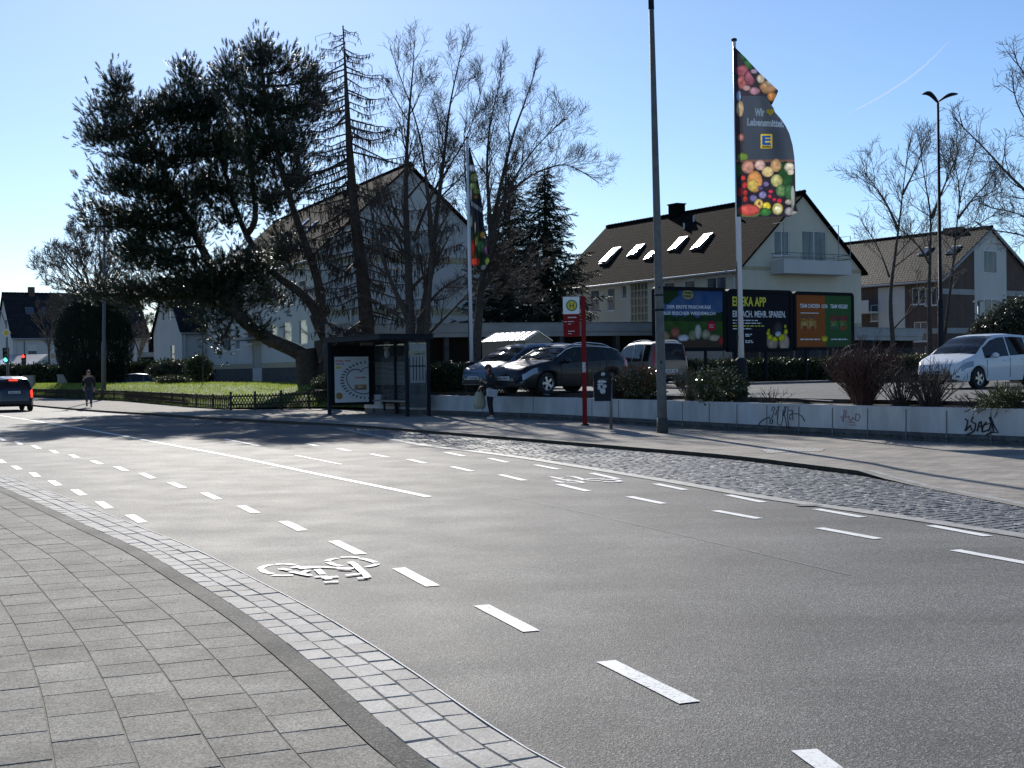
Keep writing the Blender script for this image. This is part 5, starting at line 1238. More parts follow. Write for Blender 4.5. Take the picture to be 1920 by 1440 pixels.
simple_house('small white gabled house between the yew and the apartment building', Cb, Ub, 7.5, Wb, Wbd, 5.1, 9.4, [], gops, 'white_wall', 'tiles_dark')
# far low buildings seen in the gap
A = P(238, 640, 150); A.z = 0
simple_house('distant reddish house roof showing through the gap right of the yew', A, V((1, .05, 0)).normalized(), 8, V((-.05, 1, 0)).normalized(), 8, 2.6, 6.2, [], [], 'brick_dark', 'tiles_brown')
A, B = P(256, 660, 125), P(292, 660, 122); A.z = B.z = 0
garage('garage', 'small far white garage left of the small gabled house', A, B, 0, 3.2, 3.6, 5, 1, .3)
# ------------------------------------------------------------------ vehicles (x forward, z up)
def lerp_tab(T, x):
    if x <= T[0][0]: return T[0][1]
    for (a, b), (c, d) in zip(T, T[1:]):
        if x <= c:
            f = (x - a) / (c - a); f = f * f * (3 - 2 * f) * .35 + f * .65; return b + (d - b) * f
    return T[-1][1]
def car(label, loc, heading, paint, S, group='parked cars', tail_on=False, name='parked_car', cat='car'):
    """S: dict of side profile tables, all x measured from the rear (0) to the front (L)"""
    root = thing(name, label, cat, loc, heading, group)
    L, Wd, r = S['L'], S['W'] / 2, S['r']; ax = (S['xr'], S['xf'])
    top, belt = S['top'], S['belt']
    n = 84; xs = sorted(set([round(L * i / n, 3) for i in range(n + 1)]))
    plan = [(0, .80), (.06, .88), (.25, .955), (.7, 1), (L - 1.1, 1), (L - .55, .95), (L - .2, .86), (L - .06, .74), (L, .62)]
    rows = []
    for x in xs:
        zt = lerp_tab(top, x); zb = min(lerp_tab(belt, x), zt - .03); w = Wd * lerp_tab(plan, x)
        zl = .22 + .10 * max(0, 1 - x / .25) + .06 * max(0, 1 - (L - x) / .25)
        za = zl
        for a in ax:
            dx = abs(x - a); Rr = r + .055
            if dx < Rr: za = max(za, r + math.sqrt(Rr * Rr - dx * dx) - .02)
        h = zt - zb; wt = w * .955 - h * S.get('tumble', .36)
        zm = max(za + .02, (zl + zb) * .5)
        rows.append([(0, zl if za == zl else za), (w * .80, za), (w * .955, za + .005), (w, max(zm, za + .015)), (w * .995, max(zb - .17, za + .02)), (w * .965, zb), (wt + (w * .955 - wt) * .10, zb + h * .86), (wt * .95, zt - .02 * min(1, h * 4)), (wt * .55, zt + .012), (0, zt + .02)])
    K = 10
    xo = L / 2; vs = []; 
    def vid(i, k, sgn): return (i * K + k) * 2 + (0 if sgn > 0 else 1)
    for i, x in enumerate(xs):
        for k in range(K):
            y, z = rows[i][k]; vs += [(x - xo, y, z), (x - xo, -y, z)]
    groups = {'body': [], 'windscreen': [], 'rear_window': [], 'side_l': [], 'side_r': [], 'head_l': [], 'head_r': [], 'tail_l': [], 'tail_r': [], 'sill': []}
    for i in range(len(xs) - 1):
        xm = (xs[i] + xs[i + 1]) / 2; h = rows[i][9][1] - rows[i][5][1]
        for k in range(K - 1):
            for sg in (1, -1):
                g = 'body'; sd = 'l' if sg > 0 else 'r'
                if k >= 7 and S['ws'][0] < xm < S['ws'][1]: g = 'windscreen'
                elif k >= 7 and S['rw'][0] < xm < S['rw'][1]: g = 'rear_window'
                elif k == 5 and h > .16 and any(a < xm < b for a, b in S['sw']): g = 'side_' + sd
                elif k in S.get('hk', (4,)) and L - S['hl'][1] < xm < L - S['hl'][0]: g = 'head_' + sd
                elif k in S.get('tk', (4, 5)) and S['tl'][0] < xm < S['tl'][1]: g = 'tail_' + sd
                elif k in (0, 1): g = 'sill'
                f = (vid(i, k, sg), vid(i + 1, k, sg), vid(i + 1, k + 1, sg), vid(i, k + 1, sg))
                groups[g].append(f if sg < 0 else tuple(reversed(f)))
    m = len(xs) - 1
    groups['body'].append(tuple(reversed(tuple(vid(0, k, 1) for k in range(K)) + tuple(vid(0, k, -1) for k in reversed(range(K))))))
    groups['body'].append(tuple(vid(m, k, 1) for k in range(K)) + tuple(vid(m, k, -1) for k in reversed(range(K))))
    with local():
        def sub(g, nm, mt, par, sm=True, puff=0):
            fs = groups[g]
            if not fs: return None
            used = sorted(set(i for f in fs for i in f)); mp = {u: j for j, u in enumerate(used)}; b = MB(); b.add([vs[u] for u in used], [tuple(mp[i] for i in f) for f in fs])
            o = b.build(nm, mt, par, sm); md = o.data
            return o
        body = sub('body', 'body', paint, root); sub('sill', 'underbody', M['black_plastic'], root)
        sub('windscreen', 'windscreen', M['car_glass'], root); sub('rear_window', 'rear_window', M['car_glass'], root)
        sub('side_l', 'side_window', M['car_glass'], root); sub('side_r', 'side_window', M['car_glass'], root)
        for s_ in 'lr':
            sub('head_' + s_, 'headlight', M['lamp_glass'], root); sub('tail_' + s_, 'tail_light', M['tail_on'] if tail_on else M['tail_glass'], root)
        prof = [(r * .62, -.10), (r * .93, -.10), (r, -.07), (r, .07), (r * .93, .10), (r * .62, .10)]
        for a in ax:
            for sg in (1, -1):
                c = V((a - xo, sg * (Wd - .115), r)); MM = Matrix.Rotation(-sg * PI / 2, 3, 'X')
                t = MB(); t.lathe(prof, 26, c, MM); t.lathe([(r * .62, .10), (r * .62, -.10)], 26, c, MM); wh = t.build('wheel', M['rubber'], root, False)
                q = MB(); q.lathe([(r * .60, .095), (r * .66, .105), (r * .66, .085)], 26, c, MM); q.lathe([(.001, .085), (r * .16, .085), (r * .17, .06)], 12, c, MM)
                for k in range(S.get('spokes', 5)):
                    an = 2 * PI * k / S.get('spokes', 5); e1, e2 = V((math.cos(an), math.sin(an), 0)), V((-math.sin(an), math.cos(an), 0))
                    pts = [e1 * r * .12 + e2 * r * .10, e1 * r * .62 + e2 * r * .14, e1 * r * .62 - e2 * r * .14, e1 * r * .12 - e2 * r * .10]
                    q.prism([c + MM @ (p + V((0, 0, .06))) for p in pts], MM @ V((0, 0, .03)))
                q.build('rim', M['rim'], wh, False)
                d = MB(); d.lathe([(.001, .03), (r * .6, .03)], 20, c, MM); d.build('brake_disc', M['black_plastic'], wh)
        for sx_, ys_ in ((S['mirror'] - 1.05, (Wd * .45, -Wd * .45)), (S['mirror'] - 1.95, (Wd * .5, 0, -Wd * .5))):
            st_ = MB()
            for y_ in ys_:
                st_.box((sx_ - xo, y_, .62), (.5, .46, .16)); st_.box((sx_ - .27 - xo, y_, .92), (.13, .46, .56), 0, Matrix.Rotation(R(-10), 3, 'Y')); st_.ball((sx_ - .33 - xo, y_, 1.27), (.05, .13, .09), 8)
            split_build(st_, 'seat', M['seat'], root)
        da = MB(); da.box((S['mirror'] + .12 - xo, 0, lerp_tab(belt, S['mirror']) - .08), (.45, Wd * 1.6, .18)); da.lathe([(.17, 0), (.19, .02), (.17, .04)], 14, (S['mirror'] - .22 - xo, Wd * .45, lerp_tab(belt, S['mirror']) + .0), Matrix.Rotation(R(-65), 3, 'Y')); split_build(da, 'dashboard', M['black_plastic'], root)
        for sg in (1, -1):
            xm = S['mirror'] - xo; zz = lerp_tab(belt, S['mirror']) + .07
            b = MB(); b.ball((xm, sg * (Wd + .10), zz), (.085, .12, .085), 10); b.tube([(xm + .02, sg * (Wd - .10), zz - .06), (xm, sg * (Wd + .05), zz - .04)], .03, 6); b.build('wing_mirror', paint if not S.get('dark_mirror') else M['black_plastic'], root, True)
        hb = MB()
        for xh in S['handles']:
            for sg in (1, -1): hb.box((xh - xo, sg * (Wd * 1.0 - .0), lerp_tab(belt, xh) - .12), (.19, .04, .03))
        hb.build('door_handle', paint, root)
        # shut lines between doors
        sl = MB()
        for xd in S['doors']:
            for sg in (1, -1):
                zb = lerp_tab(belt, xd); sl.tube([(xd - xo, sg * (Wd * 1.0 - .002), zb - .05), (xd - xo, sg * (Wd + .001), .55), (xd - xo, sg * (Wd * .99), .33)], .006, 4)
        sl.build('door_gap', M['black_plastic'], root)
        # front: grille, intake, badge bar, plate; rear: bumper trim, plate
        f = MB(); zf = lerp_tab(top, L)
        f.box((xo - .01, 0, zf - .13), (.05, Wd * 1.05, .10)); f.box((xo + .0, 0, .36), (.06, Wd * 1.15, .13)); f.build('grille', M['black_plastic'], root)
        f = MB(); f.box((xo + .01, 0, zf - .10), (.05, Wd * 1.0, .012)); f.box((xo + .01, 0, zf - .145), (.05, Wd * 1.0, .012)); f.build('grille_bar', M['rim'], root)
        for nm, xx in (('number_plate', xo + .025), ('number_plate', -xo - .02)):
            f = MB(); f.box((xx, 0, .50 if xx > 0 else S.get('plate_z', .78)), (.02, .52, .11)); o = f.build(nm, M['plate'], root)
            g = MB()
            for k, wdt in enumerate((.05, .05, .02, .05, .05, .05, .05)): g.box((xx + (.012 if xx > 0 else -.012), -.19 + k * .062, .50 if xx > 0 else S.get('plate_z', .78)), (.004, wdt * .7, .065))
            g.build('plate_characters', M['text_dark'], o)
        f = MB(); f.box((-xo - .0, 0, .40), (.06, Wd * 1.55, .16)); f.build('bumper_trim', M['black_plastic'], root)
        f = MB()
        for sg in (1, -1): f.ball((xo - .12, sg * Wd * .68, .37), (.08, .10, .05), 8)
        f.build('fog_light', M['lamp_glass'], root)
        if tail_on:
            f = MB(); f.box((S['rw'][0] - xo + .20, 0, lerp_tab(top, S['rw'][1]) - .05), (.05, .38, .05)); f.build('brake_light', M['tail_on'], root)
        if S.get('rails'):
            f = MB()
            for sg in (1, -1):
                pts = [(x - xo, sg * (Wd * .64), lerp_tab(top, x) + (.05 if 0 < i < 6 else .0)) for i, x in enumerate(S['rails'][0] + (S['rails'][1] - S['rails'][0]) * j / 6 for j in range(7))]
                f.tube(pts, .018, 6)
            f.build('roof_rail', M['rim'], root)
        if S.get('chrome'):
            f = MB()
            for sg in (1, -1): f.tube([(x - xo, sg * (rows[xs.index(x)][6][0] + .012), rows[xs.index(x)][6][1] + .01) for x in xs if S['chrome'][0] < x < S['chrome'][1]], .014, 5)
            f.build('window_trim', M['rim'], root)
        f = MB()
        for y in (.25, -.3): f.tube([(S['ws'][1] - xo + .02, y, lerp_tab(top, S['ws'][1]) + .03), (S['ws'][1] - xo - .18, y + .5, lerp_tab(top, S['ws'][1] - .22) + .03)], .012, 4)
        f.build('wiper', M['black_plastic'], root)
    return root
def paint(name, c, metal=.0, rough=.28, coat=.45): return mat(name, c, rough, metal, .4, coat=coat)
M['tail_on'] = emit('lit tail lamp', (1.0, .04, .02), 2.2)
MPV = dict(L=4.45, W=1.78, r=.315, xr=.85, xf=3.60, top=[(0, .98), (.05, 1.12), (.30, 1.48), (.75, 1.585), (1.6, 1.62), (2.3, 1.60), (2.75, 1.51), (3.2, 1.28), (3.62, 1.02), (4.0, .91), (4.28, .80), (4.40, .70), (4.45, .60)],
  belt=[(0, .98), (1.0, 1.0), (2.2, .95), (3.0, .90), (3.5, .88), (4.1, .78), (4.45, .58)], ws=(2.55, 3.62), rw=(.05, .30), sw=((.35, .95), (1.02, 1.95), (2.03, 3.28)), hl=(.16, .62), tl=(.03, .22), mirror=2.95, handles=(1.25, 2.25), doors=(1.0, 1.99, 3.2), tumble=.30)
WAG = dict(L=4.70, W=1.83, r=.335, xr=.95, xf=3.72, top=[(0, .86), (.06, 1.02), (.38, 1.35), (.8, 1.47), (1.7, 1.53), (2.4, 1.51), (2.75, 1.43), (3.1, 1.24), (3.45, 1.04), (3.9, .97), (4.4, .86), (4.62, .74), (4.70, .58)],
  belt=[(0, .98), (.9, 1.02), (2.0, .98), (3.0, .94), (3.5, .92), (4.2, .80), (4.7, .56)], ws=(2.58, 3.45), rw=(.06, .38), sw=((.45, 1.02), (1.1, 1.98), (2.06, 3.2)), hl=(.12, .60), tl=(.03, .30), mirror=3.0, handles=(1.35, 2.35), doors=(1.15, 2.02, 3.15), tumble=.38, dark_mirror=False)
SUV = dict(L=4.27, W=1.80, r=.345, xr=.80, xf=3.37, top=[(0, .94), (.07, 1.10), (.36, 1.48), (.8, 1.57), (1.6, 1.60), (2.2, 1.58), (2.5, 1.52), (2.9, 1.29), (3.2, 1.10), (3.7, 1.02), (4.1, .90), (4.22, .76), (4.27, .6)],
  belt=[(0, 1.0), (1.0, 1.02), (2.5, .99), (3.3, .96), (4.0, .84), (4.27, .58)], ws=(2.3, 3.2), rw=(.06, .36), sw=((.4, .85), (.93, 1.75), (1.83, 2.9)), hl=(.1, .45), tl=(.0, .13), tk=(3, 4), mirror=2.65, handles=(1.1, 2.05), doors=(.9, 1.79, 2.85), tumble=.34, plate_z=.88)
VAN = dict(L=3.75, W=1.68, r=.285, xr=.60, xf=3.05, top=[(0, 1.0), (.03, 1.30), (.12, 1.60), (.35, 1.68), (1.3, 1.71), (2.1, 1.67), (2.45, 1.55), (2.85, 1.22), (3.1, 1.05), (3.45, .96), (3.68, .82), (3.75, .62)],
  belt=[(0, .98), (1.0, .98), (2.6, .94), (3.3, .88), (3.75, .6)], ws=(2.25, 3.08), rw=(.02, .16), sw=((.3, .72), (.8, 1.52), (1.6, 2.75)), hl=(.12, .45), tl=(.0, .12), tk=(4, 5, 6), mirror=2.5, handles=(1.0, 1.85), doors=(.75, 1.56, 2.6), tumble=.22, plate_z=.62, rails=(.4, 2.1))
def place_front_left(S, wheel_px, z, a, fl=True):
    """location of the car origin so that its front-left wheel stands at wheel_px; heading angle a (world)"""
    g = G(wheel_px[0], wheel_px[1], z); x = S['xf'] - S['L'] / 2; y = S['W'] / 2 - .1
    c, s = math.cos(a), math.sin(a); return V((g.x - (x * c - y * s), g.y - (x * s + y * c), z))
aV = R(180 + 38)
car('white compact family car facing the street at the right, low sun glinting on its bonnet', place_front_left(MPV, (1832, 729), Z_LOT, aV), aV, paint('white car paint', (.72, .73, .75)), MPV)
aW = R(180 + 42)
car('shiny black estate car with chrome window line parked behind the bus stop sign', place_front_left(WAG, (1024, 739), Z_LOT, aW), aW, paint('black car paint', (.005, .006, .009), .0, .3, .15), dict(WAG, rails=(.7, 2.4), chrome=(.4, 3.25)))
p2 = place_front_left(WAG, (1024, 739), Z_LOT, aW) + V((-math.sin(aW), math.cos(aW), 0)) * -2.75 + V((math.cos(aW), math.sin(aW), 0)) * -1.0
car('blue grey car with glinting windscreen parked behind the black estate car', p2, aW, paint('blue car paint', (.12, .155, .21), .5), MPV)
gA = R(180 - 68)
pv = G(1247, 727, Z_LOT); hv = V((math.cos(R(112)), math.sin(R(112)), 0))
car('silver high roofed small van seen from behind, left of the billboards', pv + hv * 1.4, R(112), paint('silver car paint', (.15, .132, .112), .45, .4), VAN)
g = G(57, 770, 0); a = R(90 + 28.5); c, s = math.cos(a), math.sin(a)
x, y = SUV['xr'] - SUV['L'] / 2, -(SUV['W'] / 2 - .1)
car('dark small crossover with red brake lights on, driving away at the left edge', V((g.x - (x * c - y * s), g.y - (x * s + y * c), 0)), a, paint('dark blue car paint', (.012, .016, .03), .2), SUV, None, True, 'car')
q = P(1712, 660, 66); car('bluish silver car parked behind the mesh fence left of the white car', V((q.x, 66, .35)), R(180 + 10), paint('ice blue car paint', (.25, .30, .36), .6, .3), dict(WAG))
q = P(1958, 660, 49); car('pale silver van whose roof edge shows above the white car at right edge', V((q.x, 49, Z_LOT + .1)), R(200), paint('pale silver paint', (.5, .52, .54), .5, .3), VAN)
q = P(244, 712, 92); car('left of two parked cars whose roofs show above the lawn', V((q.x, 92, .12)), R(175), paint('grey green car paint', (.06, .075, .08), .4), WAG)
q = P(292, 712, 91); car('right of two parked cars whose roofs show above the lawn', V((q.x, 93, .22)), R(188), paint('dark grey car paint', (.03, .033, .038), .4), MPV)
# ------------------------------------------------------------------ printed things
def text2d(s, size=1.0, bold=0.0, sx=1.0, align='LEFT', space=1.0):
    cu = bpy.data.curves.new('t', 'FONT'); cu.body = s; cu.size = size; cu.offset = bold; cu.align_x = align; cu.space_character = space; cu.resolution_u = 3
    ob = bpy.data.objects.new('t', cu); COL.objects.link(ob); dg = bpy.context.evaluated_depsgraph_get()
    me = bpy.data.meshes.new_from_object(ob.evaluated_get(dg)); vs = [(v.co.x * sx, v.co.y) for v in me.vertices]; fs = [tuple(p.vertices) for p in me.polygons]
    bpy.data.objects.remove(ob); bpy.data.curves.remove(cu); bpy.data.meshes.remove(me); return vs, fs
def fit_text(s, x0, x1, y0, bold=0.0, h=None, lines=1):
    """text between x0 and x1 on base line y0 (up positive); h = cap height"""
    vs, fs = text2d(s, 1.0, bold); xa = min(v[0] for v in vs); xb = max(v[0] for v in vs); ya = min(v[1] for v in vs); yb = max(v[1] for v in vs)
    k = (x1 - x0) / (xb - xa); kh = h / .72 if h else k
    return [(x0 + (x - xa) * k, y0 + y * kh) for x, y in vs], fs
def put(mbs, key, vf, fn):
    mbs.setdefault('%s#%d' % (key, len(mbs)), MB()).add([fn(x, y) for x, y in vf[0]], vf[1])
def sheet(name, fn, nu, nv, cf, parent, m='print'):
    """grid of fn(u, v) coloured by cf(u, v)"""
    uv = [(i / nu, j / nv) for j in range(nv + 1) for i in range(nu + 1)]
    vs = [fn(u, v) for u, v in uv]; n = nu + 1
    fs = [(j * n + i, j * n + i + 1, (j + 1) * n + i + 1, (j + 1) * n + i) for j in range(nv) for i in range(nu)]
    b = MB(); b.add(vs, fs); o = b.build(name, M[m], parent, m == 'flag'); me = o.data
    a = me.color_attributes.new('Col', 'FLOAT_COLOR', 'POINT'); a.data.foreach_set('color', [c for u, v in uv for c in (*cf(u, v), 1.0)])
    return o
def ell(base, L, det=.45):
    """print: ellipses (cx, cy, rx, ry, colour) over a base colour function; later ones lie on top"""
    def f(x, y):
        c = base(x, y)
        for cx, cy, rx, ry, q in L:
            d = ((x - cx) / rx) ** 2 + ((y - cy) / ry) ** 2
            if d < 1: k = (1.15 - .25 * d - .55 * d ** 3 + .35 * max(0, 1 - ((x - cx + .3 * rx) ** 2 / rx ** 2 + (y - cy + .3 * ry) ** 2 / ry ** 2) * 6)) * (1 + det * mnoise.noise(V((x * 12 / max(rx, .001) / 8, y * 12 / max(ry, .001) / 8, cx)))); c = (q[0] * k, q[1] * k, q[2] * k)
        return c
    return f
# ---- flag blowing on the pole
def flagpole(label, x, ytop, ped, Y, r, z0, lean):
    base = P(x, 740, Y); base.z = z0; t = thing('flagpole', label, 'flagpole', base)
    top = P(x - lean, ytop, Y); pt_ = P(x, ped[0] + 4, Y)
    m = MB(); m.tube([pt_ - V((0, 0, .25)), pt_.lerp(top, .5), top], [r, r * .85, r * .55], 14); m.build('pole', M['pole_white'], t, True)
    c = MB(); c.lathe([(r * .55, 0), (r * .9, .0), (r * .95, .05), (r * .5, .07), (.001, .07)], 12, top); c.build('finial', M['dark_metal'], t)
    p = MB(); zt = pt_.z; w = ped[1]
    p.lathe([(w * 1.08, -.08), (w * 1.05, (zt - z0) * .25), (w * .97, (zt - z0) * .80), (w * .92, (zt - z0) * .86), (w * .97, (zt - z0) * .88), (w * .97, (zt - z0) * .96), (w * .7, (zt - z0)), (r * .9, (zt - z0) + .02)], 10, base); p.build('pedestal', M['dark_metal'], t)
    h = MB(); h.tube([pt_ + V((-r - .02, -.03, .3)), pt_ + V((-r * .8 - .02, -.03, 2.4))], .012, 5); h.box(pt_ + V((-r - .015, -.02, 2.2)), (.03, .04, .1)); h.box(pt_ + V((-r - .02, -.02, .5)), (.03, .05, .12)); h.build('halyard', M['dark_metal'], t)
    return t, base, top, pt_
YF = 32.3
fp, fb_, ft, fpt = flagpole('white flagpole on a dark tapered pedestal with the big blowing fruit flag', 1390, 77, (668, .155), YF, .075, .66, 13.5)
Z7 = lambda zx, zy: (1340 + zx * .25, 60 + zy * .25)
def interp(T, y):
    if y <= T[0][0]: return T[0][1]
    for (a, b), (c, d) in zip(T, T[1:]):
        if y <= c: return b + (d - b) * (y - a) / (c - a)
    return T[-1][1]
XL = [(110, 140), (1385, 166)]
XR = [(110, 146), (300, 262), (440, 350), (545, 425), (570, 442), (600, 452), (650, 495), (700, 530), (760, 560), (850, 585), (940, 598), (1050, 604), (1180, 606), (1300, 612), (1350, 624), (1385, 560)]
def flagY(zx, zy):
    u = (zx - interp(XL, zy)) / 460; w = .16 * math.sin(u * 9.0 - zy * .0045 + 1.0) * min(1, u * 2.2) + .10 * math.sin(zy * .0085 + u * 4) * u - .25 * u
    return YF - .07 + w * .8
def flagP(zx, zy, off=0.0): return P(*Z7(zx, zy), flagY(zx, zy) - off)
SL = (.066, .084, .112)
def fbase(x, y):
    if y < 480: return (.05, .045, .06)
    if 455 < y < 478: return (.22, .12, .08)
    if y > 958:
        return (.035, .03, .045) if y > 978 else (.20, .11, .09)
    if x < 205 + (y - 480) * .02: return (.06, .05, .06)
    return SL
FR = [(215, 290, 62, 42, (.34, .10, .13)), (205, 375, 40, 52, (.36, .12, .12)), (265, 340, 45, 60, (.30, .10, .14)), (300, 442, 42, 28, (.42, .22, .28)), (240, 420, 30, 20, (.5, .3, .3)), (190, 575, 28, 62, (.55, .40, .24)), (180, 480, 18, 40, (.25, .35, .55)), (196, 790, 28, 30, (.36, .12, .11)), (196, 790, 20, 22, (.5, .25, .2)), (212, 935, 42, 30, (.18, .28, .06)), (180, 1030, 22, 60, (.04, .09, .03)),
 (530, 1080, 60, 110, (.03, .10, .04)), (250, 1012, 48, 52, (.62, .30, .22)), (340, 998, 42, 40, (.72, .48, .42)), (460, 1000, 42, 50, (.70, .42, .2)), (398, 1048, 46, 40, (.72, .56, .26)), (300, 1122, 58, 82, (.78, .36, .12)), (285, 1150, 42, 46, (.78, .55, .13)), (465, 1115, 45, 48, (.56, .55, .22)), (560, 1015, 38, 36, (.74, .66, .5)), (570, 1050, 26, 24, (.7, .62, .45)),
 (385, 1140, 22, 20, (.20, .16, .36)), (345, 1170, 20, 18, (.10, .08, .2)), (360, 1222, 30, 28, (.24, .22, .42)), (290, 1246, 28, 26, (.2, .18, .36)), (420, 1196, 18, 14, (.6, .05, .10)), (414, 1232, 15, 14, (.6, .05, .08)), (447, 1256, 15, 14, (.6, .03, .06)), (486, 1266, 18, 18, (.62, .04, .07)), (215, 1096, 20, 20, (.6, .06, .05)), (226, 1150, 20, 26, (.58, .05, .05)), (230, 1205, 18, 22, (.5, .05, .04)), (230, 1252, 18, 22, (.55, .05, .04)), (190, 1200, 20, 40, (.3, .03, .03)),
 (500, 1190, 42, 46, (.14, .26, .10)), (556, 1200, 34, 62, (.06, .19, .08)), (585, 1240, 16, 90, (.45, .5, .42)), (330, 1290, 34, 38, (.80, .58, .18)), (334, 1286, 12, 14, (.32, .12, .05)), (390, 1306, 32, 30, (.82, .66, .06)), (472, 1326, 40, 44, (.82, .72, .18)), (474, 1328, 31, 34, (.88, .82, .48)), (255, 1345, 92, 52, (.20, .30, .10)), (255, 1336, 84, 44, (.74, .12, .10)), (380, 1350, 46, 30, (.05, .2, .05)), (560, 1345, 34, 32, (.5, .47, .48)), (555, 1275, 28, 20, (.6, .5, .42)), (600, 1360, 26, 16, (.7, .6, .5))]
fcol0 = ell(fbase, FR)
def fcol(x, y):
    if 345 < x < 432 and 765 < y < 873:
        if y < 848 and x > 356 and x < 420 and y > 776 and (x < 378 or 776 < y < 793 or 803 < y < 817 or 831 < y < 848): return (.01, .10, .42)
        if 352 < x < 425 and 852 < y < 868: return (.30, .24, .03) if int(x / 6) % 2 else (.62, .5, .03)
        return (.78, .60, .03)
    c = fcol0(x, y); q = 1 + .25 * mnoise.noise(V((x / 16, y / 16, 0))) if (y < 470 or y > 960 or x < 220) else 1
    return tuple(k * q for k in c)
FL = [(200, 190, 30, 30, (.08, .22, .09)), (250, 240, 45, 40, (.07, .20, .08)), (295, 295, 26, 18, (.42, .32, .42)), (345, 350, 30, 34, (.62, .52, .38)), (400, 415, 65, 50, (.46, .25, .13)), (420, 380, 40, 25, (.4, .34, .28)), (430, 485, 36, 34, (.74, .30, .10))]
flcol = ell(lambda x, y: (.04, .045, .05), FL)
fl = thing('flag', 'large printed fruit flag with white lettering blowing to the right, upper edge folded over', 'flag', fpt)
def fmain(u, v):
    zy = 110 + (1385 - 110) * (1 - v); a, b = interp(XL, zy), interp(XR, zy); return flagP(a + (b - a) * u, zy)
def cmain(u, v):
    zy = 110 + (1385 - 110) * (1 - v); a, b = interp(XL, zy), interp(XR, zy); return fcol(a + (b - a) * u, zy)
sheet('cloth', fmain, 120, 320, cmain, fl, 'flag')
XO = [(110, 148), (200, 238), (300, 330), (370, 405), (440, 478), (480, 462), (545, 430)]
def fflap(u, v):
    zy = 110 + 435 * (1 - v); a, b = interp(XR, zy), interp(XO, zy); x = a + (max(b, a) - a) * u; return P(*Z7(x, zy), flagY(interp(XR, zy), zy) - .02 - .16 * u)
def cflap(u, v):
    zy = 110 + 435 * (1 - v); a, b = interp(XR, zy), interp(XO, zy); return flcol(a + (b - a) * u, zy)
sheet('folded_corner', fflap, 14, 60, cflap, fl, 'flag')
tm_ = {}
def fz(x, y): return flagP(x, y, .012)
put(tm_, 'text_white', fit_text('Wir', 300, 375, 0, .055, 56), lambda x, y: fz(x, 628 - y))
put(tm_, 'text_white', fit_text('Lebensmittel.', 243, 520, 0, .05, 52), lambda x, y: fz(x, 698 - y + (x - 243) * .05))
hv_ = [(16 * math.sin(a) ** 3, 13 * math.cos(a) - 5 * math.cos(2 * a) - 2 * math.cos(3 * a) - math.cos(4 * a)) for a in [2 * PI * k / 28 for k in range(28)]]
put(tm_, 'yellow', ([(417 + x * 1.85, 600 - y * 1.85) for x, y in hv_], [tuple(range(28))]), lambda x, y: fz(x, y))
put(tm_, 'text_dark', fit_text('EDEKA', 360, 425, 0, .03, 14), lambda x, y: flagP(x, 867 - y, .02))
for k, b in tm_.items(): b.build('heart' if len(b.v) == 28 else 'lettering', M[k.split('#')[0]], fl)
# ---- flag hanging on the far pole
YH = 44.6
fp2, fb2, ft2, fpt2 = flagpole('thin white flagpole beside the shelter with a limp hanging flag', 884, 260, (675, .20), YH, .07, .66, 8)
fl2 = thing('flag', 'limp printed flag hanging in narrow folds against the bare tree', 'flag', fpt2)
H7 = lambda zx, zy: (840 + zx * .1945, 240 + zy * .1945)
HL = [(190, 200), (600, 205), (1000, 220), (1310, 225), (1370, 320)]; HR = [(190, 210), (340, 250), (500, 290), (700, 325), (900, 345), (1100, 358), (1280, 402), (1370, 345)]
hcol = ell(lambda x, y: (.02, .03, .03) if y < 360 else ((.035, .045, .07) if 690 < y < 1000 else (.04, .07, .035)), [(235, 385, 40, 34, (.35, .42, .55)), (255, 480, 40, 40, (.3, .36, .22)), (245, 560, 42, 34, (.35, .45, .22)), (280, 610, 40, 30, (.25, .36, .14)), (270, 665, 22, 18, (.6, .25, .12)), (220, 640, 12, 70, (.55, .5, .5)), (222, 900, 14, 60, (.4, .45, .25)), (262, 960, 8, 60, (.6, .5, .35)), (335, 1030, 26, 34, (.7, .4, .1)), (238, 1160, 22, 90, (.55, .06, .04)), (275, 1090, 14, 50, (.6, .5, .1)), (315, 1140, 34, 60, (.10, .28, .14)), (365, 1180, 26, 40, (.3, .12, .25)), (380, 1285, 26, 36, (.55, .6, .12)), (262, 1290, 46, 40, (.75, .09, .05)), (345, 1350, 30, 30, (.45, .5, .5))])
def hY(u, zy): return YH - .10 - .16 * u + .14 * math.sin(u * 15 + zy * .003) * min(1, .3 + u)
def hf(u, v): zy = 190 + 1180 * (1 - v); return P(*H7(interp(HL, zy) + (interp(HR, zy) - interp(HL, zy)) * u, zy), hY(u, zy))
sheet('cloth', hf, 40, 110, lambda u, v: hcol(interp(HL, 190 + 1180 * (1 - v)) + (interp(HR, 190 + 1180 * (1 - v)) - interp(HL, 190 + 1180 * (1 - v))) * u, 190 + 1180 * (1 - v)), fl2, 'flag')
b = MB()
for k in range(8):
    u0 = .15 + .1 * k; q = lambda u, zy: hf(u, 1 - (zy - 190) / 1180) + V((0, -.015, 0))
    zy = 705 + k * 9; b.add([q(u0, zy + 45), q(u0 + .055, zy + 47), q(u0 + .055, zy + 4), q(u0, zy)], [(0, 1, 2, 3)])
split_build(b, 'lettering', M['text_white'], fl2)
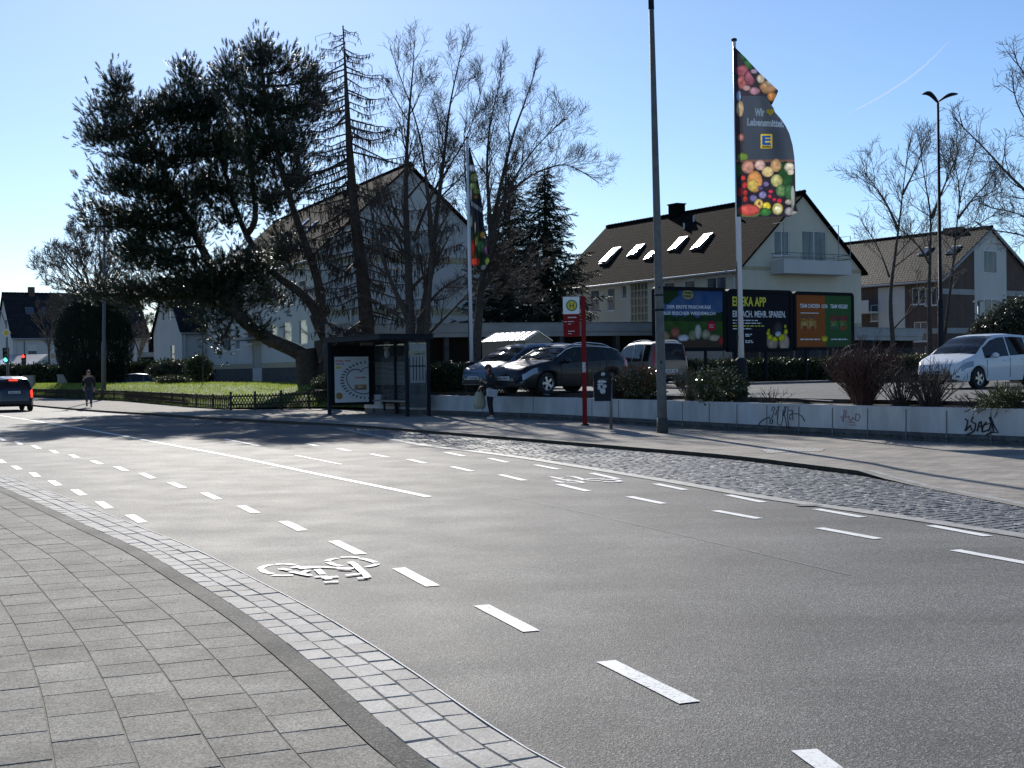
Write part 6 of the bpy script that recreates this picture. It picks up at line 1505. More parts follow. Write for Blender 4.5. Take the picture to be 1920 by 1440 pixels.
# ---- three billboards
def billboard(label, xl, xr, yl, yr, Yl, Yr, cf, texts, posts, nu=90, nv=64):
    """xl..xr outer frame in the picture; yl/yr = (top, bottom) at each side"""
    A, B = P(xl, yl[1], Yl), P(xr, yr[1], Yr); T = P(xl, yl[0], Yl)
    z0, z1 = A.z, T.z; B.z = z0; U = (B - A); L = U.length; U.normalize(); N = V((U.y, -U.x, 0))
    t = thing('billboard', label, 'billboard', V((A.x, A.y, Z_LOT)), 0, 'billboards at the lot edge')
    f = MB(); e = .16; H = z1 - z0
    c = .22; pts = []
    for cx, cz, a0 in ((L - c, H - c, 0), (c, H - c, 90), (c, c, 180), (L - c, c, 270)):
        for k in range(6): a = R(a0 + 18 * k); pts.append((cx + c * math.cos(a), cz + c * math.sin(a)))
    w = lambda u, z, n: A + U * u + UP * z + N * n
    ic = [(min(max(u, e), L - e), min(max(z, e), H - e)) for u, z in pts]; n = len(pts)
    vs = [w(u, z, 0) for u, z in pts] + [w(u, z, .0) for u, z in ic] + [w(u, z, -.28) for u, z in pts] + [w(u, z, -.05) for u, z in ic]
    fs = []
    for k in range(n):
        j = (k + 1) % n; fs += [(k, j, n + j, n + k), (k, 2 * n + k, 2 * n + j, j), (n + k, n + j, 3 * n + j, 3 * n + k)]
    fs.append(tuple(2 * n + k for k in range(n))); f.add(vs, fs); f.build('frame', M['frame_black'], t)
    pw, ph = L - 2 * e, H - 2 * e
    pm = lambda u, v, n=-.045: w(e + u * pw, e + v * ph, n)
    po = sheet('poster', lambda u, v: pm(u, v), nu, nv, cf, t)
    ms = {}
    for key, s, x0, x1, y, h, bold in texts: put(ms, key, fit_text(s, x0, x1, y, bold, h), lambda x, y: pm(x, y, -.038))
    for key, b in ms.items(): b.build('lettering', M[key.split('#')[0]], po)
    for u in posts:
        p = MB(); q = A + U * u - N * .14; p.tube([V((q.x, q.y, .4)), V((q.x, q.y, z0 + .3))], .075, 8); p.build('post', M['dark_metal'], t)
    return t, po, pm
def c1(x, y):
    n = mnoise.noise(V((x * 9, y * 9, 1)))
    if y < .20: c = (.075 + .02 * n, .05, .035)
    elif y < .46: c = (.045 + .03 * n, .10 + .04 * n, .025)
    elif y < .56 + .06 * n + .16 * max(0, x - .55): c = (.02, .045 + .02 * n, .02)
    else: c = (.035 + .10 * (1 - y) + .03 * n, .085 + .13 * (1 - y) + .03 * n, .22 + .1 * (1 - y))
    if y > .80 - .5 * x + .10 * n and x < .32 and y > .6 + x: c = (.02, .045, .015)
    return c
b1 = ell(c1, [(.10, .21, .08, .08, (.35, .22, .12)), (.26, .27, .07, .09, (.34, .12, .08)), (.38, .17, .09, .06, (.55, .55, .6)), (.53, .22, .07, .09, (.25, .25, .14)), (.61, .28, .05, .13, (.5, .5, .45)), (.73, .23, .07, .09, (.32, .3, .2)), (.86, .17, .09, .06, (.42, .36, .25)), (.98, .12, .06, .08, (.3, .04, .04)), (.82, .38, .068, .095, (.50, .02, .06)), (.46, .93, .085, .09, (.50, .40, .14)), (.46, .93, .07, .05, (.05, .09, .10))])
billboard('cream cheese billboard with sky and meadow, leftmost of three and partly behind the lamp post', 1230, 1362.5, (536.5, 659), (542.5, 659), 58.5, 60.5, b1,
  [('text_white', 'DER ERSTE FRISCHKÄSE', .14, .81, .685, .056, .025), ('text_white', 'AUS IRISCHER WEIDEMILCH', .07, .88, .575, .056, .025), ('text_white', 'NATUR', .785, .86, .39, .018, .01), ('text_white', 'KÄSE', .79, .85, .35, .018, .01), ('text_yellow', 'KERRYGOLD', .39, .53, .915, .03, .01)], (.5, 2.9))
b2 = ell(lambda x, y: (.012, .014, .02), [(.70, .12, .10, .16, (.42, .30, .24)), (.90, .10, .09, .17, (.46, .34, .27)), (.76, .30, .09, .16, (.03, .03, .035)), (.80, .36, .07, .14, (.05, .055, .06)), (.80, .26, .055, .05, (.5, .55, .62)), (.66, .20, .05, .05, (.62, .58, .02)), (.63, .27, .03, .04, (.6, .55, .02)), (.64, .33, .02, .03, (.6, .55, .02)), (.74, .16, .05, .05, (.62, .58, .02)), (.86, .19, .06, .065, (.62, .58, .02)), (.93, .30, .035, .05, (.62, .58, .02)), (.92, .40, .02, .035, (.62, .58, .02))])
t2, po2, pm2 = billboard('black supermarket app billboard with yellow headline, middle one behind the flagpole', 1365, 1487.5, (541.5, 660), (546, 659), 60.8, 63.0, b2,
  [('text_yellow', 'EDEKA APP', .05, .60, .765, .165, .03), ('text_white', 'EINFACH. MEHR. SPAREN.', .05, .93, .565, .115, .02)], (.6, 2.5))
ms = MB(); my = MB()
for y, x0, x1, q in ((.495, .05, .46, 0), (.445, .05, .52, 0), (.345, .05, .36, 0), (.245, .25, .36, 0), (.215, .25, .34, 0), (.13, .25, .36, 0), (.10, .25, .38, 0), (.395, .05, .57, 1)):
    b = my if q else ms; x = x0
    while x < x1: 
        w_ = rnd.uniform(.03, .09); b.add([pm2(x, y, -.038), pm2(min(x + w_, x1), y, -.038), pm2(min(x + w_, x1), y + .018, -.038), pm2(x, y + .018, -.038)], [(0, 1, 2, 3)]); x += w_ + .015
ms.build('small_print', M['text_white'], po2); my.build('small_print', M['text_yellow'], po2)
def c3(x, y): return (.34, .10, .028) if x < .52 + .01 * mnoise.noise(V((y * 9, 0, 0))) else (.045, .125, .045)
e3 = []
for cx, col in ((.15, (.45, .16, .04)), (.29, (.45, .16, .04)), (.68, (.36, .04, .03)), (.85, (.36, .04, .03))):
    for k in range(5): e3.append((cx, .38 + k * .04, .075, .06, (.52, .33, .10) if cx < .5 else (.16, .22, .08)))
    e3.append((cx, .56, .08, .055, col)); e3.append((cx, .36, .045, .045, (.35, .06, .03) if cx < .5 or cx > .8 else (.06, .12, .10)))
e3.append((.505, .16, .06, .06, (.68, .55, .03)))
t3_, po3, pm3 = billboard('orange and green snack billboard, rightmost of three', 1490, 1602.5, (546, 657), (549.5, 653.5), 63.3, 65.6, ell(c3, e3),
  [('text_white', 'TEAM CHICKEN', .07, .42, .755, .075, .03), ('text_white', 'ODER', .455, .565, .755, .07, .02), ('text_white', 'TEAM VEGGIE?', .61, .93, .755, .075, .03), ('text_dark', 'BiFi', .10, .20, .55, .05, .04), ('text_dark', 'BiFi', .245, .345, .55, .05, .04), ('text_dark', 'BiFi', .63, .73, .535, .05, .04), ('text_dark', 'BiFi', .80, .90, .535, .05, .04)], (.9, 2.6))
ms = MB()
for x0, x1 in ((.07, .42), (.62, .92)):
    x = x0
    while x < x1: w_ = rnd.uniform(.03, .07); ms.add([pm3(x, .135, -.038), pm3(min(x + w_, x1), .135, -.038), pm3(min(x + w_, x1), .16, -.038), pm3(x, .16, -.038)], [(0, 1, 2, 3)]); x += w_ + .012
ms.add([pm3(.08, .645, -.038), pm3(.40, .645, -.038), pm3(.40, .66, -.038), pm3(.08, .66, -.038)], [(0, 1, 2, 3)])
ms.build('small_print', M['text_white'], po3)
# ------------------------------------------------------------------ bus shelter
sd = V((-.51, .86, 0)).normalized(); sr = V((-.86, -.51, 0)).normalized()
Cc = G(804, 777.5, .125); Cc.z = Z_PAVE; Bb = Cc + sd * 4.3; Aa = Bb + sr * 1.78; Dd = Cc + sr * .80; Ee = Dd + sr * .98
ZR = 2.62
sh = thing('bus_shelter', 'dark framed glass bus shelter with lit-looking poster wall and bench', 'bus shelter', Bb)
for q in (Aa, Bb, Cc, Dd, Bb.lerp(Cc, .42)):
    m = MB(); m.box((q.x, q.y, (ZR + .05) / 2 + .03), (.11, .11, ZR - .05), math.atan2(sd.y, sd.x)); m.build('post', M['dark_metal'], sh)
m = MB(); o_ = Bb + sd * .12 - sr * .12; m.frame_box(o_, -sd, UP, sr, 0, 4.6, ZR - .05, ZR + .10, 0, 1.98)
m.build('roof', M['dark_metal'], sh)
m = MB(); m.frame_box(o_, -sd, UP, sr, -.04, 4.64, ZR + .10, ZR + .13, -.04, 2.02); m.build('roof_edge', M['dark_metal'], sh)
m = MB(); m.frame_box(o_, -sd, UP, sr, 4.2, 4.22, ZR + .0, ZR + .02, 0, .1)
# back glass
gl = []
for a, b in ((Bb, Bb.lerp(Cc, .42)), (Bb.lerp(Cc, .42), Cc)):
    m = MB(); U = (b - a); L = U.length; U.normalize(); m.frame_box(a, U, UP, sr, .07, L - .07, .28, ZR - .15, -.006, .006); g = m.build('glass_pane', M['shelter_glass'], sh)
    k = MB()
    for j in range(18): k.frame_box(a, U, UP, sr, .08, L - .08, 1.05 + j * .045, 1.065 + j * .045, .008, .010)
    k.build('frosted_stripe', M['cabinet'], g)
m = MB(); U = sr; m.frame_box(Cc, sr, UP, sd, .07, .73, .28, ZR - .15, -.006, .006); m.build('glass_pane', M['shelter_glass'], sh)
# timetables behind the near end pane
m = MB(); k = MB(); m.frame_box(Cc, sr, UP, sd, .10, .70, 2.18, 2.42, -.03, -.02)
m.frame_box(Cc, sr, UP, sd, .12, .68, 1.12, 2.05, -.03, -.02)
for j in range(4): k.frame_box(Cc, sr, UP, sd, .20 + j * .12, .225 + j * .12, 1.20, 2.0, -.04, -.032)
k.frame_box(Cc, sr, UP, sd, .1, .7, 1.66, 1.70, -.045, -.033)
tt = m.build('timetable', M['cabinet'], sh); k.build('timetable_columns', M['dark_metal'], tt)
k2 = MB(); k2.frame_box(Cc, -sr, UP, -sd, 0, 0, 0, 0, 0, 0) if False else None
# poster wall at the far end
NF = -sd; W_ = (Aa - Bb).length; U = -sr
def ad(u, z, n=.0): return Aa + U * u + UP * z + NF * n
m = MB(); m.frame_box(Aa, U, UP, NF, .06, W_ - .06, .32, ZR - .16, -.09, .06)
fr_ = m.build('poster_case', M['frame_black'], sh)
x0, x1, z0_, z1_ = .19, W_ - .26, .42, 2.06
adf = lambda u, v, n=.066: ad(x0 + (x1 - x0) * u, z0_ + (z1_ - z0_) * v, n)
pc = ell(lambda x, y: (.66, .67, .68), [(.13, .145, .10, .075, (.45, .28, .10)), (.13, .145, .06, .045, (.35, .2, .06)), (.76, .335, .12, .045, (.50, .36, .22))])
def pcf(x, y):
    if .58 < x < .94 and .27 < y < .30: return (.12, .05, .04)
    if .58 < x < .94 and .38 < y < .63: return (.70, .70, .68)
    if .58 < x < .94 and .27 < y < .38 and ((x - .76) / .12) ** 2 + ((y - .335) / .045) ** 2 > 1: return (.42, .25, .13)
    return pc(x, y)
po = sheet('poster', adf, 60, 90, pcf, sh)
m = MB()
for k in range(24):
    a = R(78 + k * 9.2); 
    ca, sa = math.cos(a), math.sin(a); cx, cy, ra, rb = .98, .48, .82, .42
    p = adf(cx + ra * ca, cy + rb * sa, .07); q = adf(cx + ra * ca * .87, cy + rb * sa * .89, .07); m.tube([p, q], .027, 4)
hp = [(1.0, .77), (.90, .755), (.82, .72), (.78, .66), (.74, .70), (.66, .725), (.56, .72), (.46, .69), (.38, .63), (.34, .55), (.35, .45), (.42, .35), (.54, .26), (.68, .20), (.84, .17), (.96, .185), (1.0, .20)]
m.tube([adf(x, y, .07) for x, y in smooth([V((x, y, 0)) for x, y in hp], 1) for x, y in ((x, y),)] if False else [adf(q.x, q.y, .07) for q in smooth([V((x, y, 0)) for x, y in hp], 1)], .017, 4)
m.build('heart_drawing', M['text_dark'], po)
ms = {}
for key, s, a, b, y, h in (('text_red', 'Keks, hier', .04, .48, .895, .04), ('text_red', 'herzt', .04, .28, .83, .04), ('text_red', 'nutella', .60, .92, .525, .045)): put(ms, key, fit_text(s, a, b, y, .02, h), lambda x, y: adf(x, y, .07))
put(ms, 'yellow', ([(.03, .775), (.20, .785), (.20, .745), (.03, .74)], [(0, 3, 2, 1)]), lambda x, y: adf(x, y, .07))
for key, b in ms.items(): b.build('lettering', M[key.split('#')[0]], po)
m = MB(); m.frame_box(Bb + sr * .06 - sd * .5, -sd, UP, sr, .5, 3.2, .46, .51, .12, .50)
bn = m.build('bench', M['metal_grey'], sh); m = MB()
for u in (.9, 2.8): m.frame_box(Bb + sr * .06 - sd * .5, -sd, UP, sr, u, u + .06, .12, .46, .2, .26)
m.build('bench_leg', M['dark_metal'], bn)
m = MB(); q = Bb.lerp(Cc, .5) + sr * .5; m.ball((q.x, q.y, ZR - .40), (.10, .10, .17), 10); m.box((q.x, q.y, ZR - .2), (.2, .2, .08)); m.build('loudspeaker', M['cabinet'], sh, True)
# ------------------------------------------------------------------ bus stop sign
b = G(1097, 797.5, Z_PAVE); t = thing('bus_stop_sign', 'tall red bus stop pole with green and yellow round H sign', 'bus stop sign', b)
SX = V((1, 0, 0)) * math.cos(R(-4)) + V((0, 1, 0)) * math.sin(R(-4)); SN = V((SX.y, -SX.x, 0)); Ys = b.y
kpx = Ys / FPX
def sgn(px, py, n=0): return b + SX * ((px - 1096.2) * kpx) + UP * ((797.5 - py) * kpx) + SN * n + V((-(797.5 - py) * .015 * kpx * .3, 0, 0))
m = MB(); m.frame_box(b - SX * .085, SX, UP, SN, .02, .145, 0, (797.5 - 556) * kpx, -.045, .045); m.build('post', M['red_metal'], t)
def pl4(x0, x1, y0, y1, n0, n1, mm=None):
    mm = mm or MB(); vs = [sgn(x, y, n) for n in (n0, n1) for y in (y1, y0) for x in (x0, x1)]; return mm.add(vs, [(0, 2, 3, 1), (4, 5, 7, 6), (0, 1, 5, 4), (2, 6, 7, 3), (0, 4, 6, 2), (1, 3, 7, 5)])
pl4(1059, 1090, 588, 631, -.03, .03).build('red_panel', M['red_metal'], t)
wp = pl4(1059, 1090, 556, 588.5, -.028, .034).build('white_panel', M['white_print'], t)
def disc(cx, cy, r, n, key, par, k=28):
    m = MB(); m.add([sgn(cx + r * math.cos(2 * PI * i / k), cy - r * math.sin(2 * PI * i / k), n) for i in range(k)], [tuple(range(k))]); return m.build('round_sign', M[key], par)
disc(1075.5, 572.5, 10.6, .037, 'green_sign', wp); disc(1075.5, 572.5, 8.2, .040, 'yellow', wp)
m = MB()
for x0, x1, y0, y1 in ((1071.2, 1073.4, 567.3, 577.8), (1077.6, 1079.8, 567.3, 577.8), (1073.4, 1077.6, 571.6, 573.6)): pl4(x0, x1, y0, y1, .041, .044, m)
m.build('letter', M['green_sign'], wp)
m = MB()
for x0, x1, y in ((1068, 1084, 594), (1061, 1066, 602), (1068, 1079, 602), (1068, 1074, 606.5), (1068, 1080, 620), (1068, 1074, 624.5)):
    x = x0
    while x < x1 - .3: w_ = rnd.uniform(1, 2.2); pl4(x, min(x + w_, x1), y, y + (1.7 if y < 600 else 1.2), .031, .034, m); x += w_ + .5
m.build('line_names', M['text_white'], t)
pl4(1093, 1099.5, 679, 698, .046, .05).build('sticker', M['sticker'], t)
m = MB(); m.lathe([(.12, 0), (.12, .02), (.09, .035), (.09, .04)], 12, b); m.build('base_plate', M['dark_metal'], t)
# ------------------------------------------------------------------ litter bin
b = G(1146, 803.5, Z_PAVE); t = thing('litter_bin', 'dark arched litter bin with torn stickers on a grey post', 'bin', b)
m = MB(); m.tube([b, b + V((0, 0, 1.12))], .04, 10); m.build('post', M['metal_grey'], t, True)
kb_ = b.y / FPX; z0, z1 = (803 - 751) * kb_, (803 - 695) * kb_; w = .215; xc = b.x - 16 * kb_
prof = [(-w * .92, z0), (w * .92, z0), (w, z0 + .25), (w, z1 - .16)] + [(w * math.cos(R(a)), z1 - .16 + .16 * math.sin(R(a))) for a in range(15, 180, 15)] + [(-w, z1 - .16), (-w, z0 + .25)]
m = MB(); pr = lambda n: [V((xc + x, b.y + n, z + b.z)) for x, z in prof]
m.prism([V((xc + x, b.y - .17, z + b.z)) for x, z in prof], (0, .30, 0)); o = m.build('container', M['bin'], t)
m = MB(); m.prism([V((xc + x * 1.03, b.y - .175, b.z + z0 + (z - z0) * 1.012)) for x, z in prof], (0, .02, 0)); m.build('front_rim', M['dark_metal'], t)
for x, z, sx_, sz_ in ((-.02, .72, .24, .09), (-.06, .62, .16, .06), (.05, .55, .12, .10), (.0, .38, .15, .16), (-.09, .5, .09, .12), (.02, 1.0, .12, .10)):
    m = MB(); m.prism([V((xc + x + sx_ / 2 * math.cos(R(a)) * rnd.uniform(.8, 1.1), b.y - .178, b.z + z0 + z * (z1 - z0) * .9 + sz_ / 2 * math.sin(R(a)))) for a in range(0, 360, 40)], (0, -.003, 0)); m.build('sticker', M['sticker'], t)
m = MB(); m.box((xc + .02, b.y - .178, b.z + z1 - .20), (.26, .01, .05)); m.build('slot', M['black_plastic'], t)
m = MB(); m.box((b.x - .03, b.y - .02, b.z + z0 + .35), (.10, .06, .05)); m.box((b.x - .03, b.y - .02, b.z + z0 + .15), (.10, .06, .05)); m.build('bracket', M['metal_grey'], t)
# ------------------------------------------------------------------ lamp posts
b = G(1242.5, 811.5, Z_PAVE); b.z = Z_PAVE
t = thing('lamp_post', 'tall weathered concrete coloured lamp post at the pavement, taller than the picture', 'lamp post', b)
tp_ = P(1221, 8, b.y); d = tp_ - b
m = MB(); m.tube([b - V((0, 0, .2)), b + d * .12, b + d * .5, b + d], [.118, .112, .088, .060], 12); m.build('post', M['post_grey'], t, True)
m = MB(); m.tube([b, b + d * .035], [.135, .125], 12); m.build('base_sleeve', M['dark_base'], t, True)
m = MB(); e = b + d * 1.0; m.tube([e - d * .012, e + d * .02, e + d * .05 + V((-.1, -.3, .1)), e + d * .06 + V((-.3, -1.1, .2))], [.068, .066, .05, .045], 8); m.build('arm', M['dark_metal'], t, True)
m = MB(); m.ball(e + d * .06 + V((-.4, -1.5, .2)), (.16, .45, .08), 10); m.build('lamp_head', M['cabinet'], t, True)
m = MB(); q = b + d * .165; m.box(q + V((.0, -.098, 0)), (.04, .02, .06)); m.box(b + d * .34 + V((0, -.1, 0)), (.03, .015, .05)); m.lathe([(.112, 0), (.116, .01), (.116, .04), (.112, .05)], 12, b + d * .285); m.lathe([(.106, 0), (.11, .01), (.11, .03), (.106, .04)], 12, b + d * .32); m.build('clamp', M['dark_metal'], t)
YR_ = 46.5; b = P(1765, 700, YR_); b.z = Z_LOT; top = P(1758.5, 192, YR_)
t = thing('street_lamp', 'tall slim lamp pole with two wing shaped lamp heads against the sky at right', 'street lamp', b)
m = MB(); m.tube([b, b.lerp(top, .30), b.lerp(top, .302), top], [.105, .10, .07, .045], 12); m.build('post', M['dark_metal'], t, True)
for sg, tipx, tipy, hx in ((-1, 1729.5, 176.5, 0), (1, 1795, 176.5, 0)):
    a = top + V((sg * .02, 0, .02)); e = P(tipx, tipy, YR_ - .25); m = MB(); n = 9; vs = []; 
    for i in range(n + 1):
        f = i / n; c = a.lerp(e, f) + V((0, 0, .14 * math.sin(PI * f) * (1 if sg < 0 else .55))); w_ = .06 + .16 * math.sin(PI * min(1, f * .8 + .14)); th = .055 * math.sin(PI * min(1, .12 + f * .82)) + .012
        vs.append([c + V((0, -w_, 0)), c + V((0, -w_ * .5, th)), c + V((0, w_ * .5, th)), c + V((0, w_, 0)), c + V((0, w_ * .5, -th * .8)), c + V((0, -w_ * .5, -th * .8))])
    m.add([q for r_ in vs for q in r_], [(i * 6 + k, i * 6 + (k + 1) % 6, i * 6 + 6 + (k + 1) % 6, i * 6 + 6 + k) for i in range(n) for k in range(6)] + [tuple(range(6)), tuple(n * 6 + k for k in range(6))])
    m.build('lamp_head', M['dark_metal'], t, True)
YLp = 80.0; b = P(194, 735, YLp); b.z = .15; top = P(196, 398, YLp)
t = thing('street_lamp', 'grey street lamp with double head in front of the yew bush, half covered by pine', 'street lamp', b)
m = MB(); m.tube([b, b.lerp(top, .3), b.lerp(top, .304), top], [.15, .14, .105, .07], 10); m.build('post', M['post_grey'], t, True)
for sg, tx in ((-1, 180), (1, 212)):
    m = MB(); e = P(tx, 388, YLp); m.tube([top, top.lerp(e, .3) + V((0, 0, .05)), e], [.06, .17, .07], 8); m.build('lamp_head', M['metal_grey'], t, True)
# small sign post at right behind the white car
b = P(1836, 660, 56); b.z = Z_LOT; t = thing('lamp_post', 'short pale post with small lamp behind the white car', 'lamp post', b)
q = P(1835, 566, 56); m = MB(); m.tube([b, q], .05, 8); m.build('post', M['metal_grey'], t, True)
m = MB(); m.box(q + V((-.06, -.1, .02)), (.28, .5, .07)); m.build('lamp_head', M['metal_grey'], t)
# ------------------------------------------------------------------ fences
ft_ = thing('picket_fence', 'long low dark wooden picket fence along the pavement before the lawn', 'fence')
fpts = resample([V((p.x, p.y, .12)) for p in [fence_b[1] + (fence_b[0] - fence_b[1]) * 1.0] + fence_b[1:7]], 200)
Lf = sum((fpts[i + 1] - fpts[i]).length for i in range(199)); pk = MB(); rl = MB(); ps = MB()
n = int(Lf / .25); pts = resample(fpts, n)
for i in range(n - 1):
    p = pts[i]; d = (pts[i + 1] - pts[i]).normalized(); nn = V((d.y, -d.x, 0)); h = .56 + .02 * rnd.random()
    for sg in (1, -1):
        if i % 1 == 0:
            a = p - d * .07 * sg + UP * .03 + nn * (.03 * sg); e = p + d * .07 * sg + UP * h + nn * (.03 * sg); pk.tube([a, e], .024, 4)
pk.build('pickets', M['fence_wood'], ft_)
for z in (.15, .42): rl.tube([q + UP * z for q in resample(fpts, 60)], .028, 5, cap=True)
rl.build('rail', M['fence_wood'], ft_)
for q in resample(fpts, int(Lf / 2.4)):
    m = MB(); m.tube([q - UP * .1, q + UP * .60], .05, 6); m.build('post', M['fence_wood'], ft_)
ft2_ = thing('lattice_fence', 'short stretch of crossed wooden lattice fence between pickets and bus shelter', 'fence')
fr2 = [fence_b[6], fence_b[6].lerp(V((-7.9, 54.5, .12)), .6), V((-6.9, 53.0, .14))]
fr2 = [V((p.x, p.y, z)) for p, z in zip([G(433, 767, .12), G(500, 767, .12), G(560, 765, .12), G(632, 763, .12)], (.12, .14, .18, .22))]
pts = resample(fr2, 34); pk = MB()
for i in range(33):
    p = pts[i]; d = (pts[i + 1] - pts[i]).normalized(); nn = V((d.y, -d.x, 0))
    for sg in (1, -1):
        a = p - d * .17 * sg + UP * .04 + nn * .03 * sg; e = p + d * .17 * sg + UP * .60 + nn * .03 * sg
        pk.tube([a, e], .022, 4)
pk.build('lattice', M['fence_wood'], ft2_); rl = MB()
for z in (.20, .52): rl.tube([q + UP * z for q in pts], .03, 5)
rl.build('rail', M['fence_wood'], ft2_)
for q in resample(fr2, 5): m = MB(); m.tube([q - UP * .1, q + UP * .72], .055, 6); m.build('post', M['fence_wood'], ft2_)
def mesh_fence(label, A, B, z0, z1, step=.11):
    t = thing('mesh_fence', label, 'fence', A); U = B - A; L = U.length; U.normalize(); m = MB(); n = int(L / step); hgt = z1 - z0; k = int(hgt / step)
    for i in range(-k, n + 1):
        for sg in (0, 1):
            a0, a1 = i * step, i * step + hgt; za, zb = 0, hgt
            if a0 < 0: za = -a0; a0 = 0
            if a1 > L: zb = hgt - (a1 - L); a1 = L
            if zb - za < .05: continue
            p, q = A + U * a0 + UP * (z0 + (za if sg == 0 else hgt - za)), A + U * a1 + UP * (z0 + (zb if sg == 0 else hgt - zb))
            m.tube([p, q], .008, 3, cap=False)
    m.build('wire_mesh', M['metal_grey'], t); p = MB(); 
    for i in range(int(L / 2.6) + 1): q = A + U * min(L, i * 2.6); m = MB(); m.tube([q + UP * (z0 - .3), q + UP * (z1 + .05)], .035, 6); m.build('post', M['metal_grey'], t)
    return t
A, B = P(1285, 660, 62.5), P(1560, 660, 69); A.z = B.z = 0
mesh_fence('diamond mesh fence below and behind the billboards', A, B, .8, 2.6, .16)
A, B = P(1562, 660, 62), P(1770, 660, 57); A.z = B.z = 0
mesh_fence('diamond mesh fence between the thin street trees right of the billboards', A, B, .8, 2.3, .16)
# ------------------------------------------------------------------ traffic lights, sign, cabinets at left
M['lens_off'] = mat('dark signal lens', (.03, .03, .03), .3)
M['green_on'] = emit('lit green lens', (.10, 1.0, .62), 2.6); M['red_on'] = emit('lit red lens', (1.0, .05, .04), 2.4)
def signal(label, x, ybase, Y, ytop, ybot, lit, wpx, face, extra=None, ptop=None):
    b = P(x, ybase, Y); b.z = .05; t = thing('traffic_light', label, 'traffic light', b, 0, 'traffic lights at the far junction')
    q = P(x, ptop or ytop, Y); m = MB(); m.tube([b, V((b.x, Y, q.z))], .07, 8); m.build('post', M['metal_grey'], t, True)
    z1, z0 = P(x, ytop, Y).z, P(x, ybot, Y).z; k = Y / FPX; w = wpx * k; h = z1 - z0
    c = V((b.x, Y - .16, (z0 + z1) / 2)); mm = MB(); mm.box(c, (w, .20, h)); hd = mm.build('signal_head', M['dark_metal'], t)
    for j, key in enumerate(('red_on', 'lens_off', 'green_on')):
        zc = z1 - h * (j + .5) / 3; rr = h / 6 * .78; on = (lit == 'red' and j == 0) or (lit == 'green' and j == 2)
        l = MB(); l.lathe([(.001, .0), (rr, .0), (rr, .02)], 14, (c.x, Y - .265, zc), Matrix.Rotation(R(90), 3, 'X')); l.build('lens', M[key] if on else M['lens_off'], hd)
        v = MB(); v.add([V((c.x + rr * 1.1 * math.cos(R(a)), Y - .26 - dd, zc + rr * 1.1 * math.sin(R(a)))) for dd in (0, .2) for a in range(0, 181, 20)], [(i, i + 1, 11 + i, 10 + i) for i in range(9)]); v.build('visor', M['black_plastic'], hd)
    return t, b
signal('traffic light showing green at the left edge', 14, 725, 104, 652, 679, 'green', 10.5, 0, ptop=600)
signal('traffic light showing red beside the white house', 47, 722, 112, 664, 687, 'red', 7, 0, ptop=640)
signal('dark traffic light seen from the side, half hidden by the yew bush', 123, 705, 100, 664, 678, None, 6, 0, ptop=664)
b = P(11, 700, 103); q = P(12, 624, 103); t = thing('priority_sign', 'yellow diamond priority road sign above the green traffic light', 'sign', V((b.x, 103, 0)))
m = MB(); m.tube([V((b.x + .25, 103.1, 0)), q + V((0, .1, .4)), q + V((-.4, .1, 1.6)), q + V((-1.6, .1, 3))], .05, 6); m.build('post', M['metal_grey'], t)
for s_, key, n in ((.36, 'white_print', 0), (.26, 'yellow', -.02)):
    m = MB(); m.prism([q + V((s_, n, 0)), q + V((0, n, s_)), q + V((-s_, n, 0)), q + V((0, n, -s_))], (0, -.01, 0)); m.build('sign_plate', M[key], t)
for lab, x0, x1, y0, y1, Y in (('double door grey utility cabinet in front of the yew bush', 108, 140, 703, 733, 93), ('grey utility cabinet behind the departing dark car', 43, 63, 705, 728, 98)):
    A, B = P(x0, y1, Y), P(x1, y1, Y); h = P(x0, y0, Y).z; z0 = .08; t = thing('utility_cabinet', lab, 'cabinet', V((A.x, Y, z0)), 0, 'grey utility cabinets')
    m = MB(); w = B.x - A.x; m.box(((A.x + B.x) / 2, Y + .2, z0 + (h - z0) / 2), (w, .4, h - z0 - .05)); m.build('body', M['cabinet'], t)
    m = MB(); m.box(((A.x + B.x) / 2, Y + .2, h), (w + .08, .5, .07)); m.build('lid', M['cabinet'], t)
    for k in (0, 1): m = MB(); m.box((A.x + w * (.26 + .48 * k), Y - .01, z0 + (h - z0) * .5), (w * .42, .03, (h - z0) * .78)); m.build('door', M['cabinet'], t)
# bright far shop forecourt roof behind the junction
A = P(-30, 671, 118); B = P(47, 671, 118)
t = thing('canopy', 'bright sunlit flat canopy behind the traffic lights at far left', 'canopy', V((A.x, 118, 0)))
m = MB(); m.box(((A.x + B.x) / 2, 121, P(0, 680, 118).z), (B.x - A.x, 6, .15), 0, Matrix.Rotation(R(14), 3, 'X')); m.build('roof', M['shed_roof'], t)
for k in (0, 1): m = MB(); m.tube([V((A.x + 1 + k * (B.x - A.x - 2), 120, 0)), V((A.x + 1 + k * (B.x - A.x - 2), 120, 2.6))], .06, 6); m.build('post', M['metal_grey'], t)
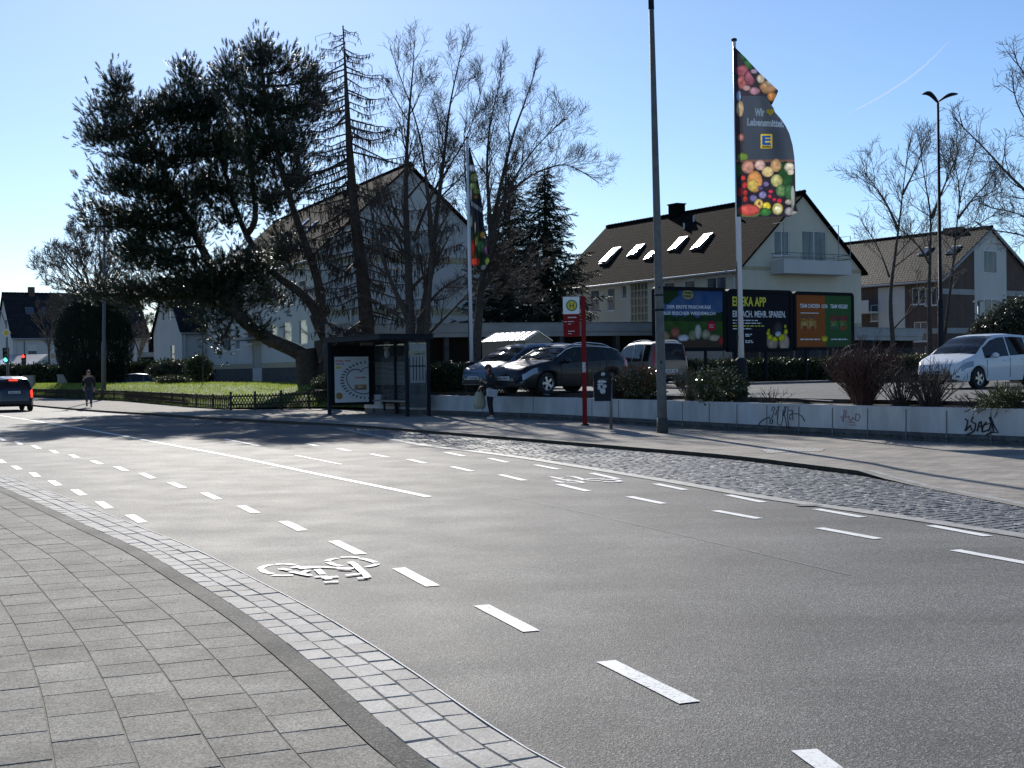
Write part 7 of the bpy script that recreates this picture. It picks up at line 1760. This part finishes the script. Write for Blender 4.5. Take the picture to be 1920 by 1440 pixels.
# ------------------------------------------------------------------ people
def skin(name, J, E, m, par, sub=2, root=0):
    names = list(J); me = bpy.data.meshes.new(name); me.from_pydata([J[n][:3] for n in names], [(names.index(a), names.index(b)) for a, b in E], []); o = bpy.data.objects.new(name, me); COL.objects.link(o)
    md = o.modifiers.new('s', 'SKIN'); md.use_smooth_shade = True
    for i, n in enumerate(names):
        r = J[n][3]; r = r if hasattr(r, '__len__') else (r, r); me.skin_vertices[0].data[i].radius = r; me.skin_vertices[0].data[i].use_root = (i == root)
    o.modifiers.new('u', 'SUBSURF').levels = sub; dg = bpy.context.evaluated_depsgraph_get(); nm = bpy.data.meshes.new_from_object(o.evaluated_get(dg)); bpy.data.objects.remove(o)
    with local(): return link(name, nm, M[m], par, True)
def person(label, loc, rz, J, jacket, trousers, hair, look, fat=.018):
    t = thing('person', label, 'person', loc, rz)
    B = dict(J); E = [('pelvis', 'waist'), ('waist', 'chest'), ('chest', 'neck'), ('neck', 'jaw'), ('jaw', 'head'), ('head', 'crown'), ('jaw', 'nose')]
    for s in 'lr':
        E += [('pelvis', 'hip' + s), ('hip' + s, 'knee' + s), ('knee' + s, 'ankle' + s), ('ankle' + s, 'toe' + s), ('chest', 'sh' + s), ('sh' + s, 'elbow' + s), ('elbow' + s, 'wrist' + s), ('wrist' + s, 'palm' + s)]
        w, p = V(J['wrist' + s][:3]), V(J['palm' + s][:3]); d = (p - w).normalized(); sd_ = d.cross(V((0, 0, 1)) if abs(d.z) < .8 else V((1, 0, 0))).normalized(); dn = d.cross(sd_)
        for k, (off, ln) in enumerate(((-.028, .070), (-.010, .082), (.010, .078), (.028, .060))):
            a = p + d * .03 + sd_ * off; b = a + d * ln * .55 + dn * .008; c = b + d * ln * .4 + dn * .022
            for nm, q, r in (('a', a, .0095), ('b', b, .009), ('c', c, .0075)): B['f%d%s%s' % (k, nm, s)] = (*q, r)
            E += [('palm' + s, 'f%da%s' % (k, s)), ('f%da%s' % (k, s), 'f%db%s' % (k, s)), ('f%db%s' % (k, s), 'f%dc%s' % (k, s))]
        a = p - d * .02 + sd_ * .04; b = a + d * .05 + sd_ * .015 + dn * .012; B['ta' + s] = (*a, .010); B['tb' + s] = (*b, .0085); E += [('palm' + s, 'ta' + s), ('ta' + s, 'tb' + s)]
    skin('body', B, E, 'skin', t, 2)
    g = lambda n, k, e=0: (*J[n][:3], (J[n][3] if not hasattr(J[n][3], '__len__') else J[n][3][0]) + k + e)
    JJ = {n: g(n, fat) for n in ('waist', 'chest')}; JJ['waist'] = (*J['pelvis'][:2], J['pelvis'][2] - .02, g('pelvis', fat + .012)[3]); JJ['mid'] = g('waist', fat + .005); JJ['neck'] = (J['neck'][0], J['neck'][1], J['neck'][2] - .015, .062)
    EE = [('waist', 'mid'), ('mid', 'chest'), ('chest', 'neck')]
    for s in 'lr':
        JJ['sh' + s] = g('sh' + s, fat); JJ['elbow' + s] = g('elbow' + s, fat); w = V(J['wrist' + s][:3]).lerp(V(J['elbow' + s][:3]), .05); JJ['wrist' + s] = (*w, .042); EE += [('chest', 'sh' + s), ('sh' + s, 'elbow' + s), ('elbow' + s, 'wrist' + s)]
    skin('jacket', JJ, EE, jacket, t, 2)
    JJ = {'pelvis': g('pelvis', .012)}; EE = []
    for s in 'lr':
        JJ['hip' + s] = g('hip' + s, .012); JJ['knee' + s] = g('knee' + s, .014); a = V(J['ankle' + s][:3]) + V((0, 0, .035)); JJ['ankle' + s] = (*a, .052); EE += [('pelvis', 'hip' + s), ('hip' + s, 'knee' + s), ('knee' + s, 'ankle' + s)]
        k = {'heel': (J['ankle' + s][0] - .05, J['ankle' + s][1], J['ankle' + s][2] - .035, .045), 'mid': (J['ankle' + s][0] + .04, J['ankle' + s][1], J['ankle' + s][2] - .03, .048), 'toe': (*J['toe' + s][:3], .040)}
        skin('shoe', k, [('heel', 'mid'), ('mid', 'toe')], look['shoe'], t, 2)
    skin('trousers', JJ, EE, trousers, t, 2)
    h = V(J['head'][:3]); hm = MB()
    with local():
        if look.get('long'):
            hm.ball(h + V((-.030, 0, .018)), (.115, .100, .118), 12); hm.ball(h + V((-.085, 0, -.09)), (.06, .085, .13), 10); hm.ball(h + V((-.04, .075, -.07)), (.05, .03, .11), 8); hm.ball(h + V((-.04, -.075, -.07)), (.05, .03, .11), 8)
        else: hm.ball(h + V((-.025, 0, .035)), (.105, .092, .092), 12)
        hm.build('hair', M[hair], t, True)
        e = MB()
        for sg in (1, -1): e.ball(h + V((.088, sg * .033, -.002)), .010, 6)
        e.build('eyes', M['text_dark'], t)
        e = MB(); e.box(h + V((.085, 0, -.072)), (.012, .045, .008)); e.build('mouth', M['text_red'], t)
        e = MB()
        for sg in (1, -1): e.ball(h + V((.0, sg * .088, -.02)), (.02, .012, .03), 6)
        e.build('ears', M['skin'], t)
    return t
wl = G(920, 787, Z_PAVE); wl.z = Z_PAVE
JW = dict(pelvis=(0, 0, .90, (.125, .10)), waist=(.0, 0, 1.06, (.105, .09)), chest=(.0, 0, 1.26, (.13, .105)), neck=(.03, 0, 1.43, .05), jaw=(.075, 0, 1.50, .058), head=(.085, 0, 1.565, .088), crown=(.07, 0, 1.63, .062), nose=(.165, 0, 1.52, .014),
  hipl=(0, .085, .86, .085), kneel=(.03, .075, .48, .056), anklel=(-.03, .075, .085, .038), toel=(.12, .085, .045, .034), hipr=(0, -.085, .86, .085), kneer=(.0, -.07, .48, .056), ankler=(-.06, -.07, .085, .038), toer=(.09, -.08, .045, .034),
  shl=(-.01, .165, 1.35, .056), elbowl=(-.02, .215, 1.08, .043), wristl=(.19, .11, 1.13, .029), palml=(.25, .075, 1.17, .030), shr=(-.01, -.165, 1.35, .056), elbowr=(-.03, -.21, 1.08, .043), wristr=(.17, -.19, 1.02, .029), palmr=(.24, -.17, 1.00, .030))
rzw = R(180 + 25)
person('auburn haired woman in black jacket and leggings looking down at her phone', wl, rzw, JW, 'cloth_black', 'cloth_black', 'hair_red', dict(long=1, shoe='shoe_white'))
def wpt(x, y, z): return wl + Matrix.Rotation(rzw, 3, 'Z') @ V((x, y, z))
t = thing('handbag', 'pale grey shoulder bag at the hip of the woman in black', 'bag', wpt(.02, .24, .8)); m = MB(); Mz = Matrix.Rotation(rzw, 3, 'Z') @ Matrix.Rotation(R(-10), 3, 'Y')
m.box(wpt(.05, .245, .82), (.32, .10, .24), 0, Mz); m.build('bag_body', M['bag_grey'], t); m = MB(); m.box(wpt(.05, .25, .88), (.33, .115, .10), 0, Mz); m.build('flap', M['bag_grey'], t)
m = MB(); m.tube([wpt(.17, .24, .93), wpt(.10, .21, 1.15), wpt(-.0, .12, 1.43), wpt(-.08, .19, 1.15), wpt(-.09, .24, .93)], .010, 5); m.build('strap', M['black_plastic'], t)
t = thing('carrier_bag', 'yellowish carrier bag hanging from the hand of the woman in black', 'bag', wpt(.28, -.17, .75)); m = MB()
c = wpt(.29, -.17, 0); prof = [(.01, .33), (.13, .34), (.165, .42), (.17, .55), (.15, .68), (.11, .80), (.085, .86)]
m.lathe([(r, z) for r, z in prof], 14, c, Matrix.Rotation(rzw, 3, 'Z') @ Matrix.Diagonal(V((1.25, .55, 1)))); m.build('bag_body', M['bag_yellow'], t, True)
m = MB()
for s_ in (-.06, .06): m.tube([c + V((s_, .02, .86)), c + V((s_ * .4, .0, .93)), c + V((-.01, 0, .985)), c + V((s_ * .4, -.03, .93)), c + V((s_, -.03, .86))], .012, 5)
m.build('handle', M['bag_yellow'], t)
t = thing('phone', 'dark phone held in the hand of the woman in black', 'phone', wpt(.31, .075, 1.2)); m = MB(); m.box(wpt(.315, .06, 1.215), (.012, .075, .15), 0, Matrix.Rotation(rzw, 3, 'Z') @ Matrix.Rotation(R(-35), 3, 'Y')); m.build('phone_body', M['black_plastic'], t)
mp = G(167, 764, Z_PAVE); mp.z = Z_PAVE
JM = dict(pelvis=(0, 0, .94, (.13, .11)), waist=(.01, 0, 1.10, (.125, .11)), chest=(.03, 0, 1.34, (.15, .12)), neck=(.05, 0, 1.50, .055), jaw=(.09, 0, 1.57, .062), head=(.095, 0, 1.64, .09), crown=(.08, 0, 1.70, .064), nose=(.185, 0, 1.61, .015),
  hipl=(0, .09, .90, .09), kneel=(.16, .09, .52, .062), anklel=(.20, .09, .10, .042), toel=(.35, .10, .06, .036), hipr=(0, -.09, .90, .09), kneer=(-.05, -.09, .50, .062), ankler=(-.26, -.09, .16, .042), toer=(-.13, -.09, .06, .036),
  shl=(.02, .20, 1.42, .062), elbowl=(-.07, .27, 1.14, .05), wristl=(.02, .25, .92, .032), palml=(.05, .24, .83, .032), shr=(.02, -.20, 1.42, .062), elbowr=(.0, -.27, 1.14, .05), wristr=(.13, -.23, .96, .032), palmr=(.18, -.22, .88, .032))
person('man in dark jacket and blue jeans walking along the far pavement by the yew bush', mp, R(-70), JM, 'cloth_navy', 'denim', 'hair_grey', dict(shoe='cloth_black'))
# ------------------------------------------------------------------ contrail far up in the sky
t = []
for x, y, w in ((1583, 217, 1.6), (1620, 198, 3.6), (1660, 176, 4.6), (1700, 150, 5), (1735, 122, 4.5), (1760, 98, 3), (1780, 76, 1.2)): t.append((P(x, y, 6000), w * 6000 / FPX * .36))
m = MB(); m.tube([q[0] for q in t], [q[1] for q in t], 10)
mt, nt, bs = newmat('contrail vapour'); L = nt.links.new; bs.inputs['Base Color'].default_value = (.9, .9, .9, 1); bs.inputs['Roughness'].default_value = 1
tr = nd(nt, 'ShaderNodeBsdfTransparent'); tl = nd(nt, 'ShaderNodeBsdfTranslucent'); tl.inputs[0].default_value = (.9, .9, .9, 1)
x1 = nd(nt, 'ShaderNodeMixShader'); x1.inputs[0].default_value = .5; L(bs.outputs[0], x1.inputs[1]); L(tl.outputs[0], x1.inputs[2])
tc = nd(nt, 'ShaderNodeTexCoord'); nz = nd(nt, 'ShaderNodeTexNoise', i_Scale=.0012); L(tc.outputs['Object'], nz.inputs['Vector']); mr = nd(nt, 'ShaderNodeMapRange'); mr.inputs[3].default_value = .12; mr.inputs[4].default_value = .34; L(nz.outputs['Fac'], mr.inputs[0])
x2 = nd(nt, 'ShaderNodeMixShader'); L(mr.outputs[0], x2.inputs[0]); L(tr.outputs[0], x2.inputs[1]); L(x1.outputs[0], x2.inputs[2]); L(x2.outputs[0], nt.nodes['Material Output'].inputs[0])
tag(m.build('contrail', mt, None, True), 'thin white vapour trail rising across the blue sky at upper right', 'contrail')
# ------------------------------------------------------------------ light
AZ, EL = R(11.8), R(29)
sun_dir = V((-math.sin(AZ) * math.cos(EL), math.cos(AZ) * math.cos(EL), math.sin(EL)))
ld = bpy.data.lights.new('sun', 'SUN'); ld.energy = 4.3; ld.angle = R(.53); ld.color = (1, .955, .88)
lo = bpy.data.objects.new('sun', ld); COL.objects.link(lo); lo.rotation_euler = sun_dir.to_track_quat('Z', 'Y').to_euler()
w = bpy.data.worlds.new('World'); SC.world = w; w.use_nodes = True; nt = w.node_tree; bg = nt.nodes['Background']
sky = nt.nodes.new('ShaderNodeTexSky'); sky.sky_type = 'NISHITA'; sky.sun_disc = False; sky.sun_elevation = EL; sky.sun_rotation = -AZ
sky.altitude = 60; sky.air_density = 0.8; sky.dust_density = 0.2; sky.ozone_density = 4.0
hs = nt.nodes.new('ShaderNodeHueSaturation'); hs.inputs['Saturation'].default_value = 1.05
nt.links.new(sky.outputs[0], hs.inputs['Color']); nt.links.new(hs.outputs[0], bg.inputs[0]); bg.inputs[1].default_value = .10
SC.view_settings.view_transform = 'Standard'; SC.view_settings.look = 'None'; SC.view_settings.exposure = 0.38; SC.view_settings.gamma = 1
SC.render.engine = 'CYCLES'; cy = SC.cycles
cy.max_bounces = 6; cy.diffuse_bounces = 3; cy.glossy_bounces = 3; cy.transparent_max_bounces = 12; cy.use_denoising = True
cy.sample_clamp_indirect = 6
